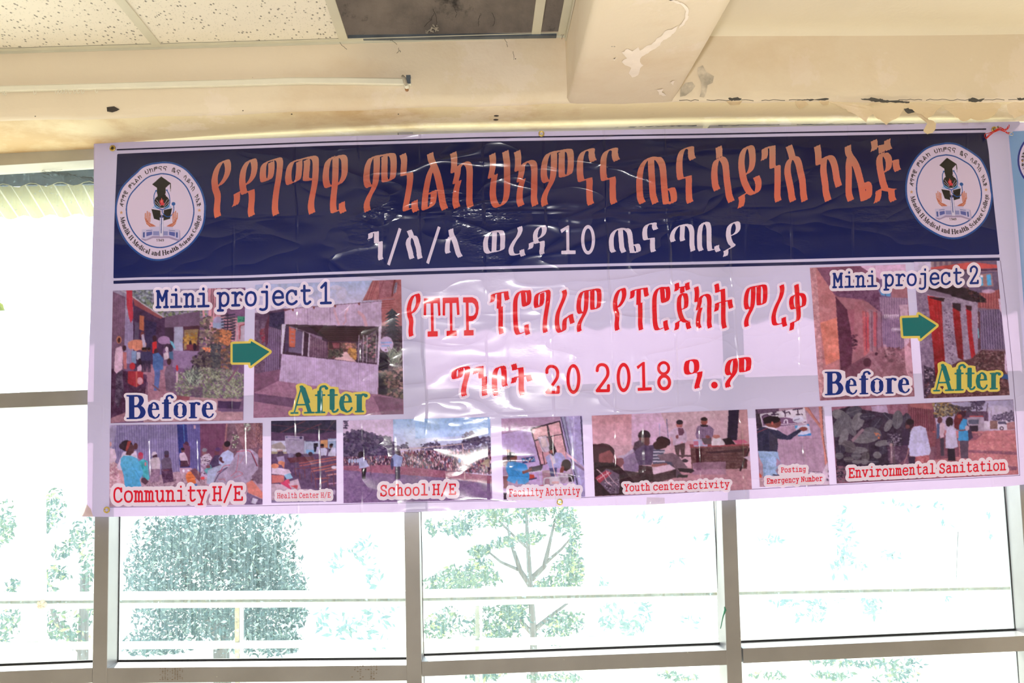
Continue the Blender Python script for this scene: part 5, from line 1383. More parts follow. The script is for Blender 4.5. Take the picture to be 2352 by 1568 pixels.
    c.ell(345, 885, 20, 40, (45, 25, 50)).poly("315,940 350,905 375,970 320,980", (205, 170, 200)).poly("220,980 380,985 380,1110 300,1150 215,1110", (165, 40, 60), tex=8).ell(345, 1085, 30, 40, (200, 140, 160))
    c.line("310,990 310,1140", 18, (185, 85, 85)).ell(265, 930, 30, 38, (185, 40, 60)).line("385,1095 420,1100 415,1310", 7, (75, 50, 90)).line("480,1130 550,1185", 16, (120, 80, 100))
    for x in (400, 440, 380): c.person(x, 990, 260, (60, 50, 95), (50, 35, 70), w=.8)
    c.grain(4, 5); return c.build('printed_photo', parent)
def ph_after1(parent):
    c = Canvas([(587.8, 654.7), (922, 643), (927.6, 951), (583.8, 959.5)], 1.4, seed=22, bg=(150, 100, 130)).frame(520, 640, 4.752)
    c.poly("300,60 1920,0 1920,300 300,420", (165, 178, 222), grad=(215, 190, 220)).ell(1200, 100, 60, 26, (225, 205, 228), .5).ell(1260, 160, 60, 70, (215, 195, 222), .4)
    c.poly("1490,245 1600,20 1920,10 1920,900 1700,900 1700,240", (175, 100, 110), tex=8).poly("1670,22 1840,14 1830,200 1670,222", (160, 95, 115), tex=10)
    for x in (1540, 1570, 1590, 1660): c.line([(x+60, 25), (x-10, 235)], 7, (120, 55, 70), .7)
    c.poly("1835,50 1870,45 1858,150 1818,175", (150, 140, 170)).line("1855,50 1838,165", 4, (60, 30, 50)).poly("1830,14 1850,14 1820,200 1800,200", (120, 50, 60))
    for k in range(4): c.line([(1700, 250+k*26), (1840-k*10, 235+k*28)], 9, (150, 70, 80))
    c.poly("320,380 470,360 640,330 640,560 600,1000 320,1080", (90, 60, 95), tex=10)
    c.poly("470,380 640,360 635,500 600,560 470,520", (55, 42, 85), tex=12).poly("320,450 450,470 420,1030 320,1050", (110, 80, 115), tex=16).stripes("455,520 600,560 580,990 420,1030", 20, (150, 125, 175), .5, .8)
    c.blobs("380,560 440,540 425,700 380,700", 40, 6, 14, [(150, 50, 80), (130, 60, 80)]).poly("420,560 450,460 480,380 460,700 440,760", (95, 45, 75))
    c.poly("320,1060 590,990 590,1120 1660,1270 1930,1300 1930,1490 303,1518", (160, 110, 145), tex=8).poly("315,1040 590,990 585,1110 300,1250", (125, 80, 115), tex=6)
    c.poly("310,1250 700,1300 1100,1370 1100,1440 700,1400 310,1340", (108, 72, 112), .9, tex=6).poly("1600,1280 1930,1310 1930,1480 1700,1490", (120, 78, 112), .8, tex=6)
    # trees at right, water tank
    c.poly("1680,520 1925,520 1935,1320 1660,1260", (85, 60, 80), tex=22)
    for k in range(12): c.poly([(1810, 330+k*38), (1735-k*3, 400+k*38), (1810, 385+k*38), (1890+k*2, 400+k*38)], (48+k*2, 52, 72), tex=10)
    c.ell(1750, 718, 75, 85, (190, 165, 205)).line("1690,700 1800,700", 18, (130, 150, 205)).line("1700,735 1780,735", 12, (130, 160, 210)).ell(1742, 780, 10, 10, (120, 70, 100))
    c.poly("1665,800 1770,820 1770,1260 1662,1260", (38, 25, 50), tex=8).blobs("1680,1010 1930,1010 1930,1300 1760,1280", 200, 8, 22, [(70, 60, 70), (100, 90, 80), (45, 35, 50), (150, 110, 110)])
    c.blades("1760,820 1920,820 1900,960 1780,960", 90, 90, 7, [(120, 130, 120), (80, 85, 90), (150, 155, 140)]).blobs("1820,960 1930,960 1930,1200 1820,1200", 90, 8, 20, [(50, 30, 50), (110, 85, 85), (170, 125, 130)])
    # hut
    c.poly("640,340 1690,250 1700,530 640,500", (195, 165, 202), tex=6).stripes("640,340 1690,250 1700,530 640,500", 30, (170, 140, 185), .12, .7)
    for x in (890, 1135): c.line([(x, 325), (x+8, 505)], 4, (130, 100, 145))
    c.line("1180,340 1230,500", 22, (215, 160, 180), .6).line("1330,330 1300,400 1310,460 1280,500", 18, (215, 155, 175), .6, True).line("1450,370 1500,420 1530,520", 34, (215, 150, 165), .6, True)
    c.poly("600,500 1700,525 1660,940 615,825", (60, 30, 58)).poly("655,515 690,525 690,770 640,820", (75, 50, 90))
    c.poly("690,520 760,560 755,750 690,745", (195, 95, 80)).poly("760,560 840,580 830,820 680,800 690,750 755,750", (105, 85, 125))
    for y in (560, 605, 650, 690): c.line([(715, y), (742, y+3)], 8, (150, 120, 150))
    c.poly("700,520 1050,640 1050,690 850,575 700,540", (130, 100, 135)).poly("920,620 1100,690 1110,870 900,850", (115, 80, 110), tex=16).stripes("920,640 1100,690 1110,870 900,850", 26, (85, 50, 80), .3, .8)
    c.poly("840,580 855,580 842,840 826,840", (195, 175, 205)).poly("905,600 918,600 906,850 890,850", (190, 170, 200))
    c.poly("900,520 1660,540 1440,690 1120,680", (48, 22, 38)).stripes("980,525 1640,540 1440,690 1120,680", 22, (80, 45, 60), .4, .8, horiz=True)
    c.poly("1110,690 1440,700 1420,890 1110,870", (110, 70, 80), tex=20).poly("1120,690 1250,700 1250,770 1120,765", (60, 30, 45)).poly("1160,700 1240,705 1240,760 1170,760", (130, 60, 80), tex=12)
    c.blobs("1280,705 1440,705 1440,760 1280,760", 50, 8, 18, [(205, 130, 130), (150, 100, 90), (110, 80, 80)]).poly("1285,800 1315,800 1420,910 1180,880", (225, 180, 190))
    c.blobs("1320,750 1420,770 1420,880 1390,880 1330,810", 110, 6, 15, [(220, 160, 90), (200, 140, 80), (160, 110, 70)]).blobs("1120,780 1285,760 1280,850 1120,860", 110, 6, 14, [(70, 60, 60), (50, 40, 50), (95, 85, 80)])
    c.poly("1420,700 1640,560 1650,930 1430,890", (95, 70, 95), tex=24).blobs("1500,640 1640,600 1640,900 1500,860", 120, 8, 20, [(80, 70, 80), (120, 110, 110), (170, 110, 130), (60, 45, 60)])
    for x in (1450, 1500, 1540, 1640): c.line([(x, 620), (x-6, 915)], 7, (190, 170, 200))
    c.poly("610,500 655,500 620,825 600,825", (205, 190, 220)).poly("1665,530 1700,520 1665,940 1648,935", (205, 185, 215))
    c.poly("612,822 1665,940 1655,1265 580,1118", (190, 162, 202), tex=6).stripes("612,822 1665,940 1655,1265 580,1118", 24, (168, 140, 185), .2, .7)
    c.line("640,335 1690,248", 8, (120, 90, 120)).line("1480,245 1830,225", 7, (150, 120, 150))
    for x, y in ((730, 345), (958, 318), (1188, 300), (1448, 278)): c.poly([(x-12, y-10), (x+12, y-12), (x+10, y+14), (x, y+16)], (125, 55, 60))
    c.poly("635,335 750,325 640,360", (120, 70, 90))
    c.grain(3.5, 4); return c.build('printed_photo', parent)
def ph_before2(parent):
    c = Canvas([(1858, 615.6), (2075.7, 608.5), (2096.8, 910.5), (1881, 920)], 1.5, seed=23, bg=(165, 105, 125)).frame(1860, 590, 4.612)
    c.poly("-10,110 60,110 150,1200 170,1540 80,1540", (200, 140, 155), tex=22).poly("55,110 500,100 750,260 260,420 300,1100 315,1540 160,1540", (190, 118, 130), tex=8)
    c.poly("100,700 290,640 310,1080 160,1150", (225, 130, 115), .8, tex=10).poly("500,90 1010,80 1020,250 720,240 560,170", (225, 180, 220), tex=4)
    c.poly("260,420 380,560 430,820 440,1000 420,1260 320,1260", (95, 45, 75), tex=8).poly("380,560 460,560 480,900 440,940 420,760", (165, 95, 120), tex=8)
    c.poly("60,120 520,100 760,270 840,540 720,540 540,460 260,420", (135, 80, 115), tex=8).poly("240,380 720,350 840,540 740,600 560,450 300,430", (115, 70, 108), tex=14)
    c.poly("720,240 840,250 850,450 760,470 700,350", (130, 100, 150)).poly("720,350 838,380 832,425 740,410", (95, 160, 225)).line("775,350 785,420", 8, (90, 60, 110))
    c.poly("720,430 1020,440 1030,900 980,980 760,950", (150, 115, 155), tex=8).stripes("720,430 1015,440 1020,640 760,620", 26, (185, 145, 185), .4, .8).stripes("760,640 1000,640 980,980 760,960", 24, (110, 85, 130), .4, .7)
    for k in range(8): c.poly([(770+k*20, 615), (784+k*20, 615), (780+k*20, 670)], (235, 210, 235)); c.poly([(850+k*14, 770), (862+k*14, 745), (858+k*14, 800)], (225, 205, 232))
    c.poly("460,480 560,470 560,1100 450,1000", (170, 105, 125), tex=8).poly("540,570 620,600 620,1000 560,1060", (185, 95, 110), tex=12).stripes("560,640 615,640 620,960 565,1000", 22, (215, 60, 80), .5, .7)
    c.poly("610,560 660,570 660,1000 620,1010", (160, 115, 140), tex=8).poly("655,580 700,600 690,960 660,940", (195, 85, 105), .8).poly("700,560 750,600 745,950 700,980", (150, 105, 135))
    for x in (580, 640, 690, 742): c.line([(x, 580), (x+8, 1000)], 9, (85, 45, 80), .6)
    c.poly("300,1250 560,1060 760,960 1080,1000 1090,1480 100,1520 160,1300", (150, 98, 120), tex=12).poly("320,1200 560,1060 640,1100 600,1260 330,1290", (120, 68, 95), .8, tex=10)
    c.blobs("780,960 980,960 980,1140 780,1100", 90, 6, 16, [(130, 85, 105), (170, 120, 140), (110, 70, 90)]).poly("980,900 1060,980 1090,1400 1000,1200", (205, 150, 175)).poly("930,510 1020,510 1040,900 990,960", (200, 160, 190), tex=6)
    c.ell(595, 1120, 42, 48, (85, 40, 65)).ell(690, 1030, 16, 18, (80, 40, 65)).blobs("430,830 490,830 480,980 440,980", 40, 6, 16, [(70, 35, 60), (110, 60, 85)])
    c.poly("760,930 790,930 820,1050 800,1050", (215, 165, 185), .5).poly("600,1050 640,1040 760,1210 740,1230", (190, 135, 160), .35).poly("75,520 230,560 180,600 100,560", (215, 150, 165), .4)
    c.blobs("330,1290 1080,1200 1090,1480 340,1500", 120, 5, 14, [(165, 105, 125), (130, 85, 110), (185, 130, 140)], .6)
    c.grain(4, 6); return c.build('printed_photo', parent)
def ph_after2(parent):
    c = Canvas([(2094.8, 603), (2284.3, 600), (2314.2, 907.6), (2118, 915.2)], 1.5, seed=24, bg=(120, 90, 120)).frame(1860, 590, 4.612)
    c.poly("1080,55 1260,50 1270,140 1090,200", (200, 185, 220)).stripes("1230,55 1500,50 1500,120 1260,125", 60, (165, 135, 150), .5, .8)
    c.poly("1500,55 1620,70 1960,50 1975,400 1700,400 1500,150", (110, 88, 128), tex=6).poly("1540,80 1700,62 1960,90 1965,125 1560,140 1260,135 1260,120", (205, 80, 85)).line("1620,150 1965,140", 16, (85, 45, 80)).line("1640,165 1965,155", 6, (170, 120, 150))
    c.poly("1760,190 1905,180 1925,315 1770,320", (165, 120, 130)).poly("1775,200 1810,198 1815,310 1775,312", (90, 175, 230)).poly("1850,195 1895,190 1905,305 1860,308", (85, 170, 230)).line("1830,195 1840,310", 10, (165, 120, 125))
    c.poly("1780,200 1812,198 1812,220 1780,222", (235, 220, 240))
    c.poly("1690,380 1760,390 1900,370 1990,350 2000,560 1720,540", (165, 85, 95), tex=10).stripes("1740,400 1990,360 2000,550 1730,540", 28, (120, 50, 70), .4, .7).ell(1870, 370, 70, 22, (200, 160, 200), .8)
    c.poly("1740,570 2010,560 2055,980 1780,980", (125, 105, 145), tex=6).stripes("1740,570 2010,560 2055,980 1780,980", 26, (75, 55, 95), .45, .8, .06)
    c.poly("1975,445 2005,450 2030,640 1990,560", (215, 180, 215)).poly("1750,570 1785,590 1790,980 1755,990", (95, 55, 75)).line("1762,760 1770,860", 10, (110, 190, 215)).line("1758,640 1762,700", 8, (230, 200, 200))
    c.poly("1090,200 1260,300 1300,1250 1330,1480 1190,1500 1130,700", (135, 110, 145), tex=18).poly("1190,1150 1320,1200 1330,1480 1190,1500", (75, 55, 85), tex=22).blobs("1190,1180 1330,1180 1330,1490 1190,1490", 60, 5, 12, [(180, 150, 180), (60, 40, 70)])
    c.poly("1220,320 1470,420 1760,480 1760,1040 1640,1120 1420,1200 1230,420", (150, 128, 160), tex=16).blobs("1400,560 1490,560 1520,1150 1430,1150", 110, 4, 10, [(110, 85, 115), (185, 160, 190), (90, 60, 90)])
    c.poly("1225,415 1375,440 1390,780 1420,1200 1320,1400 1290,1000 1245,560", (185, 35, 48), tex=12, grad=(120, 20, 38)).stripes("1300,450 1375,460 1420,1190 1340,1300", 34, (130, 20, 35), .3, .7, .1)
    c.poly("1250,430 1410,440 1400,480 1360,470 1240,440", (55, 28, 45)).poly("1490,490 1560,500 1590,780 1610,1100 1550,1070 1520,850 1500,650", (165, 25, 40), tex=10, grad=(110, 20, 38)).poly("1490,490 1580,500 1580,580 1540,570 1495,540", (50, 30, 50))
    c.poly("1632,515 1690,530 1700,800 1735,1060 1690,1085 1660,850", (170, 25, 45), tex=10).poly("1632,515 1700,530 1690,580 1640,560", (60, 25, 45)).poly("1700,520 1750,560 1755,1000 1730,1010", (155, 130, 165), tex=10)
    c.poly("1230,290 1620,330 1770,390 1850,455 1850,490 1700,480 1480,420 1225,350", (48, 28, 48), tex=8).blobs("1620,330 1700,350 1780,400 1850,460 1840,485 1700,440", 60, 5, 12, [(35, 15, 35), (90, 50, 60)]).poly("1225,345 1480,410 1480,440 1220,400", (130, 105, 135))
    c.poly("1690,1080 1790,990 2040,1000 2065,1150 2060,1250 2095,1465 1190,1500 1330,1400 1420,1190 1560,1100", (95, 55, 70), tex=18).blobs("1760,1000 2040,1000 2060,1200 1700,1180", 200, 5, 14, [(120, 80, 90), (80, 45, 60), (140, 105, 115), (60, 35, 50)])
    c.poly("2040,1020 2060,1050 2065,1240 2040,1200", (200, 170, 205)).poly("2000,1240 2080,1250 2085,1300 2010,1290", (40, 75, 140)).blobs("1200,1300 2090,1300 2090,1470 1200,1490", 260, 5, 14, [(115, 60, 75), (70, 35, 55), (150, 100, 110)], .7)
    c.grain(4, 4); return c.build('printed_photo', parent)
def ph_community(parent):
    c = Canvas([(255.4, 976), (604.8, 971), (604.8, 1158), (254.5, 1162.8)], 1.3, seed=25, bg=(185, 145, 175)).frame(240, 960, 6.189)
    c.poly("90,100 1060,90 1085,760 880,860 300,900 90,700", (142, 128, 178), tex=6).stripes("130,100 1060,90 1085,760 880,860 130,860", 34, (112, 98, 158), .45, .75, .03)
    c.poly("90,100 200,100 150,400 90,500", (170, 155, 195), .7).poly("1045,90 1230,85 1230,700 1085,700", (45, 50, 130), tex=6).line("1135,90 1155,360", 10, (80, 120, 190)).poly("1180,85 1380,80 1385,780 1230,700", (105, 95, 165), tex=6).stripes("1200,85 1380,80 1385,760 1230,700", 30, (85, 72, 145), .4, .5)
    c.ell(1180, 380, 36, 50, (80, 40, 75)).poly("1280,100 1310,100 1312,150 1282,150", (205, 160, 190)).poly("1130,360 1230,400 1230,680 1160,640", (110, 60, 100))
    c.poly("1370,80 1760,75 1760,820 1380,820", (125, 70, 110), tex=6).stripes("1370,80 1760,75 1760,780 1385,780", 22, (100, 52, 92), .4, .7)
    c.poly("1740,75 2260,70 2260,900 1800,850", (120, 85, 110), tex=12).line("1750,75 1730,330", 26, (165, 110, 125)).line("1850,200 1790,430", 16, (165, 125, 150)).line("1900,260 1840,450", 14, (110, 75, 105))
    c.poly("1860,75 2230,72 2180,420 1990,440 1930,300", (150, 105, 125), tex=16).stripes("2060,75 2200,75 2160,460 2060,460", 24, (110, 70, 90), .4, .6).blobs("1830,230 1920,230 1900,420 1830,420", 50, 6, 14, [(205, 205, 190), (120, 125, 110), (90, 80, 90)])
    c.blobs("1990,75 2090,75 2080,200 2000,180", 50, 6, 14, [(150, 160, 150), (190, 195, 190), (110, 100, 110)]).blades("2160,120 2260,120 2260,430 2170,430", 70, 110, 6, [(150, 95, 105), (95, 55, 75), (175, 120, 125)])
    c.poly("90,820 660,850 900,770 1100,760 1480,860 1480,1000 1500,1250 90,1260", (175, 140, 165), tex=16).blobs("600,860 1480,820 1480,980 600,990", 260, 4, 11, [(150, 115, 140), (195, 165, 190), (110, 80, 105)])
    c.poly("90,560 260,700 300,1000 110,1150 90,1100", (215, 170, 190), tex=24).blobs("95,580 260,700 290,960 100,1100", 160, 6, 16, [(230, 195, 215), (195, 140, 165), (180, 120, 150)])
    c.ell(105, 370, 20, 34, (205, 150, 165)).poly("95,420 165,440 190,560 170,620 95,640", (220, 190, 220))
    # seated people
    c.ell(530, 540, 38, 46, (165, 70, 100)).ell(532, 510, 34, 26, (180, 50, 90)).poly("500,620 560,575 630,610 640,700 560,740", (60, 165, 185), tex=16).poly("540,740 640,690 660,860 590,920", (70, 170, 190), tex=8).ell(600, 650, 14, 30, (205, 130, 150))
    c.ell(735, 545, 34, 44, (75, 45, 70)).poly("685,510 700,480 745,475 765,510 720,525 690,540", (215, 195, 220)).poly("665,590 700,560 790,555 810,620 808,720 690,730", (200, 180, 200), tex=8).poly("665,720 808,720 800,900 670,915", (150, 115, 150), tex=18)
    c.ell(900, 520, 34, 50, (85, 50, 80)).ell(898, 490, 36, 32, (75, 60, 95)).poly("820,600 870,555 950,560 975,640 970,720 840,730", (105, 85, 120), tex=8).poly("820,720 975,710 1000,900 850,920", (90, 55, 95), tex=20).line("860,740 930,735", 20, (110, 60, 85))
    c.ell(1130, 460, 26, 34, (110, 60, 80)).ell(1130, 438, 26, 18, (45, 28, 50)).poly("1085,500 1150,480 1190,560 1210,650 1180,640 1090,600 1078,540", (205, 175, 205)).poly("1095,600 1190,600 1215,690 1090,690", (85, 45, 75), tex=10).ell(1138, 745, 16, 22, (225, 215, 235)).ell(1205, 740, 16, 12, (215, 205, 225))
    c.ell(1430, 485, 32, 42, (140, 90, 105)).ell(1435, 450, 36, 28, (135, 130, 155)).poly("1370,560 1440,510 1500,500 1545,560 1500,640 1400,640", (195, 175, 200), tex=20).poly("1375,640 1500,640 1470,830 1390,840", (170, 140, 180), tex=24).blobs("1380,540 1530,520 1480,820 1390,820", 70, 6, 14, [(85, 60, 95), (215, 200, 225), (130, 95, 130)])
    c.ell(1610, 495, 34, 42, (110, 60, 80)).ell(1622, 445, 38, 28, (95, 60, 120)).poly("1510,640 1580,530 1680,520 1680,640 1560,720 1500,700", (75, 55, 100), tex=8).poly("1430,740 1520,660 1540,700 1470,790", (80, 180, 190), .8).ell(1490, 690, 34, 20, (120, 65, 85))
    c.ell(1735, 405, 46, 62, (130, 75, 90)).ell(1758, 365, 46, 42, (35, 22, 42)).poly("1690,490 1770,450 1850,500 1850,620 1760,680 1640,650 1640,560", (178, 182, 225), tex=6).poly("1640,580 1660,545 1690,560 1690,600 1720,620 1700,640 1650,610", (90, 45, 65)).poly("1480,740 1560,700 1740,640 1780,680 1620,760 1560,940 1465,930", (165, 170, 205), tex=6)
    c.poly("1560,920 1610,780 1780,690 1900,480 1960,445 2100,440 2200,520 2200,720 2150,830 2060,900 2000,930 1700,930", (170, 150, 185), tex=8)
    c.line("1890,480 2080,470 2190,680", 8, (200, 60, 85), .9, True).line("2100,490 2180,680", 10, (60, 30, 60), .8).line("1920,520 1900,700 1880,760", 7, (205, 90, 110), .8).line("1640,800 1700,690 1790,660", 9, (190, 50, 80), .8, True).line("2000,530 1940,640", 6, (205, 100, 120), .8).line("1810,820 1900,760 1980,790 1850,850", 7, (210, 90, 110), .8, True).line("1640,870 1720,860 1730,900", 7, (200, 80, 100), .8)
    c.line("1570,920 1640,790 1760,700", 14, (60, 50, 95), .7).ell(2230, 500, 34, 70, (170, 105, 120)).poly("2100,830 2220,700 2260,700 2260,930 2180,930", (125, 95, 125), tex=16)
    c.poly("2030,920 2110,880 2260,1050 2260,1140 2060,1060", (225, 130, 125), tex=5).poly("2040,1050 2200,1130 2260,1150 2260,1240 2000,1240", (120, 95, 140), tex=12).poly("2120,1130 2200,1150 2160,1220 2100,1200", (205, 195, 225))
    # orange bag
    c.ell(1240, 830, 72, 75, (225, 120, 75), tex=6).poly("1180,880 1310,880 1320,950 1220,950", (215, 105, 65)).line("1200,800 1280,790", 5, (150, 60, 50)).line("1200,850 1290,840", 5, (150, 60, 50)).poly("1260,930 1330,930 1330,970 1270,970", (70, 110, 190)).poly("1230,740 1300,710 1380,780 1370,900 1320,860", (120, 70, 95), tex=10).ell(1410, 850, 30, 22, (225, 70, 85))
    # standing woman in blue seen from behind, white coat beside her
    c.poly("190,700 280,480 340,470 470,470 490,580 400,640 300,720 250,740", (215, 195, 225), tex=5).poly("215,735 275,745 320,960 260,940", (205, 150, 165)).ell(460, 400, 30, 48, (95, 50, 65))
    c.ell(330, 390, 85, 78, (48, 30, 50)).ell(260, 400, 35, 40, (60, 38, 60)).ell(395, 440, 48, 68, (95, 55, 72)).poly("345,330 400,320 340,470 315,460", (160, 65, 70)).poly("330,470 420,470 390,530 320,520", (85, 48, 62)).poly("290,530 410,530 350,560", (225, 215, 235))
    c.poly("250,570 290,530 400,535 480,570 540,680 575,790 530,850 520,870 545,960 520,980 310,980 290,800 245,660", (92, 178, 222), tex=7, grad=(70, 160, 215)).line("400,640 470,760 530,850", 6, (60, 130, 190), .8).poly("545,850 590,840 650,900 600,945 540,900", (85, 50, 75))
    for x, y0, y1, w in ((640, 270, 860, 26), (1305, 280, 870, 30), (2010, 300, 700, 22)): pass
    c.grain(3.5, 5); return c.build('printed_photo', parent)
def ph_health(parent):
    c = Canvas([(624.2, 966.5), (773.5, 964.2), (774.1, 1151.6), (625, 1154)], 1.3, seed=26, bg=(105, 75, 120)).frame(610, 950, 4.356)
    c.poly("60,65 715,60 715,190 560,240 60,180", (45, 38, 72), tex=8).line("150,190 400,70", 8, (110, 60, 80)).line("320,200 560,100", 7, (110, 55, 75)).line("60,110 715,170", 6, (95, 50, 80)).line("560,230 700,70", 6, (90, 55, 80))
    c.poly("60,185 550,200 715,170 715,260 60,270", (95, 62, 105), tex=8).stripes("60,190 715,180 715,260 60,265", 14, (75, 45, 88), .4, .6)
    c.poly("65,270 205,270 215,410 65,430", (190, 185, 215), tex=8).poly("70,310 160,280 205,330 205,360 70,350", (160, 145, 150)).poly("65,345 215,355 215,375 65,370", (215, 210, 225)).poly("65,375 220,380 220,430 65,430", (165, 150, 130), tex=14)
    c.poly("200,218 388,225 392,405 225,415 205,300", (165, 150, 185), tex=5).line("215,232 375,240", 10, (130, 110, 160)).ell(218, 234, 8, 8, (80, 80, 130)).ell(360, 240, 14, 12, (50, 40, 90)).line("240,262 350,262", 5, (120, 100, 150))
    c.poly("392,270 550,275 550,400 392,400", (170, 175, 205)).stripes("410,300 490,300 490,400 410,400", 16, (130, 130, 170), .4, .7).poly("410,360 490,360 490,400 410,395", (120, 165, 215)).line("410,275 500,275", 8, (70, 60, 110)).poly("488,292 530,292 530,380 490,380", (30, 22, 50))
    c.poly("555,265 625,260 628,340 600,340 555,320", (205, 145, 105)).poly("628,250 712,245 712,400 630,340", (150, 165, 205), tex=8).line("632,270 712,262", 6, (215, 210, 235))
    c.poly("60,400 715,400 715,760 60,700", (95, 65, 110), tex=10)
    for (x, y, w, h, co) in ((155, 405, 45, 50, (85, 60, 90)), (260, 415, 40, 30, (130, 115, 160)), (335, 410, 45, 30, (55, 25, 45)), (455, 400, 32, 25, (60, 30, 60))): c.ell(x, y, w*.7, h*.8, co, tex=8)
    c.line("130,370 175,365", 14, (190, 150, 160)).poly("115,430 190,420 200,480 140,500", (160, 140, 185)).ell(160, 490, 30, 20, (205, 130, 110)).poly("150,490 200,480 190,550", (200, 120, 100)).poly("220,440 380,430 480,425 500,470 250,490", (105, 50, 75), tex=8)
    c.ell(572, 322, 18, 20, (110, 60, 65)).ell(572, 312, 18, 12, (35, 20, 38)).poly("555,345 600,338 625,360 615,415 560,420", (195, 190, 225), tex=4).ell(660, 320, 17, 22, (90, 50, 60)).ell(665, 308, 18, 12, (35, 20, 38)).poly("630,420 640,360 670,335 705,340 710,425", (200, 192, 225), tex=4).poly("640,350 665,345 640,390", (50, 35, 60)).poly("508,385 520,330 540,330 540,390", (185, 175, 215))
    for (a, b_, col_) in (("345,495 715,430", None, (165, 85, 95)), ("350,520 715,455", None, (170, 90, 100)), ("465,550 715,500", None, (170, 85, 95)), ("470,575 715,530", None, (180, 100, 105)), ("300,550 500,530", None, (110, 60, 85)), ("605,575 715,555", None, (190, 110, 115)), ("620,615 715,600", None, (205, 140, 150)), ("500,650 640,640", None, (150, 80, 95)), ("640,700 715,690", None, (170, 120, 160)), ("560,690 620,670", None, (150, 85, 100))):
        c.line(a, 14, col_)
    for l_ in ("370,500 395,560", "395,560 400,640", "460,580 465,680", "470,560 500,620", "500,620 510,740", "620,600 630,730", "680,580 690,720", "300,560 310,620", "345,590 350,650"): c.line(l_, 8, (115, 60, 80))
    c.poly("70,530 240,555 262,590 230,620 160,610 66,600", (215, 190, 218), tex=5).poly("66,610 190,615 190,680 70,695", (205, 110, 115), tex=4).poly("190,610 250,590 280,640 220,660", (140, 180, 215)).poly("66,700 160,700 330,650 360,750 480,755 560,790 80,880 66,860", (200, 170, 195), tex=8).poly("150,690 210,660 270,760 230,740", (205, 60, 110)).poly("200,660 240,650 250,700 210,690", (215, 70, 115)).poly("250,720 330,710 320,750", (205, 80, 100)).ell(690, 535, 28, 16, (215, 200, 225)).ell(100, 520, 40, 24, (215, 130, 110))
    c.poly("60,860 715,870 715,890 60,895", (150, 130, 175)).ell(690, 780, 14, 26, (200, 180, 215), .6)
    c.grain(3, 4); return c.build('printed_photo', parent)
def ph_school(parent):
    c = Canvas([(789, 965.6), (1125.4, 958), (1130.7, 1147), (790, 1154.8)], 1.3, seed=27, bg=(200, 180, 220)).frame(610, 950, 4.356)
    c.poly("775,60 1300,45 1300,330 775,330", (212, 185, 222)).poly("1280,45 1400,43 2280,30 2280,330 1280,330", (158, 188, 235), grad=(200, 200, 235)).poly("1500,30 2280,30 2280,200 1500,250", (140, 182, 238), .5)
    T_ = [(70, 50, 95), (95, 78, 120), (55, 38, 80), (110, 92, 128), (80, 72, 105)]
    c.poly("780,260 870,165 1000,180 1100,210 1230,240 1280,300 1350,350 1350,460 780,460", (65, 46, 92), tex=14)
    c.blobs("780,200 860,165 960,165 1080,200 1240,235 1300,290 1340,330 1340,420 780,420", 520, 6, 20, T_).blobs("780,70 830,70 820,150 780,150", 40, 5, 12, T_).blobs("1360,300 1420,290 1430,350 1360,350", 40, 5, 12, T_)
    c.blobs("1560,310 1640,290 1740,300 1760,360 1560,360", 120, 5, 13, T_).blobs("1690,260 1720,260 1725,310 1695,310", 20, 4, 8, T_).blobs("1760,320 1900,300 1960,290 2120,240 2260,230 2260,370 1760,370", 330, 6, 16, [(100, 85, 125), (80, 65, 110), (130, 115, 150)]).blobs("1970,200 2060,170 2150,260 2150,310 1980,290", 150, 6, 16, T_)
    c.poly("775,430 2280,380 2280,600 775,520", (110, 72, 110), tex=14)
    CR = [(225, 195, 215), (150, 60, 90), (80, 45, 80), (60, 35, 65), (180, 120, 140), (205, 165, 185), (120, 70, 105), (150, 120, 120), (100, 95, 140), (70, 40, 75), (60, 38, 70)]
    c.blobs("1370,375 2260,360 2260,600 2100,590 1900,560 1600,545 1370,520", 1700, 4, 8, CR, 1, 2.2).blobs("790,440 1370,420 1370,520 800,500", 420, 4, 7, CR, 1, 2.4)
    for x in (840, 870, 900, 925): c.ell(x, 470, 12, 22, (170, 180, 220))
    c.poly("780,520 1250,510 1700,560 2265,620 2265,720 1700,660 1100,610 780,600", (160, 92, 125), tex=12).poly("780,560 1000,580 1400,610 1800,640 2265,700 2265,860 785,895", (130, 98, 150), tex=10)
    c.blobs("780,540 2260,600 2260,700 1000,600", 160, 4, 10, [(185, 120, 145), (120, 70, 105)], .6, .6).blobs("790,640 2260,700 2260,850 800,880", 200, 4, 12, [(115, 82, 138), (150, 118, 165)], .5)
    c.line("1335,362 1970,302", 8, (205, 175, 180)).line("1970,300 1995,650", 12, (195, 155, 165))
    c.ell(960, 415, 30, 42, (40, 18, 50)).poly("935,450 980,430 1010,470 1045,525 990,540 940,545", (178, 178, 222), tex=5).poly("965,545 1015,540 1000,650 970,650", (35, 20, 42)).line("1050,500 1060,560 1050,620", 3, (60, 40, 70))
    c.ell(1330, 400, 26, 36, (60, 30, 60)).poly("1265,430 1300,400 1375,430 1370,460 1360,525 1310,530 1255,520", (150, 160, 215), tex=5).poly("1300,530 1350,525 1350,650 1300,650", (55, 35, 75)).ell(1270, 500, 16, 60, (45, 40, 95), .8)
    c.line("1060,600 1080,740 1000,850 860,885", 4, (75, 50, 100), .8, True).blobs("2160,440 2230,440 2230,520 2160,520", 10, 10, 20, [(190, 170, 150)], .8).ell(1940, 465, 14, 24, (80, 120, 190))
    c.grain(3.5, 4); return c.build('printed_photo', parent)
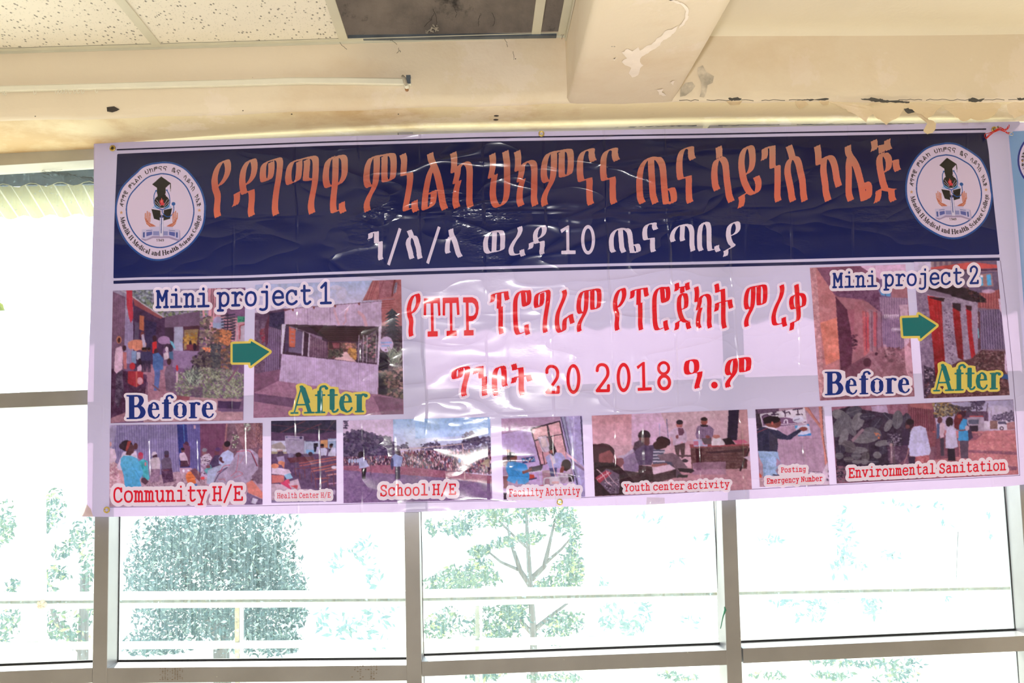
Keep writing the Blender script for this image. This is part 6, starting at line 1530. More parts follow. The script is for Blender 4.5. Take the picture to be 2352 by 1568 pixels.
def ph_facility(parent):
    c = Canvas([(1151, 961.3), (1336.3, 954.7), (1343.3, 1140), (1156.4, 1146.6)], 1.3, seed=28, bg=(185, 150, 205)).frame(1130, 940, 7.126)
    c.poly("150,150 1120,115 1120,180 620,310 160,400", (178, 138, 180), tex=4).poly("160,400 620,310 780,910 560,960 180,1100", (182, 155, 208), tex=5).line("160,400 560,320", 5, (120, 85, 130))
    c.poly("620,310 1110,180 1220,700 1180,800 790,920 690,540", (50, 28, 50)).poly("645,325 890,262 920,440 690,500", (225, 170, 180), tex=8).poly("915,258 1095,205 1135,400 950,435", (220, 165, 180), tex=10).poly("690,520 910,465 960,590 930,800 870,900 790,890", (205, 145, 165), tex=10).poly("960,450 1135,410 1200,700 1210,820 1060,700", (218, 160, 175), tex=14)
    c.line("900,255 950,600", 24, (60, 35, 55)).line("820,690 860,900", 14, (75, 40, 60)).line("640,330 800,910", 16, (60, 30, 55))
    c.poly("1110,115 1480,105 1520,1430 1400,1430 1280,900", (165, 150, 205), tex=8)
    for a, w_, co in (("1125,125 1390,1230", 12, (45, 35, 75)), ("1185,125 1400,1220", 8, (60, 50, 90)), ("1155,125 1380,1100", 24, (150, 150, 185)), ("1230,125 1440,1200", 26, (175, 170, 215)), ("1330,120 1350,700", 10, (215, 200, 240)), ("1450,120 1500,900", 22, (60, 50, 90))): c.line(a, w_, co)
    c.poly("1340,860 1500,960 1510,1010 1340,900", (130, 100, 140)).line("1200,690 1500,960", 10, (190, 140, 170)).poly("1200,700 1380,830 1380,870 1230,760", (225, 175, 200)).line("1280,900 1330,1400", 16, (110, 110, 150))
    c.poly("180,940 480,900 560,1100 620,1220 500,1260 190,1300", (165, 130, 170), tex=8).poly("170,660 300,660 290,760 180,720", (215, 175, 160)).ell(215, 850, 50, 85, (130, 95, 110), tex=14).line("180,1085 260,1080", 12, (200, 190, 215)).poly("180,1090 260,1090 250,1290 190,1290", (135, 70, 85))
    c.poly("480,800 685,765 705,850 500,885", (40, 60, 130)).blobs("490,800 690,775 700,850 505,870", 40, 7, 14, [(205, 200, 225), (60, 140, 200), (160, 60, 90)])
    c.poly("600,945 830,905 820,960 790,1000 600,1020", (65, 45, 70)).line("600,1030 800,1000", 14, (205, 200, 220)).line("770,1010 800,1220", 12, (190, 180, 205)).poly("600,1060 680,1060 700,1130 600,1140", (185, 60, 55)).line("600,1150 720,1120", 20, (40, 45, 95)).poly("820,1000 950,990 980,1230 830,1240", (170, 125, 150), tex=8)
    # blue suited woman
    c.ell(300, 775, 60, 78, (45, 30, 55)).ell(350, 790, 58, 68, (120, 60, 62)).ell(312, 740, 66, 44, (40, 28, 52)).poly("300,830 400,830 380,870 290,860", (110, 55, 60))
    c.poly("225,930 260,860 330,845 470,870 560,900 590,1000 612,1080 600,1180 530,1220 420,1218 415,1140 370,1215 240,1160 270,1080 235,1010", (42, 132, 205), tex=8, grad=(60, 150, 220)).line("330,940 460,1100", 5, (25, 90, 160)).line("260,1080 600,1100", 6, (25, 90, 160)).poly("490,1010 580,980 640,950 655,990 600,1020 500,1055", (120, 60, 62))
    # medic and patient
    c.ell(965, 660, 46, 68, (90, 45, 55)).ell(955, 625, 45, 34, (28, 18, 32)).poly("870,780 950,720 1000,760 1040,700 1130,710 1200,800 1190,880 1120,860 1110,960 940,960 900,880", (160, 155, 210), tex=6).poly("960,760 1010,760 1040,880 990,900", (200, 190, 210)).poly("930,960 1060,950 1040,1100 960,1090", (70, 65, 120)).line("950,740 1050,1160", 18, (215, 175, 190)).ell(970, 690, 28, 24, (140, 70, 75))
    c.poly("740,455 880,435 930,560 940,680 880,700 820,690 770,540", (200, 185, 215), .8, tex=10).poly("790,470 870,460 900,600 810,620", (225, 195, 200), .8).line("750,460 800,600 860,690", 8, (120, 120, 140)).line("760,440 880,430 960,490", 8, (95, 80, 100))
    c.ell(1210, 910, 80, 95, (48, 25, 35)).ell(1140, 990, 30, 70, (130, 60, 62), rot=.3).poly("1060,1040 1180,1030 1300,950 1330,1100 1300,1220 1130,1200", (170, 145, 175), tex=20).poly("1240,1060 1340,1090 1330,1180 1250,1180", (35, 22, 38))
    c.line("850,1240 850,1160 890,1120 1240,1090 1300,1130 1310,1200", 18, (205, 200, 220), 1, True).poly("930,1120 1100,1110 1120,1220 950,1230", (200, 185, 205)).poly("970,1180 1090,1170 1090,1210 980,1220", (215, 165, 175)).poly("760,1240 840,1230 830,1260", (205, 70, 90))
    c.poly("185,1360 240,1360 240,1475 190,1475", (50, 28, 60))
    c.grain(3, 4); return c.build('printed_photo', parent)
def ph_youth(parent):
    c = Canvas([(1358, 954.5), (1714.5, 940.3), (1725, 1123.2), (1365.3, 1139.3)], 1.4, seed=29, bg=(195, 145, 165)).frame(1350, 930, 6.031)
    c.poly("45,145 700,110 700,560 300,560 60,520", (192, 132, 150), tex=6, grad=(215, 165, 185)).poly("600,115 1100,95 1160,700 1430,700 1430,900 600,800", (205, 165, 200), tex=6).poly("1000,95 1960,65 1930,480 1400,500 1160,480", (195, 158, 178), tex=6).poly("2085,65 2210,62 2230,600 2060,500", (190, 140, 155), tex=6)
    c.poly("1940,68 2085,64 2055,490 1920,480", (42, 28, 60), tex=6).line("1085,200 1105,450", 14, (95, 90, 130), .8).line("985,260 990,430", 10, (130, 140, 190), .6)
    c.poly("300,560 1430,560 1430,900 300,950", (205, 160, 180), tex=8).poly("1230,690 1430,690 1430,715 1240,715", (85, 60, 75)).poly("1200,860 2260,900 2265,1170 100,1260 500,1000", (185, 130, 150), tex=8)
    # table
    c.poly("1400,540 2230,540 2225,570 1410,600", (150, 70, 85)).poly("1410,590 2215,560 2190,880 1430,890", (105, 68, 75), tex=14).stripes("1500,600 2200,570 2150,840 1520,870", 44, (85, 50, 65), .4, .5, horiz=True).poly("1480,600 1570,600 1560,900 1500,900", (70, 22, 42)).poly("1620,650 2190,600 2190,640 1700,670", (60, 35, 50), .8).poly("2150,620 2190,620 2190,860 2140,860", (85, 40, 55))
    c.poly("1450,480 1650,475 1645,570 1460,575", (165, 160, 200)).poly("1455,500 1520,498 1520,560 1460,560", (200, 80, 110), .7).poly("1580,500 1640,500 1640,550 1580,550", (215, 120, 150), .7).poly("1700,490 1885,480 1885,555 1700,560", (205, 190, 205)).poly("1720,460 1835,455 1835,490 1720,490", (215, 205, 220)).poly("1850,470 1960,450 2030,540 1900,550", (38, 22, 40)).poly("2000,490 2150,475 2210,520 2060,545", (205, 100, 140)).poly("1560,790 1900,780 1900,960 1440,960 1440,800", (160, 120, 155), .7, tex=12)
    c.line("2230,600 2100,900", 26, (60, 35, 50)).poly("2140,720 2240,700 2240,780", (190, 160, 190))
    # standing pair
    c.ell(1262, 270, 44, 52, (165, 95, 100)).ell(1262, 238, 48, 32, (45, 30, 48)).poly("1100,400 1200,310 1310,310 1360,380 1365,500 1330,540 1290,500 1260,560 1170,560 1170,450 1120,430", (195, 165, 195), tex=6).poly("1240,320 1310,320 1330,380 1300,420 1250,420", (105, 60, 90)).poly("1190,560 1340,520 1330,720 1290,740 1270,600 1250,700 1210,680", (88, 62, 72), tex=6).ell(1335, 770, 44, 24, (60, 45, 60)).ell(1230, 440, 20, 26, (130, 70, 80))
    c.ell(1602, 225, 46, 58, (135, 65, 65)).ell(1602, 195, 48, 26, (40, 22, 34)).poly("1480,410 1510,290 1580,280 1680,285 1740,340 1720,440 1640,470 1500,470", (120, 92, 130), tex=12).stripes("1480,410 1510,290 1740,340 1720,440 1500,470", 24, (160, 130, 165), .3, .7).poly("1545,270 1660,275 1650,300 1560,300", (45, 30, 48)).ell(1770, 435, 50, 26, (175, 110, 110)).poly("1560,460 1700,450 1700,540 1600,540", (95, 75, 90)).ell(1650, 440, 30, 20, (140, 75, 78))
    # writers in front
    c.ell(775, 420, 85, 72, (52, 32, 48), tex=8).poly("700,450 850,450 850,540 800,600 700,590", (105, 62, 70)).poly("615,620 640,520 720,480 800,560 780,680 640,700", (85, 58, 82), tex=10).poly("480,720 640,650 760,740 740,900 520,960 480,850", (135, 110, 150), tex=10)
    c.ell(1040, 500, 100, 62, (48, 28, 42), rot=.3, tex=6).poly("900,530 1010,440 1130,500 1080,590 960,620 880,590", (65, 36, 46)).poly("640,640 740,560 900,555 930,640 900,760 870,830 700,830 660,740", (90, 68, 105), tex=10)
    c.poly("900,610 1060,620 1040,680 1060,740 1200,820 1150,850 890,830", (85, 80, 110)).stripes("900,610 1060,620 1060,830 890,830", 44, (205, 195, 220), .4, .9, horiz=True).poly("950,690 1160,660 1240,700 1370,860 1350,900 1240,900 1150,790 1000,760", (120, 92, 112), tex=8).poly("1230,870 1440,880 1470,910 1420,940 1260,920", (55, 42, 52)).poly("1150,800 1240,900 1290,960 1380,970 1350,1000 1210,1000 1170,920", (95, 72, 92)).poly("1240,960 1380,965 1370,1000 1220,1005", (65, 55, 62))
    c.poly("870,820 1080,800 1110,830 1060,870 880,850", (150, 90, 95)).poly("850,870 1120,820 1210,880 910,965", (215, 180, 205), tex=4).poly("880,850 700,830 690,960 760,1050 900,1060 900,960", (75, 50, 62), tex=10)
    c.poly("900,960 1210,890 1210,1000 1000,1060 540,1080 480,900", (62, 42, 52), .9, tex=10)
    # close head and bag at lower left
    c.ell(200, 660, 165, 130, (62, 34, 48), tex=6).poly("60,540 260,540 330,600 350,730 340,800 250,820 70,790", (70, 38, 52)).poly("150,680 300,620 345,680 355,740 330,800 150,790", (135, 72, 82), tex=5).poly("360,740 480,730 500,800 440,870 360,860", (130, 75, 90)).poly("400,710 500,690 620,600 640,640 480,740", (180, 165, 200), .8)
    c.poly("75,790 360,800 460,870 640,1060 500,1240 90,1260", (50, 26, 42), tex=8).poly("95,1010 250,880 320,900 430,960 440,1120 420,1220 300,1225", (105, 82, 110), tex=8).poly("95,1010 250,900 330,940 160,1080", (170, 60, 85)).blobs("200,1080 420,1000 420,1200 290,1210", 70, 5, 10, [(175, 160, 185), (60, 40, 65)]).line("120,890 200,960 260,1060 320,1110", 12, (215, 175, 195), 1, True).line("250,910 320,1020 400,1100", 10, (210, 170, 190), 1, True)
    for i, x in enumerate((125, 155, 185, 215, 245, 272)): c.line([(x, 1040-i*18), (x+18, 1010-i*18)], 7, (235, 215, 230))
    c.grain(3.5, 5); return c.build('printed_photo', parent)
def ph_posting(parent):
    c = Canvas([(1733, 940), (1890, 933), (1902.9, 1113), (1743, 1117.6)], 1.3, seed=30, bg=(170, 135, 165)).frame(1720, 920, 7.465)
    c.poly("95,150 500,130 500,200 140,260", (105, 75, 110), tex=16).poly("100,230 180,220 220,470 120,480", (55, 40, 60), tex=14)
    c.poly("450,420 1200,100 1280,1250 480,1250", (178, 142, 175), tex=5)
    for x in (540, 620, 740, 860, 940, 1060): c.line([(x, 440), (x+80, 1240)], 5, (140, 100, 140), .7)
    c.line("500,665 1200,640", 6, (135, 95, 130), .7)
    c.poly("170,230 940,120 985,395 520,450 220,440", (212, 198, 220), tex=3).poly("200,260 300,240 520,290 620,285 740,310 760,360 900,380 960,350 975,385 520,445 230,440", (120, 85, 125))
    for l_ in ("215,290 235,255 300,235", "300,235 315,250", "380,235 420,215 425,205", "400,200 450,200", "370,240 490,235", "425,215 430,250", "570,180 590,200", "600,170 610,270", "600,215 670,190 695,230", "745,155 900,135", "820,150 830,240", "800,240 860,235", "890,230 900,240"): c.line(l_, 20, (75, 50, 85))
    c.ell(830, 320, 95, 55, (205, 200, 225), rot=-.15).line("760,340 850,310", 14, (120, 110, 150)).line("585,380 600,330 640,325 650,390", 18, (225, 210, 232)).line("520,410 960,380", 14, (215, 200, 220))
    for x in range(540, 900, 28): c.line([(x, 408-(x-540)*.07), (x+12, 407-(x-540)*.07)], 6, (130, 105, 145))
    c.poly("770,440 1010,400 1050,590 830,605", (200, 200, 230)).poly("770,430 830,420 800,470 775,480", (80, 150, 210)).poly("970,405 1010,400 1020,440 990,430", (70, 140, 210)).poly("820,590 960,580 1050,550 1050,595 830,608", (60, 130, 205)).line("850,520 1000,510", 8, (205, 150, 180))
    c.ell(915, 485, 75, 36, (140, 68, 72), rot=-.1)
    c.line("960,120 1100,300 1280,530", 44, (200, 130, 130)).line("1000,120 1120,300 1290,520", 12, (170, 95, 100)).line("1205,105 1225,380 1240,560 1290,850 1310,1080", 48, (212, 135, 130)).line("1235,110 1250,400 1270,700 1325,1040", 8, (85, 45, 60)).poly("1250,100 1280,100 1350,1040 1330,1040 1260,560", (190, 175, 200)).poly("1020,1200 1240,1230 1330,1040 1365,1240 1365,1440 1150,1440 1020,1260", (205, 180, 205), tex=5).line("1020,1210 1240,1225", 8, (85, 55, 90))
    for x, y in ((1345, 1210), (1350, 1290), (1320, 1350), (1340, 1360)): c.ell(x, y, 10, 22, (100, 75, 110))
    # man
    c.poly("140,940 220,1100 160,1280 170,1480 240,1470 230,1280", (190, 150, 170), tex=14).poly("160,1230 210,1280 200,1320 160,1310", (205, 90, 80))
    c.poly("140,860 480,870 500,980 540,1070 440,1200 500,1280 230,1300 225,1100 160,960", (152, 178, 222), tex=16).poly("460,980 545,1060 450,1140", (165, 130, 165)).line("270,900 290,1060 240,1280", 6, (120, 145, 200)).line("400,1270 500,1275", 20, (60, 50, 85))
    c.poly("125,500 200,450 330,440 470,500 640,600 830,490 900,510 700,665 640,670 470,650 485,760 470,870 140,860", (48, 45, 80), tex=9).poly("330,520 470,640 470,850 330,840", (70, 62, 85), .6, tex=8).line("125,545 300,470", 14, (130, 60, 80)).poly("215,440 260,425 470,480 470,510 380,490", (220, 205, 225))
    c.ell(460, 390, 75, 72, (110, 60, 66)).poly("260,400 400,380 480,460 440,470 300,440", (130, 72, 72)).ell(375, 325, 150, 62, (38, 24, 38), tex=5).poly("225,320 250,400 400,370 520,320 480,270", (36, 22, 36)).ell(385, 385, 22, 30, (185, 90, 90)).poly("510,330 535,370 520,400 500,420", (120, 66, 70))
    c.poly("95,150 130,150 170,480 120,470", (60, 45, 70), .7, tex=14)
    c.grain(3, 4); return c.build('printed_photo', parent)
def ph_env(parent):
    c = Canvas([(1907.3, 934.6), (2322.2, 917.3), (2334.7, 1089), (1919.2, 1109.8)], 1.4, seed=31, bg=(130, 85, 110)).frame(1900, 910, 5.204)
    c.poly("35,125 980,95 980,600 100,600", (150, 95, 125), tex=10).poly("505,120 690,105 740,330 560,330", (178, 150, 190), tex=6).poly("940,100 1260,88 1290,600 980,600", (128, 68, 88), tex=8).stripes("960,130 1250,110 1270,420 980,420", 26, (90, 42, 65), .45, .8).poly("960,90 1250,82 1240,160 980,130", (170, 100, 110), .8)
    c.poly("1240,85 2200,40 2215,420 1300,450", (160, 150, 195), grad=(190, 165, 200)).poly("1500,180 1900,180 1900,300 1500,300", (90, 60, 95), tex=10).ell(2010, 170, 130, 60, (205, 190, 222), .5)
    c.blobs("1240,75 1400,75 1560,120 1580,190 1520,230 1260,250", 420, 6, 18, [(115, 95, 75), (150, 115, 80), (80, 65, 75), (60, 50, 70), (165, 150, 130)]).blobs("1690,60 1860,50 1830,150 1760,190 1700,120", 130, 6, 15, [(90, 75, 110), (70, 55, 90)]).blobs("1560,130 1700,130 1700,200 1580,190", 110, 6, 15, [(70, 55, 85), (90, 72, 100)]).blobs("1950,230 2210,170 2215,300 1950,290", 160, 6, 16, [(95, 80, 115), (75, 60, 95), (120, 105, 140)]).line("1760,150 1770,230", 7, (70, 45, 75)).line("1895,85 1870,300", 7, (75, 45, 75)).line("2115,180 2115,280", 5, (70, 55, 80)).line("1935,170 1935,240", 4, (90, 70, 100))
    c.poly("1650,260 1700,240 1850,250 1855,410 1760,430 1660,400", (165, 145, 175), tex=6).poly("1665,280 1790,275 1790,330 1670,330", (90, 90, 120)).poly("1680,350 1780,350 1780,420 1690,420", (55, 40, 65)).line("1680,240 1840,240", 10, (190, 60, 70))
    c.poly("1855,295 1920,295 1920,395 1855,390", (200, 185, 210)).poly("1925,290 2010,290 2010,390 1925,390", (130, 95, 100), tex=8).poly("2012,290 2120,290 2190,340 2190,400 2012,400", (205, 190, 215)).poly("2020,298 2100,298 2130,335 2020,330", (85, 75, 110)).ell(2062, 382, 26, 24, (85, 70, 95)).ell(2062, 382, 12, 12, (200, 180, 205)).poly("2120,320 2215,300 2220,390 2130,400", (170, 115, 130), tex=12)
    c.poly("1290,400 1700,420 2225,400 2262,930 1100,980 1290,700", (190, 115, 130), tex=8).poly("1290,440 1550,500 1560,720 1250,760", (110, 62, 90), .8, tex=12).poly("1680,440 1850,440 1760,520 1690,530", (125, 75, 105), .7).poly("1670,640 2240,660 2240,700 1670,670", (115, 70, 105), .7, tex=6).poly("2130,820 2250,840 2240,880 2150,880", (115, 70, 110), .7).blobs("1680,430 2230,420 2240,900 1680,700", 160, 5, 18, [(205, 135, 140), (165, 95, 120), (220, 160, 160)], .4)
    LG = [(78, 70, 92), (98, 92, 108), (60, 50, 75), (115, 108, 122), (88, 78, 92)]
    c.poly("40,180 250,120 420,160 660,200 980,240 980,700 800,830 100,830", (58, 42, 68), tex=12)
    for (cx_, cy_, rx, ry, rot, k) in ((130, 220, 90, 60, .3, 3), (300, 180, 100, 60, -.3, 0), (240, 330, 60, 160, -.5, 1), (350, 300, 70, 110, .4, 3), (460, 240, 90, 44, -.1, 2), (570, 330, 95, 60, -.9, 2), (820, 280, 62, 110, .1, 1), (930, 290, 50, 90, 0, 2), (700, 250, 40, 70, -.8, 2), (710, 350, 40, 80, .5, 3), (140, 360, 80, 140, .5, 1), (180, 500, 50, 120, .3, 3), (440, 500, 160, 60, -.1, 3), (520, 440, 110, 70, .2, 1), (640, 560, 90, 36, -.2, 3), (350, 640, 120, 40, .05, 3), (240, 600, 90, 70, .4, 4), (140, 640, 60, 60, 0, 2), (330, 710, 60, 40, 0, 1), (440, 720, 50, 60, 0, 4), (580, 700, 50, 42, 0, 3), (650, 640, 50, 50, 0, 2), (240, 750, 60, 30, 0, 4), (340, 780, 60, 26, 0, 3), (130, 710, 50, 40, 0, 1), (430, 780, 50, 34, 0, 3), (540, 780, 60, 40, 0, 2)):
        c.ell(cx_, cy_, rx, ry, LG[k % 5], 1, 9, rot); dx_, dy_ = (math.cos(rot)*rx, math.sin(rot)*rx) if rx > ry else (-math.sin(rot)*ry, math.cos(rot)*ry); c.line([(cx_-dx_*.9, cy_-dy_*.9), (cx_+dx_*.9, cy_+dy_*.9)], 5, (140, 132, 148), .7)
    c.poly("270,520 400,380 430,400 320,520 290,550", (140, 110, 130)).blobs("540,420 610,440 610,510 580,500", 22, 5, 9, [(205, 110, 80)]).blobs("700,440 860,440 860,780 720,800", 170, 5, 14, [(105, 88, 115), (130, 115, 140), (60, 45, 75)]).poly("730,560 760,560 765,800 735,800", (190, 150, 155), .7).poly("870,400 960,380 950,600 890,600", (60, 40, 75)).blobs("90,830 520,830 500,1000 110,1030", 300, 5, 12, [(75, 60, 80), (110, 95, 110), (50, 35, 60)]).poly("700,600 980,580 980,800 720,800", (115, 75, 110), .5, tex=12)
    # people
    c.ell(965, 330, 52, 56, (60, 32, 52), rot=.5).ell(970, 305, 48, 34, (38, 22, 40)).ell(940, 365, 26, 24, (110, 62, 76)).poly("975,420 1010,365 1090,350 1160,380 1190,520 1222,650 1200,700 1050,722 968,710 960,620 945,610 960,560", (188, 182, 222), tex=7).poly("1030,720 1200,700 1210,800 1035,800", (175, 95, 110), tex=18).poly("950,720 1035,720 1030,800 960,800", (60, 42, 75)).line("955,620 940,700 900,800", 10, (170, 120, 130)).poly("1160,400 1195,520 1150,570 1120,470", (165, 158, 205), .6)
    c.ell(1325, 285, 30, 40, (100, 55, 70)).poly("1290,340 1350,310 1385,330 1380,480 1335,500", (205, 170, 195)).poly("1290,330 1325,320 1320,500 1290,510", (75, 85, 130)).poly("1330,500 1390,500 1385,710 1340,710", (75, 60, 85)).ell(1255, 425, 16, 10, (190, 80, 90))
    c.ell(1440, 305, 46, 60, (50, 28, 45)).poly("1395,460 1410,380 1460,345 1510,380 1545,600 1490,625 1395,620", (188, 178, 212), tex=6).poly("1420,625 1505,625 1515,770 1425,770", (45, 32, 55)).line("1500,330 1530,400", 14, (90, 130, 175)).line("1380,440 1385,740", 10, (130, 80, 100))
    c.poly("1490,280 1540,190 1640,170 1600,300 1550,400 1500,380", (110, 40, 58), tex=8).ell(1590, 215, 46, 40, (60, 30, 55)).ell(1560, 240, 28, 26, (150, 60, 62)).poly("1560,340 1600,265 1650,280 1660,400 1672,530 1545,530 1550,420", (62, 150, 215), tex=7).poly("1560,530 1668,530 1665,740 1580,740", (88, 68, 95), tex=6).poly("1640,300 1700,400 1720,500 1670,535 1660,400", (75, 55, 90)).ell(1650, 380, 26, 32, (190, 165, 190)).line("1550,400 1570,410 1630,400", 14, (150, 75, 75))
    c.grain(3.5, 4); return c.build('printed_photo', parent)
# ------------------------------------------------------------------ the printed banner
ban = empty('banner', tuple(at(1260, 1170, -0.01)))
tag(ban, 'wide glossy printed banner with a navy heading band, hung across the windows', 'banner')
WHITE = (222, 205, 234)
top = [(218, 330), (500, 322.5), (800, 314.6), (1180, 305), (1560, 297.6), (1900, 291), (2200, 284.5), (2338, 281)]
right = [(2339, 288), (2328, 300), (2314, 312), (2311, 330), (2316, 400), (2325, 520), (2334, 640), (2343, 760), (2349, 870), (2354, 990), (2358, 1111)]
bottom = [(2300, 1117), (2100, 1125.5), (1880, 1138), (1672, 1148), (1480, 1159), (1280, 1163), (1100, 1169), (962, 1175), (780, 1177.5), (560, 1181), (380, 1184.5), (250, 1186), (190, 1185.5)]
left = [(196, 1176), (203, 1157), (203.5, 1020), (205, 895), (208.6, 793), (212, 700), (216, 560), (218.5, 470), (218, 400)]
sheet = print_obj('sheet', [s_poly(top + right + bottom + left)], WHITE, ban, 0.0, 4.0, margin=8, mat=M_sheet)
import bmesh
bm_ = bmesh.new(); bm_.from_mesh(sheet.data); dead = []
holes = [at(x, y, YBN - 0.01) for x, y in ((1243, 310), (249, 1170), (1285, 1152))]
for f_ in bm_.faces:
    c_ = f_.calc_center_median()
    if any(math.hypot(c_.x - h_[0], c_.z - h_[2]) < 0.0052 for h_ in holes): dead.append(f_)
bmesh.ops.delete(bm_, geom=dead, context='FACES'); bm_.to_mesh(sheet.data); bm_.free()
sheet['label'] = 'lavender-white glossy vinyl sheet with fold creases'
NAVY = (23, 31, 84)
def navycol(x, y):
    t = np.clip((y - 330) / 280, 0, 1)[:, None]
    return np.array([8, 13, 64]) * (1 - t) + np.array([9, 26, 96]) * t
ntop = [(272, 355.6), (500, 345.5), (760, 336.7), (1100, 327.5), (1560, 319.7), (1900, 314), (2260, 307)]
nright = [(2263, 325), (2267, 350), (2271, 395), (2276, 440), (2280, 480), (2285, 530), (2291, 586)]
nbot = [(1990, 592), (1860, 595.4), (1712, 599), (1480, 604.5), (1270, 609.3), (1090, 614.5), (914, 619.7), (740, 626), (560, 633.3), (400, 636.8), (333, 637.8), (264, 640.5)]
print_obj('navy_band', [s_poly(ntop + nright + nbot + [(266, 520), (269, 430)])], navycol, ban, 0.0008, 2.5)
hl = [(272, 346), (500, 337.5), (760, 328.3), (1100, 319), (1560, 311.2), (1900, 305.3), (2260, 298.9)]
print_obj('ruled_line', [s_stroke(hl, 1.7, None, False)], (22, 24, 58), ban, 0.0008, 1.5)
l2 = [(2291.5, 593), (1990, 598.5), (1860, 602), (1712, 605.5), (1480, 610.8), (1270, 616), (1090, 621), (914, 626), (740, 632), (560, 639), (400, 642.6), (333, 643.5), (264, 646)]
l2 = l2 + [(x, y + 7.2) for x, y in l2[::-1]]
print_obj('ruled_line', [s_poly(l2)], NAVY, ban, 0.0008, 1.5)
print_obj('hairline', [s_stroke([(2293, 600), (2306, 700), (2319, 830), (2330, 960), (2338, 1091), (2200, 1099), (1909, 1113), (1731, 1122.5), (1350, 1141.5), (1140, 1149), (780, 1157.5), (610, 1160.5), (255, 1164)], .55, None, False)], (110, 95, 125), ban, 0.0006, 0.6, margin=2)

# printed photographs
for f_, nm in ((ph_before1, 'printed photograph of people with umbrellas beside huts and a garden'), (ph_after1, 'printed photograph of a pale corrugated metal waiting shelter'),
               (ph_before2, 'printed photograph of a dusty lane with worn doors'), (ph_after2, 'printed photograph of red painted doors in a grey wall'),
               (ph_community, 'printed photograph of a woman in blue addressing seated people'), (ph_health, 'printed photograph of benches under a dark roof'),
               (ph_school, 'printed photograph of a large crowd behind a goal post'), (ph_facility, 'printed photograph of a woman in blue beside a drip stand'),
               (ph_youth, 'printed photograph of young people writing in a classroom'), (ph_posting, 'printed photograph of a man pinning a notice on a gate'),
               (ph_env, 'printed photograph of people by broad leaved plants and parked vans')):
    o_ = f_(ban); o_['label'] = nm
for d in (ban,): pass
for o_ in [o for o in ban.children if o.name.startswith('printed_photo')]:
    pass

# heading
def pen_line(items, nib=None, thin=1.0):
    out = []
    for ch, bb in items: out += gshapes(ch, bb, nib, thin)
    return out
k1, k2, k3, k4, k5 = crop(470, 330, 6), crop(820, 320, 6), crop(1110, 320, 6), crop(1440, 310, 6), crop(1740, 300, 6)
title = [('ye', k1((108, 228, 375, 1037))), ('da', k1((385, 215, 740, 1022))), ('ga', k1((770, 202, 1090, 1010))), ('ma', k1((1120, 180, 1583, 988))), ('wi', k1((1633, 168, 1980, 973))),
         ('me', k2((92, 202, 552, 1018))), ('ni', k2((588, 200, 863, 1022))), ('l_', k2((893, 188, 1258, 995))), ('k_', k2((1283, 180, 1608, 972))),
         ('h_', k3((62, 160, 370, 958))), ('k_', k3((420, 158, 757, 946))), ('me', k3((787, 143, 1245, 944))), ('na', k3((1283, 138, 1558, 930))), ('na', k3((1602, 131, 1877, 914))),
         ('te', k4((121, 315, 682, 972))), ('na', k4((670, 170, 942, 960))), ('sa', k4((1150, 158, 1473, 948))), ('y_', k4((1508, 155, 1843, 1027))), ('n_', k4((1825, 155, 2118, 943))),
         ('s_', k5((354, 205, 678, 1000))), ('ko', k5((760, 206, 1148, 995))), ('le', k5((1183, 205, 1565, 993))), ('je', k5((1537, 122, 1957, 1016)))]
def titlecol(x, y):
    ytop = 372 - (x - 480) * 0.0185; t = np.clip((y - ytop) / 125, 0, 1)[:, None]
    c0, c1, c2 = np.array([200, 140, 118.]), np.array([200, 98, 82.]), np.array([226, 112, 88.])
    u = np.clip((x - 1300) / 500, 0, 1)[:, None]
    c1 = c1 * (1 - u) + np.array([222, 118, 100.]) * u
    return np.where(t < .5, c0 * (1 - 2 * t) + c1 * 2 * t, c1 * (2 - 2 * t) + c2 * (2 * t - 1))
for it in title:
    print_obj('heading_letter', pen_line([it], (14.6, -6.6), 1.1), titlecol, ban, 0.0016, 1.3)
w1, w2 = crop(830, 490, 5.321), crop(1270, 490, 5.321)
PAPER = (232, 214, 240)
white = [('n_', w1((75, 225, 275, 582))), ('s_', w1((546, 205, 750, 570))), ('le1', w1((1022, 192, 1241, 551))), ('we', w1((1488, 217, 1756, 501))), ('re', w1((1797, 163, 2006, 539))), ('da', w1((2025, 155, 2263, 518))),
         ('te', w2((677, 188, 1069, 494))), ('na', w2((1085, 124, 1280, 485))), ('ta', w2((1419, 136, 1733, 476))), ('bi', w2((1755, 110, 2043, 481))), ('ya', w2((2068, 108, 2283, 539)))]
for it in white: print_obj('subheading_letter', pen_line([it], (11.2, -4.0), 0.9), PAPER, ban, 0.0016, 1.2)
for p_ in ("460,182 493,200 350,645 318,628", "937,165 970,180 828,628 795,610"):
    print_obj('subheading_letter', [s_poly(cpts(830, 490, 5.321, p_))], PAPER, ban, 0.0016, 1.2)
print_obj('subheading_letter', [s_poly(cpts(1270, 490, 5.321, "85,210 178,157 193,157 196,462 272,462 272,506 98,508 98,465 160,464 158,205 102,252"))], PAPER, ban, 0.0016, 1.2)
def ellring(cx, cy, rx, ry, ix, iy, f):
    o_ = [(cx + rx*math.cos(a), cy + ry*math.sin(a)) for a in np.linspace(0, 2*math.pi, 33)[:-1]]; i_ = [(cx + ix*math.cos(a), cy + iy*math.sin(a)) for a in np.linspace(0, 2*math.pi, 33)[:-1]]
    g = lambda P: [(x/f[2] + f[0], y/f[2] + f[1]) for x, y in P]
    return s_poly(g(o_), g(i_))
print_obj('subheading_letter', [ellring(424, 332, 85, 180, 46, 138, (1270, 490, 5.321))], PAPER, ban, 0.0016, 1.2)

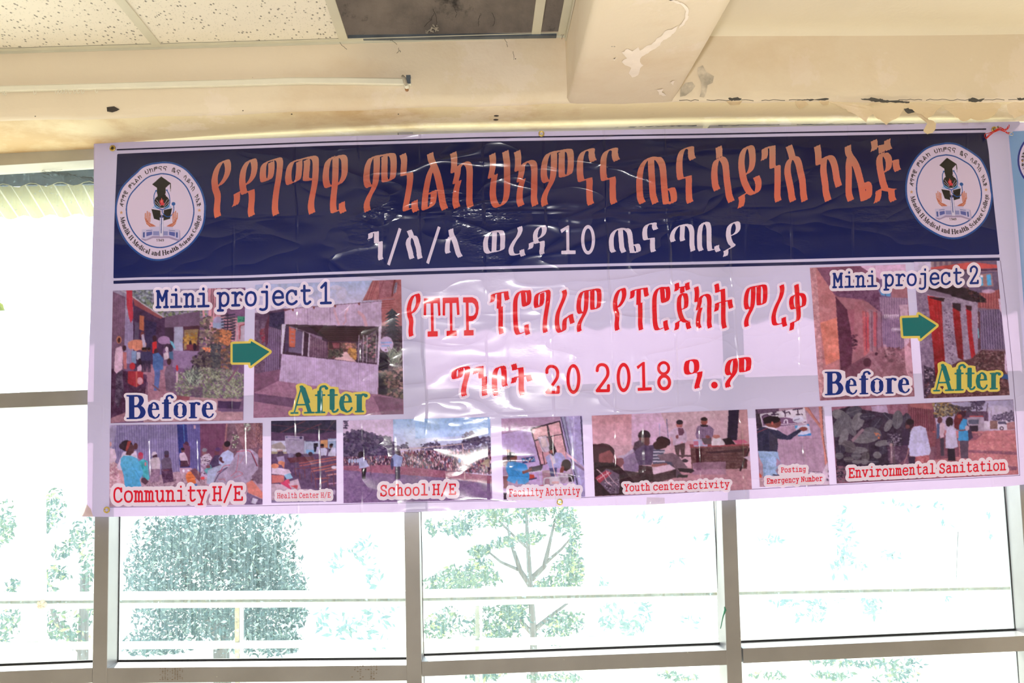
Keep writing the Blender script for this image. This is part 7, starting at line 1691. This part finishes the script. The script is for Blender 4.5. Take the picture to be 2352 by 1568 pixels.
# red headline and date with white halos
RED, HALO = (235, 22, 42), (244, 228, 248)
r1, r2, r3 = crop(920, 640, 6), crop(1190, 640, 6), crop(1480, 630, 6)
nr = (10.4, -4.0)
red_parts = []
red_parts.append(pen_line([('ye', r1((90, 212, 278, 808)))], nr))
for p_ in ("325,277 543,272 553,512 523,520 512,345 455,345 460,728 515,727 515,800 376,804 376,732 424,730 417,346 357,348 356,524 322,516", "583,270 800,265 815,502 780,508 770,340 715,342 717,720 775,718 776,792 636,797 636,724 684,722 678,342 618,344 615,518 582,510"):
    red_parts.append([s_poly(cpts(920, 640, 6, p_))])
red_parts.append([s_poly(cpts(920, 640, 6, "862,265 990,262 1040,285 1068,330 1078,410 1068,490 1040,555 990,590 940,594 942,714 1006,712 1008,786 875,790 875,716 905,714 900,335 862,335"), cpts(920, 640, 6, "938,338 990,338 1018,360 1036,410 1034,470 1010,510 980,520 940,520"))])
for ch, b_ in (('pe', r1((1225, 178, 1503, 776))), ('ro', r1((1547, 167, 1801, 784))), ('ga', r1((1832, 162, 2064, 756))), ('ra', r2((500, 156, 774, 749))), ('me', r2((798, 143, 1143, 743))), ('ye', r2((1299, 134, 1484, 726))), ('pe', r2((1522, 126, 1799, 721))), ('ro', r2((1839, 117, 2091, 724))), ('je2', r3((400, 110, 641, 779))), ('k_', r3((673, 168, 926, 756))), ('te2', r3((947, 127, 1216, 756))), ('me', r3((1357, 147, 1684, 734))), ('re', r3((1736, 142, 1957, 731))), ('qa', r3((1982, 136, 2218, 783)))):
    red_parts.append(pen_line([(ch, b_)], nr))
d1, d2 = crop(1020, 800, 6), crop(1350, 800, 6)
date_parts = []
nd = (12.2, -3.4)
for ch, b_ in (('ga', d1((102, 250, 361, 666))), ('n_', d1((392, 246, 601, 661))), ('bo', d1((657, 240, 881, 656))), ('te2', d1((914, 210, 1218, 651)))): date_parts.append(pen_line([(ch, b_)], nd))
def dstroke(f, txts, w):
    out = []
    for t in txts:
        sm = t.startswith('~'); P = cpts(*f, t.lstrip('~')); out.append(s_stroke(P, w, None, sm))
    return out
date_parts.append(dstroke((1020, 800, 6), ("~1412,335 1416,290 1445,256 1490,252 1535,275 1560,330 1555,400 1515,470 1420,600", "1412,607 1568,607", "1568,535 1568,607"), 3.5))
date_parts.append([ellring(1776, 425, 97, 205, 52, 158, (1020, 800, 6))])
date_parts.append(dstroke((1350, 800, 6), ("~123,310 130,265 155,235 200,228 245,250 268,305 265,375 225,445 125,580", "123,586 278,584", "278,515 278,584"), 3.5))
date_parts.append([ellring(486, 403, 96, 202, 52, 152, (1350, 800, 6))])
date_parts.append([s_poly(cpts(1350, 800, 6, "665,252 750,190 778,188 786,540 873,536 874,580 682,588 680,546 745,542 738,236 682,292"))])
date_parts.append([ellring(1037, 275, 90, 97, 50, 58, (1350, 800, 6)), ellring(1045, 470, 96, 112, 52, 65, (1350, 800, 6))])
date_parts.append(pen_line([('a_', d2((1315, 153, 1573, 561)))], nd))
date_parts.append([s_stroke([(1350 + 1735/6, 800 + 505/6), (1350 + 1736/6, 800 + 509/6)], 7.4)])
date_parts.append(pen_line([('me', d2((1877, 124, 2244, 546)))], nd))
for parts, nm in ((red_parts, 'headline'), (date_parts, 'date')):
    allsh = [s for p in parts for s in p]
    print_obj(nm + '_halo', allsh, HALO, ban, 0.0011, 1.5, th=5.6)
    for p in parts: print_obj(nm + '_letter', p, RED, ban, 0.0019, 1.2)

# captions
BLUE = (24, 48, 132); CRED = (224, 24, 52)
def caption(name, shapes, col, halo, hw, hcol=None, cell=1.1):
    h = print_obj(name, shapes, hcol or HALO, ban, 0.0017, 1.4, th=hw)
    print_obj('lettering', shapes, col, h, 0.0024, cell)
    return h
C1 = tw_text('Mini project 1', (375.5, 707.6), (748.8, 697.9), 39, 42, 14.5)
caption('caption', C1, BLUE, 1, 6.6)['label'] = 'caption reading Mini project 1'
C2 = tw_text('Mini project 2', (1921.4, 661.5), (2231.9, 652.6), 33, 35, 14)
caption('caption', C2, BLUE, 1, 6.6)['label'] = 'caption reading Mini project 2'
caption('caption', tw_text('Community H/E', (274.4, 1152.3), (549.4, 1148.2), 33, 32, 13.5), CRED, 1, 8)['label'] = 'caption reading Community H/E'
caption('caption', tw_text('Health Center H/E', (642.1, 1143.3), (756.9, 1141.7), 11.5, 11.5, 11.5), CRED, 1, 6.5, None, .7)['label'] = 'caption reading Health Center H/E'
caption('caption', tw_text('School H/E', (882, 1138.2), (1039.3, 1134.8), 24.5, 24, 14), CRED, 1, 8)['label'] = 'caption reading School H/E'
caption('caption', tw_text('Facility Activity', (1173.2, 1139.3), (1326.5, 1135), 16.5, 16.5, 13.5), CRED, 1, 6.5, None, .8)['label'] = 'caption reading Facility Activity'
caption('caption', tw_text('Youth center activity', (1437.9, 1127.3), (1667.5, 1119), 15.5, 15.5, 14), CRED, 1, 6.5, None, .8)['label'] = 'caption reading Youth center activity'
caption('caption', tw_text('Posting', (1795, 1084.1), (1844.6, 1082.4), 10.8, 10.8, 15) + tw_text('Emergency Number', (1762.6, 1110), (1882.8, 1103.5), 11.4, 11.4, 15), CRED, 1, 6.8, None, .7)['label'] = 'caption reading Posting Emergency Number'
caption('caption', tw_text('Environmental Sanitation', (1952.8, 1096.4), (2298.7, 1079.1), 21.5, 21.5, 14.5), CRED, 1, 7)['label'] = 'caption reading Environmental Sanitation'
TEAL, YEL = (28, 118, 122), (232, 208, 104)
def P4(x, y): return (x/4.6118 + 250, y/4.6118 + 640)
caption('caption', tm_text('Before', (293, 962.5), (496, 960), 55, 52, 1.0), BLUE, 1, 5)['label'] = 'caption reading Before on the left'
caption('caption', tm_text('After', (668, 950.5), (847, 946.5), 64, 60, 1.0), TEAL, 1, 5, YEL)['label'] = 'caption reading After on the left'
caption('caption', tm_text('Before', (1891, 908), (2088, 903), 54, 50, 1.0), BLUE, 1, 5)['label'] = 'caption reading Before on the right'
caption('caption', tm_text('After', (2138, 899.5), (2295, 894), 62, 54, 1.0), TEAL, 1, 5, YEL)['label'] = 'caption reading After on the right'
for p_, f in (("78,715 275,708 275,682 478,800 272,955 270,916 78,916", (520, 640, 4.752)), ("958,652 1133,645 1133,612 1322,730 1150,873 1148,840 972,842", (1860, 590, 4.612))):
    sh = [s_poly(cpts(*f, p_))]
    h = print_obj('arrow', sh, YEL, ban, 0.0017, 1.5, th=5.2); h['label'] = 'green arrow with a yellow outline'
    print_obj('arrow_fill', sh, TEAL, h, 0.0024, 1.5)

# emblems
E_out_L = "730,82 900,100 1060,180 1190,320 1290,480 1345,660 1350,800 1330,970 1260,1130 1130,1290 980,1400 830,1480 660,1510 500,1480 350,1390 210,1250 110,1080 60,900 50,760 70,620 130,460 230,340 350,230 440,150 580,100"
E_in_L = "700,250 850,270 980,340 1080,450 1150,600 1185,750 1180,870 1140,1020 1060,1150 940,1250 800,1310 660,1325 520,1290 400,1210 300,1090 230,940 205,800 215,680 260,560 340,460 450,350 560,280"
E_out_R = "650,118 800,130 930,190 1050,265 1150,350 1230,500 1275,640 1295,780 1305,880 1270,1050 1190,1210 1060,1340 900,1430 750,1455 600,1430 440,1350 290,1240 180,1080 115,930 95,800 100,650 140,490 230,330 350,210 490,145"
E_in_R = "650,283 780,305 900,365 1010,440 1090,560 1135,690 1155,820 1140,950 1080,1090 980,1200 860,1260 740,1280 620,1250 480,1180 370,1080 290,950 248,820 245,700 270,580 340,450 440,350 540,300"
def closed(P):
    P = [P[-1]] + P + P[:2]; q = cr_path(P, 5); return [tuple(p) for p in q[5:-5-5]]
def emblem(outer, inner, f, fcont, parent, name='emblem', Y0=None, cell=0.75, disc=(226, 206, 236), seed=40):
    O_ = closed([((x)/f[2] + f[0], y/f[2] + f[1]) for x, y in parse(outer)[0]]); I_ = closed([(x/f[2] + f[0], y/f[2] + f[1]) for x, y in parse(inner)[0]])
    xs = [p[0] for p in O_]; ys = [p[1] for p in O_]
    x0, y0, x1, y1 = min(xs), min(ys), max(xs), max(ys)
    c = Canvas([(x0-1, y0-1), (x1+1, y0-1), (x1+1, y1+1), (x0-1, y1+1)], cell, seed=seed, bg=NAVY)
    cx, cy = sum(p[0] for p in I_)/len(I_), sum(p[1] for p in I_)/len(I_)
    def shrink(P, d):
        out = []
        for x, y in P:
            r = math.hypot(x-cx, y-cy); out.append((cx + (x-cx)*(r-d)/r, cy + (y-cy)*(r-d)/r))
        return out
    RB = (28, 74, 158)
    c.poly(O_, (60, 105, 170)); c.poly(shrink(O_, .8), RB); c.poly(shrink(O_, 4.2), (210, 196, 226)); c.poly(shrink(O_, 4.8), disc); c.poly(I_, RB); c.poly(shrink(I_, 2.8), disc)
    def rad(P, th):
        th = (th + math.pi) % (2*math.pi) - math.pi
        a = np.array([math.atan2(y-cy, x-cx) for x, y in P]); r = np.array([math.hypot(x-cx, y-cy) for x, y in P])
        o_ = np.argsort(a); return np.interp(th, a[o_], r[o_], period=2*math.pi)
    BLK = (38, 28, 48)
    def place(th, frac, h):
        def fn(dx, dy): pass
        return fn
    # english words along the bottom
    def ring_text_tm(text, th0, th1, base, capf):
        tot = sum(TM[ch][0] for ch in text); x = 0
        for ch in text:
            def fn(a, b, x=x):
                th = th0 + (th1-th0)*(x+a)/tot; ri, ro = rad(I_, th), rad(O_, th) - 4.8; g = ro-ri
                r = ri + g*base - b/100*g*capf; return (cx + r*math.cos(th), cy + r*math.sin(th))
            thm = th0 + (th1-th0)*(x + TM[ch][0]/2)/tot
            rm = (rad(I_, thm) + rad(O_, thm))/2; kx = abs(th1-th0)*rm/tot
            for st in TM[ch][1]:
                sm = st.startswith('~'); body, nb = st.lstrip('~').split('@'); a, b = (float(v) for v in nb.split(','))
                pts = [tuple(float(v) for v in q.split(',')) for q in body.split()]
                P = [fn(u, v) for u, v in pts]
                wd = max(.42, (a if abs(pts[0][1]-pts[-1][1]) > 20 or len(pts) > 3 else b)*kx*1.15)
                c.shape(s_stroke(P, wd, None, sm), BLK)
            x += TM[ch][0]
    ring_text_tm('Menelik II Medical and Health Science College', math.radians(172), math.radians(5), .70, .44)
    # amharic words over the top
    seq = ['da', 'ga', 'ma', 'wi', None, 'me', 'ni', 'l_', 'k_', None, 'h_', 'k_', 'me', 'na', 'na', None, 'te', 'na', None, 'sa', 'y_', 'n_', 's_', None, 'ko', 'le', 'je']
    th0, th1 = math.radians(187), math.radians(353); n = len(seq)
    tot = sum(1.0 if s_ else 0.9 for s_ in seq); x = 0
    for s_ in seq:
        w_ = 1.0 if s_ else 0.9
        if s_:
            st, nb, thn = G[s_]; P = [p for q in st for p in q]
            a0, a1, b0, b1 = min(p[0] for p in P), max(p[0] for p in P), min(p[1] for p in P), max(p[1] for p in P)
            for q in st:
                L = []
                for (u, v) in q:
                    th = th0 + (th1-th0)*(x + .14 + .66*(u-a0)/(a1-a0))/tot; ri, ro = rad(I_, th), rad(O_, th) - 4.8
                    r = ri + (ro-ri)*(.30 + .40*(b1-v)/(b1-b0)); L.append((cx + r*math.cos(th), cy + r*math.sin(th)))
                c.shape(s_stroke(L, .75, None), BLK)
        x += w_
    for th in (math.radians(178.5), math.radians(-2)):
        r = (rad(I_, th) + rad(O_, th) - 4)/2; sx, sy = cx + r*math.cos(th), cy + r*math.sin(th)
        c.poly([(sx + (4.6 if k % 2 == 0 else 1.8)*math.sin(k*math.pi/5), sy - (4.6 if k % 2 == 0 else 1.8)*math.cos(k*math.pi/5)) for k in range(10)], (205, 150, 115))
    # inner picture: content map from the left emblem's crop coordinates
    def m(t): return [fcont(x, y) for x, y in (parse(t)[0] if isinstance(t, str) else t)]
    def pl(t, col, tex=0): c.poly(m(t), col, tex=tex)
    def ln(t, w, col, sm=False): c.line(m(t), w/6.27, col, smooth=sm)
    def el(x, y, rx, ry, col):
        c.poly(m([(x + rx*math.cos(a), y + ry*math.sin(a)) for a in np.linspace(0, 6.28, 28)]), col)
    K = (24, 18, 24)
    pl("430,1200 440,1070 560,1050 880,1050 980,1075 985,1210 950,1225 820,1185 590,1185 480,1225", (165, 145, 190))
    el(718, 655, 106, 92, K); el(710, 510, 64, 88, K); pl("650,560 780,560 760,600 670,600", K)
    pl("578,410 708,298 845,392 770,462 775,500 650,500 648,460", K); ln("840,395 842,470", 12, K); ln("842,470 842,510", 6, (120, 100, 120))
    for a in ("620,660 690,730", "640,630 700,720", "830,650 750,730", "800,625 740,720"): ln(a, 5, (215, 195, 225))
    pl("700,690 683,670 690,625 700,650 714,598 728,640 742,625 738,665 758,688 745,712 690,712", (215, 55, 70)); pl("705,660 714,600 726,650 722,680", (225, 120, 110))
    for a in ("720,768 590,742", "720,768 600,722", "720,768 618,706", "735,765 850,738", "735,765 838,722", "735,765 822,706"): ln(a, 9, (70, 160, 215))
    ln("720,768 640,740", 8, (225, 120, 110)); ln("735,765 800,742", 8, (225, 120, 110))
    pl("568,765 695,785 702,935 605,905", K); pl("865,752 745,780 740,932 835,905", K); ln("706,790 710,930", 6, (120, 90, 100)); pl("690,850 745,850 742,940 692,940", K)
    ln("635,500 608,560 604,640 612,700 650,745 720,772 790,745 826,700 832,640 822,560 790,495", 12, (30, 84, 165), True); ln("722,775 735,830 790,875 850,860 885,800 888,700", 12, (30, 84, 165), True)
    el(885, 690, 28, 26, (30, 84, 165)); el(635, 503, 12, 12, (30, 84, 165)); el(790, 495, 12, 12, (30, 84, 165))
    SK, SK2 = (196, 108, 92), (222, 160, 140)
    pl("472,890 500,905 540,965 590,985 635,1015 545,1024 500,980", SK); pl("945,880 920,905 880,965 830,985 782,1015 872,1024 915,980", SK)
    for a in ("485,905 485,830", "505,925 512,800", "525,940 535,815", "545,955 552,830"): ln(a, 15, SK); ln(a, 5, SK2)
    for a in ("938,905 940,825", "918,925 915,798", "900,940 892,812", "880,955 875,835"): ln(a, 15, SK); ln(a, 5, SK2)
    ln("500,960 560,1005", 8, SK2); ln("915,960 860,1005", 8, SK2)
    LV, LW = (205, 192, 230), (92, 98, 178)
    pl("435,1060 545,1052 560,1020 870,1020 885,1052 970,1060 972,1195 945,1200 820,1155 590,1155 500,1200 428,1190", LV)
    pl("500,1100 580,1088 580,1135 500,1160", LW); pl("595,1085 680,1085 680,1145 595,1145", (140, 140, 200)); pl("728,1085 805,1085 805,1145 728,1145", (140, 140, 200)); pl("822,1088 908,1100 905,1160 822,1138", LW)
    pl("452,1100 478,1100 476,1175 450,1175", (70, 85, 160)); pl("922,1100 948,1100 946,1175 922,1175", (70, 85, 160)); ln("500,1078 580,1070", 7, (60, 70, 150)); ln("822,1070 905,1080", 7, (60, 70, 150))
    pl("692,880 740,880 738,1160 684,1160", (222, 212, 240)); ln("714,900 708,1110", 12, (50, 70, 150)); ln("690,885 742,885", 10, (50, 70, 150)); el(716, 865, 12, 16, (120, 120, 190)); ln("688,885 684,1160", 3, (130, 120, 170)); ln("742,885 740,1160", 3, (130, 120, 170))
    for i, ch in enumerate('1949'):
        for st in TM[ch][1]:
            sm = st.startswith('~'); body, nb = st.lstrip('~').split('@')
            pts = [tuple(float(v) for v in q.split(',')) for q in body.split()]
            if ch == '1' and '12,3' in body: continue
            c.shape(s_stroke(m([(638 + i*28 + u*.52, 1230 - v*.34) for u, v in pts]), .48, None, sm), (60, 48, 66))
    # build only the cells inside the outline
    o = c.build(name, parent, 0.0014, 'round white emblem with a blue rim, graduation cap, hands and building', Y0)
    me = o.data; import bmesh
    bm = bmesh.new(); bm.from_mesh(me)
    P = np.array([p for p in O_])
    nx = int(max(np.linalg.norm(c.q[1]-c.q[0]), np.linalg.norm(c.q[2]-c.q[3]))/c.cell)+2
    X = np.linspace(c.q[0][0], c.q[1][0], nx); ny = len(me.vertices)//nx; Y = np.linspace(c.q[0][1], c.q[3][1], ny)
    XX, YY = np.meshgrid(X, Y); sd = poly_sdf(XX, YY, O_).ravel()
    bm.verts.ensure_lookup_table()
    dead = [bm.verts[i] for i in np.nonzero(sd > 0.45)[0]]
    bmesh.ops.delete(bm, geom=dead, context='VERTS'); bm.to_mesh(me); bm.free()
    return o
emblem(E_out_L, E_in_L, (260, 360, 6.274), lambda x, y: (x/6.274 + 260, y/6.274 + 360), ban)
def fR(x, y):
    X = 672 + (x-710)*.9 + (y-298)*.101; Yv = 330 + (y-298)*.926
    return (X/6.031 + 2060, Yv/6.031 + 310)
emblem(E_out_R, E_in_R, (2060, 310, 6.031), fR, ban, seed=41)

# brass eyelets, screws and loose string
def ring_at(px, py, r, name, parent, mat=M_brass, rad=0.0026, off=0.0035, tilt=0.0, Y0=YBN):
    c = bsurf(np.array([px]), np.array([py]), off, Y0)[0]
    P = [c + np.array([r*math.cos(a), tilt*math.sin(a)*r, r*math.sin(a)]) for a in np.linspace(0, 2*math.pi, 21)[:-1]]
    return MB().tube(P, rad, 8, closed=True).build(name, mat, parent, True)
def disc_at(px, py, r, name, parent, mat, off=0.003, Y0=YBN, dome=0.002):
    c = bsurf(np.array([px]), np.array([py]), off, Y0)[0]
    V = [c + np.array([0, -dome, 0])]; n_ = 16
    for k, (q, d) in enumerate(((.6, .8), (1, 0))):
        V += [c + np.array([q*r*math.cos(2*math.pi*i/n_), -dome*d, q*r*math.sin(2*math.pi*i/n_)]) for i in range(n_)]
    F = [(0, 1+i, 1+(i+1) % n_) for i in range(n_)] + [(1+i, 17+i, 17+(i+1) % n_, 1+(i+1) % n_) for i in range(n_)]
    return mesh_obj(name, V, [f[::-1] if len(f) == 3 else f for f in F], mat, parent, True)
M_bright = simple('daylit_hole', (0.9, 0.9, 0.92), 0.4)
for (x, y) in ((262, 343), (1243, 310), (2279, 300), (249, 1170), (1285, 1152)):
    ring_at(x, y, 0.0078, 'eyelet', ban)
scr = empty('screw', tuple(bsurf(np.array([262.]), np.array([343.]), .004)[0])); tag(scr, 'small steel screw through the top left eyelet of the big banner', 'screw')
disc_at(262, 343, 0.0058, 'screw_head', scr, M_steel, 0.004, dome=.003)
c = bsurf(np.array([262.]), np.array([343.]), .0075)[0]
MB().box(tuple(c + np.array([-.004, -.0006, -.0006])), tuple(c + np.array([.004, .0006, .0006]))).build('slot', M_hole, scr)
scr = empty('screw', tuple(bsurf(np.array([2285.]), np.array([297.]), .004)[0])); tag(scr, 'pair of steel screw heads beside the red string knot', 'screw')
disc_at(2278, 300, 0.0062, 'screw_head', scr, M_steel, 0.004, dome=.004); disc_at(2287, 295, 0.0045, 'screw_head', scr, M_steel, 0.006, dome=.004)
# red string
st_ = empty('red_string', tuple(bsurf(np.array([2285.]), np.array([305.]), .01)[0])); tag(st_, 'red string knotted round the top right eyelet of the big banner', 'string')
def spx(x, y, o=.01): return bsurf(np.array([float(x)]), np.array([float(y)]), o)[0]
loops = [[(2292, 296), (2280, 303), (2266, 309), (2256, 312), (2255, 318), (2259, 322), (2268, 314), (2280, 305), (2290, 300)], [(2288, 303), (2272, 310), (2262, 318), (2258, 323), (2262, 315), (2275, 306), (2290, 300)],
         [(2284, 302), (2292, 305), (2298, 302), (2290, 298), (2282, 301), (2276, 305)], [(2290, 300), (2298, 305), (2306, 301), (2309, 293), (2305, 299), (2296, 303)], [(2292, 304), (2302, 308), (2305, 310), (2310, 308)], [(2290, 301), (2303, 303), (2310, 296), (2309, 291)], [(2278, 306), (2285, 302), (2296, 300), (2304, 303)], [(2303, 306), (2308, 312), (2311, 309)]]
for i, L in enumerate(loops):
    P = cr_path([spx(x, y, .009 + .002*(i % 3) + .001*math.sin(j*2)) for j, (x, y) in enumerate(L)], 4)
    MB().tube(P, 0.0012, 5).build('strand', M_red, st_, True)
rg = empty('steel_ring', tuple(spx(2313, 312))); tag(rg, 'small steel ring tied at the top corner of the light blue banner', 'ring')
ring_at(2314, 312, 0.007, 'ring', rg, M_steel, 0.0011, 0.012, .5)
# tape
def tape_mat(name, col, a):
    m, nt, b, o = newmat(name); b.inputs['Base Color'].default_value = (*col, 1); b.inputs['Roughness'].default_value = 0.35
    tr = N(nt, 'ShaderNodeBsdfTransparent'); tl = N(nt, 'ShaderNodeBsdfTranslucent'); tl.inputs[0].default_value = (*col, 1)
    m0 = N(nt, 'ShaderNodeMixShader'); m0.inputs[0].default_value = .35; nt.links.new(b.outputs[0], m0.inputs[1]); nt.links.new(tl.outputs[0], m0.inputs[2])
    mx_ = N(nt, 'ShaderNodeMixShader'); mx_.inputs[0].default_value = a; nt.links.new(tr.outputs[0], mx_.inputs[1]); nt.links.new(m0.outputs[0], mx_.inputs[2]); nt.links.new(mx_.outputs[0], o.inputs[0]); return m
M_tape = tape_mat('clear_tape', (0.62, 0.56, 0.60), 0.55); M_tape2 = tape_mat('beige_tape', (0.62, 0.50, 0.47), 0.9)
def flat(name, pts, mat, label, off=.004):
    V = [spx(x, y, off) for x, y in pts]; cm = sum(V)/len(V) + np.array([0, -.0015, 0]); k = len(V)
    o = mesh_obj(name, V + [cm], [((i+1) % k, i, k) for i in range(k)], mat); tag(o, label, 'tape'); return o
flat('adhesive_tape', [(1484, 1141), (1524, 1142), (1525, 1160), (1522, 1169), (1505, 1173), (1488, 1168), (1483, 1158)], M_tape, 'clear tape strip stuck over the bottom edge of the big banner')
flat('adhesive_tape', [(184, 1172), (192, 1165), (204, 1157), (213, 1168), (218, 1185), (206, 1185), (190, 1184)], M_tape2, 'folded beige tape at the bottom left corner of the big banner')

# green string end on the right mullion
gs = empty('green_twine', tuple(at(1664, 1404, .02))); tag(gs, 'short green twine stub tied to the right mullion', 'twine')
M_green = simple('green_twine', (0.05, 0.25, 0.16), 0.7)
MB().tube([at(1655, 1443, .028), at(1661, 1415, .022), at(1666, 1400, .022), at(1664, 1393, .024)], [.0012, .002, .004, .002], 6).build('twine', M_green, gs, True)

# ------------------------------------------------------------------ second banner at the right edge
b2 = empty('banner', tuple(at(2400, 1120, .01))); tag(b2, 'light blue printed banner just entering at the right edge of the view', 'banner')
Y2 = 0.024
def p2(name, shapes, col, off, cell, th=0, parent=None): return print_obj(name, shapes, col, parent or b2, off, cell, th, Y0=Y2)
p2('sheet', [s_poly([(2300, 284), (2420, 281), (2600, 277), (2600, 1120), (2352, 1125), (2348, 1000), (2340, 800), (2326, 560), (2312, 380)])], (190, 180, 205), 0, 5)
def skycol(x, y):
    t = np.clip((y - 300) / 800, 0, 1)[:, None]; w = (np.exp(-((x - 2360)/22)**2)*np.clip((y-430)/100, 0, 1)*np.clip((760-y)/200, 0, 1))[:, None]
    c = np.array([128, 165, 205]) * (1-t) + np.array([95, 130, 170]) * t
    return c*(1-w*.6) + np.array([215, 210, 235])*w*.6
p2('blue_print', [s_poly([(2312, 304), (2420, 300), (2590, 296), (2590, 1090), (2370, 1090), (2360, 900), (2347, 700), (2333, 520), (2320, 380)])], skycol, .0008, 3)
disc = [(2393 + 60*math.cos(a), 370 + 66*math.sin(a)) for a in np.linspace(0, 2*math.pi, 41)[:-1]]
em2 = p2('emblem', [s_poly(disc)], (40, 50, 140), .0014, 1.2)
p2('emblem_face', [s_poly([(2393 + 56*math.cos(a), 370 + 62*math.sin(a)) for a in np.linspace(0, 2*math.pi, 41)[:-1]])], (222, 205, 234), .002, 1.2, parent=em2)
p2('emblem_ring', [s_stroke([(2393 + 42*math.cos(a), 370 + 47*math.sin(a)) for a in np.linspace(0, 2*math.pi, 41)], 1.2, None, False)], (40, 50, 140), .0026, 1.0, parent=em2)
sh = []
for ch, th in (('y_', 2.95), ('ga', 3.12), ('ma', 3.27), ('da', 3.42)):
    x, y = 2393 + 49*math.cos(th), 370 + 54*math.sin(th); sh += gshapes(ch, (x-3, y-3.4, x+3, y+3.4), (1.6, -.6), .4)
p2('emblem_letters', sh, (40, 30, 50), .0028, .6, parent=em2)
tx = []
for i, ch in enumerate('Menelik'):
    th = math.radians(168 - i*9.5); x, y = 2393 + 52*math.cos(th), 370 + 57*math.sin(th); ca, sa = math.cos(th - math.pi/2), math.sin(th - math.pi/2)
    tx += tm_shapes(ch, lambda a, b: (x + (a-25)*.09*ca*-1*-1 + b*.09*-math.cos(th)*1.0*1, y + (a-25)*.09*sa + b*.09*-math.sin(th)), .09, .09)
p2('emblem_letters', tx, (40, 30, 50), .0028, .6, parent=em2)
stx, sty = 2393 - 49, 372
p2('emblem_star', [s_poly([(stx + (3.6 if k % 2 == 0 else 1.5)*math.sin(k*math.pi/5), sty - (3.6 if k % 2 == 0 else 1.5)*math.cos(k*math.pi/5)) for k in range(10)])], (205, 150, 100), .0028, .7, parent=em2)
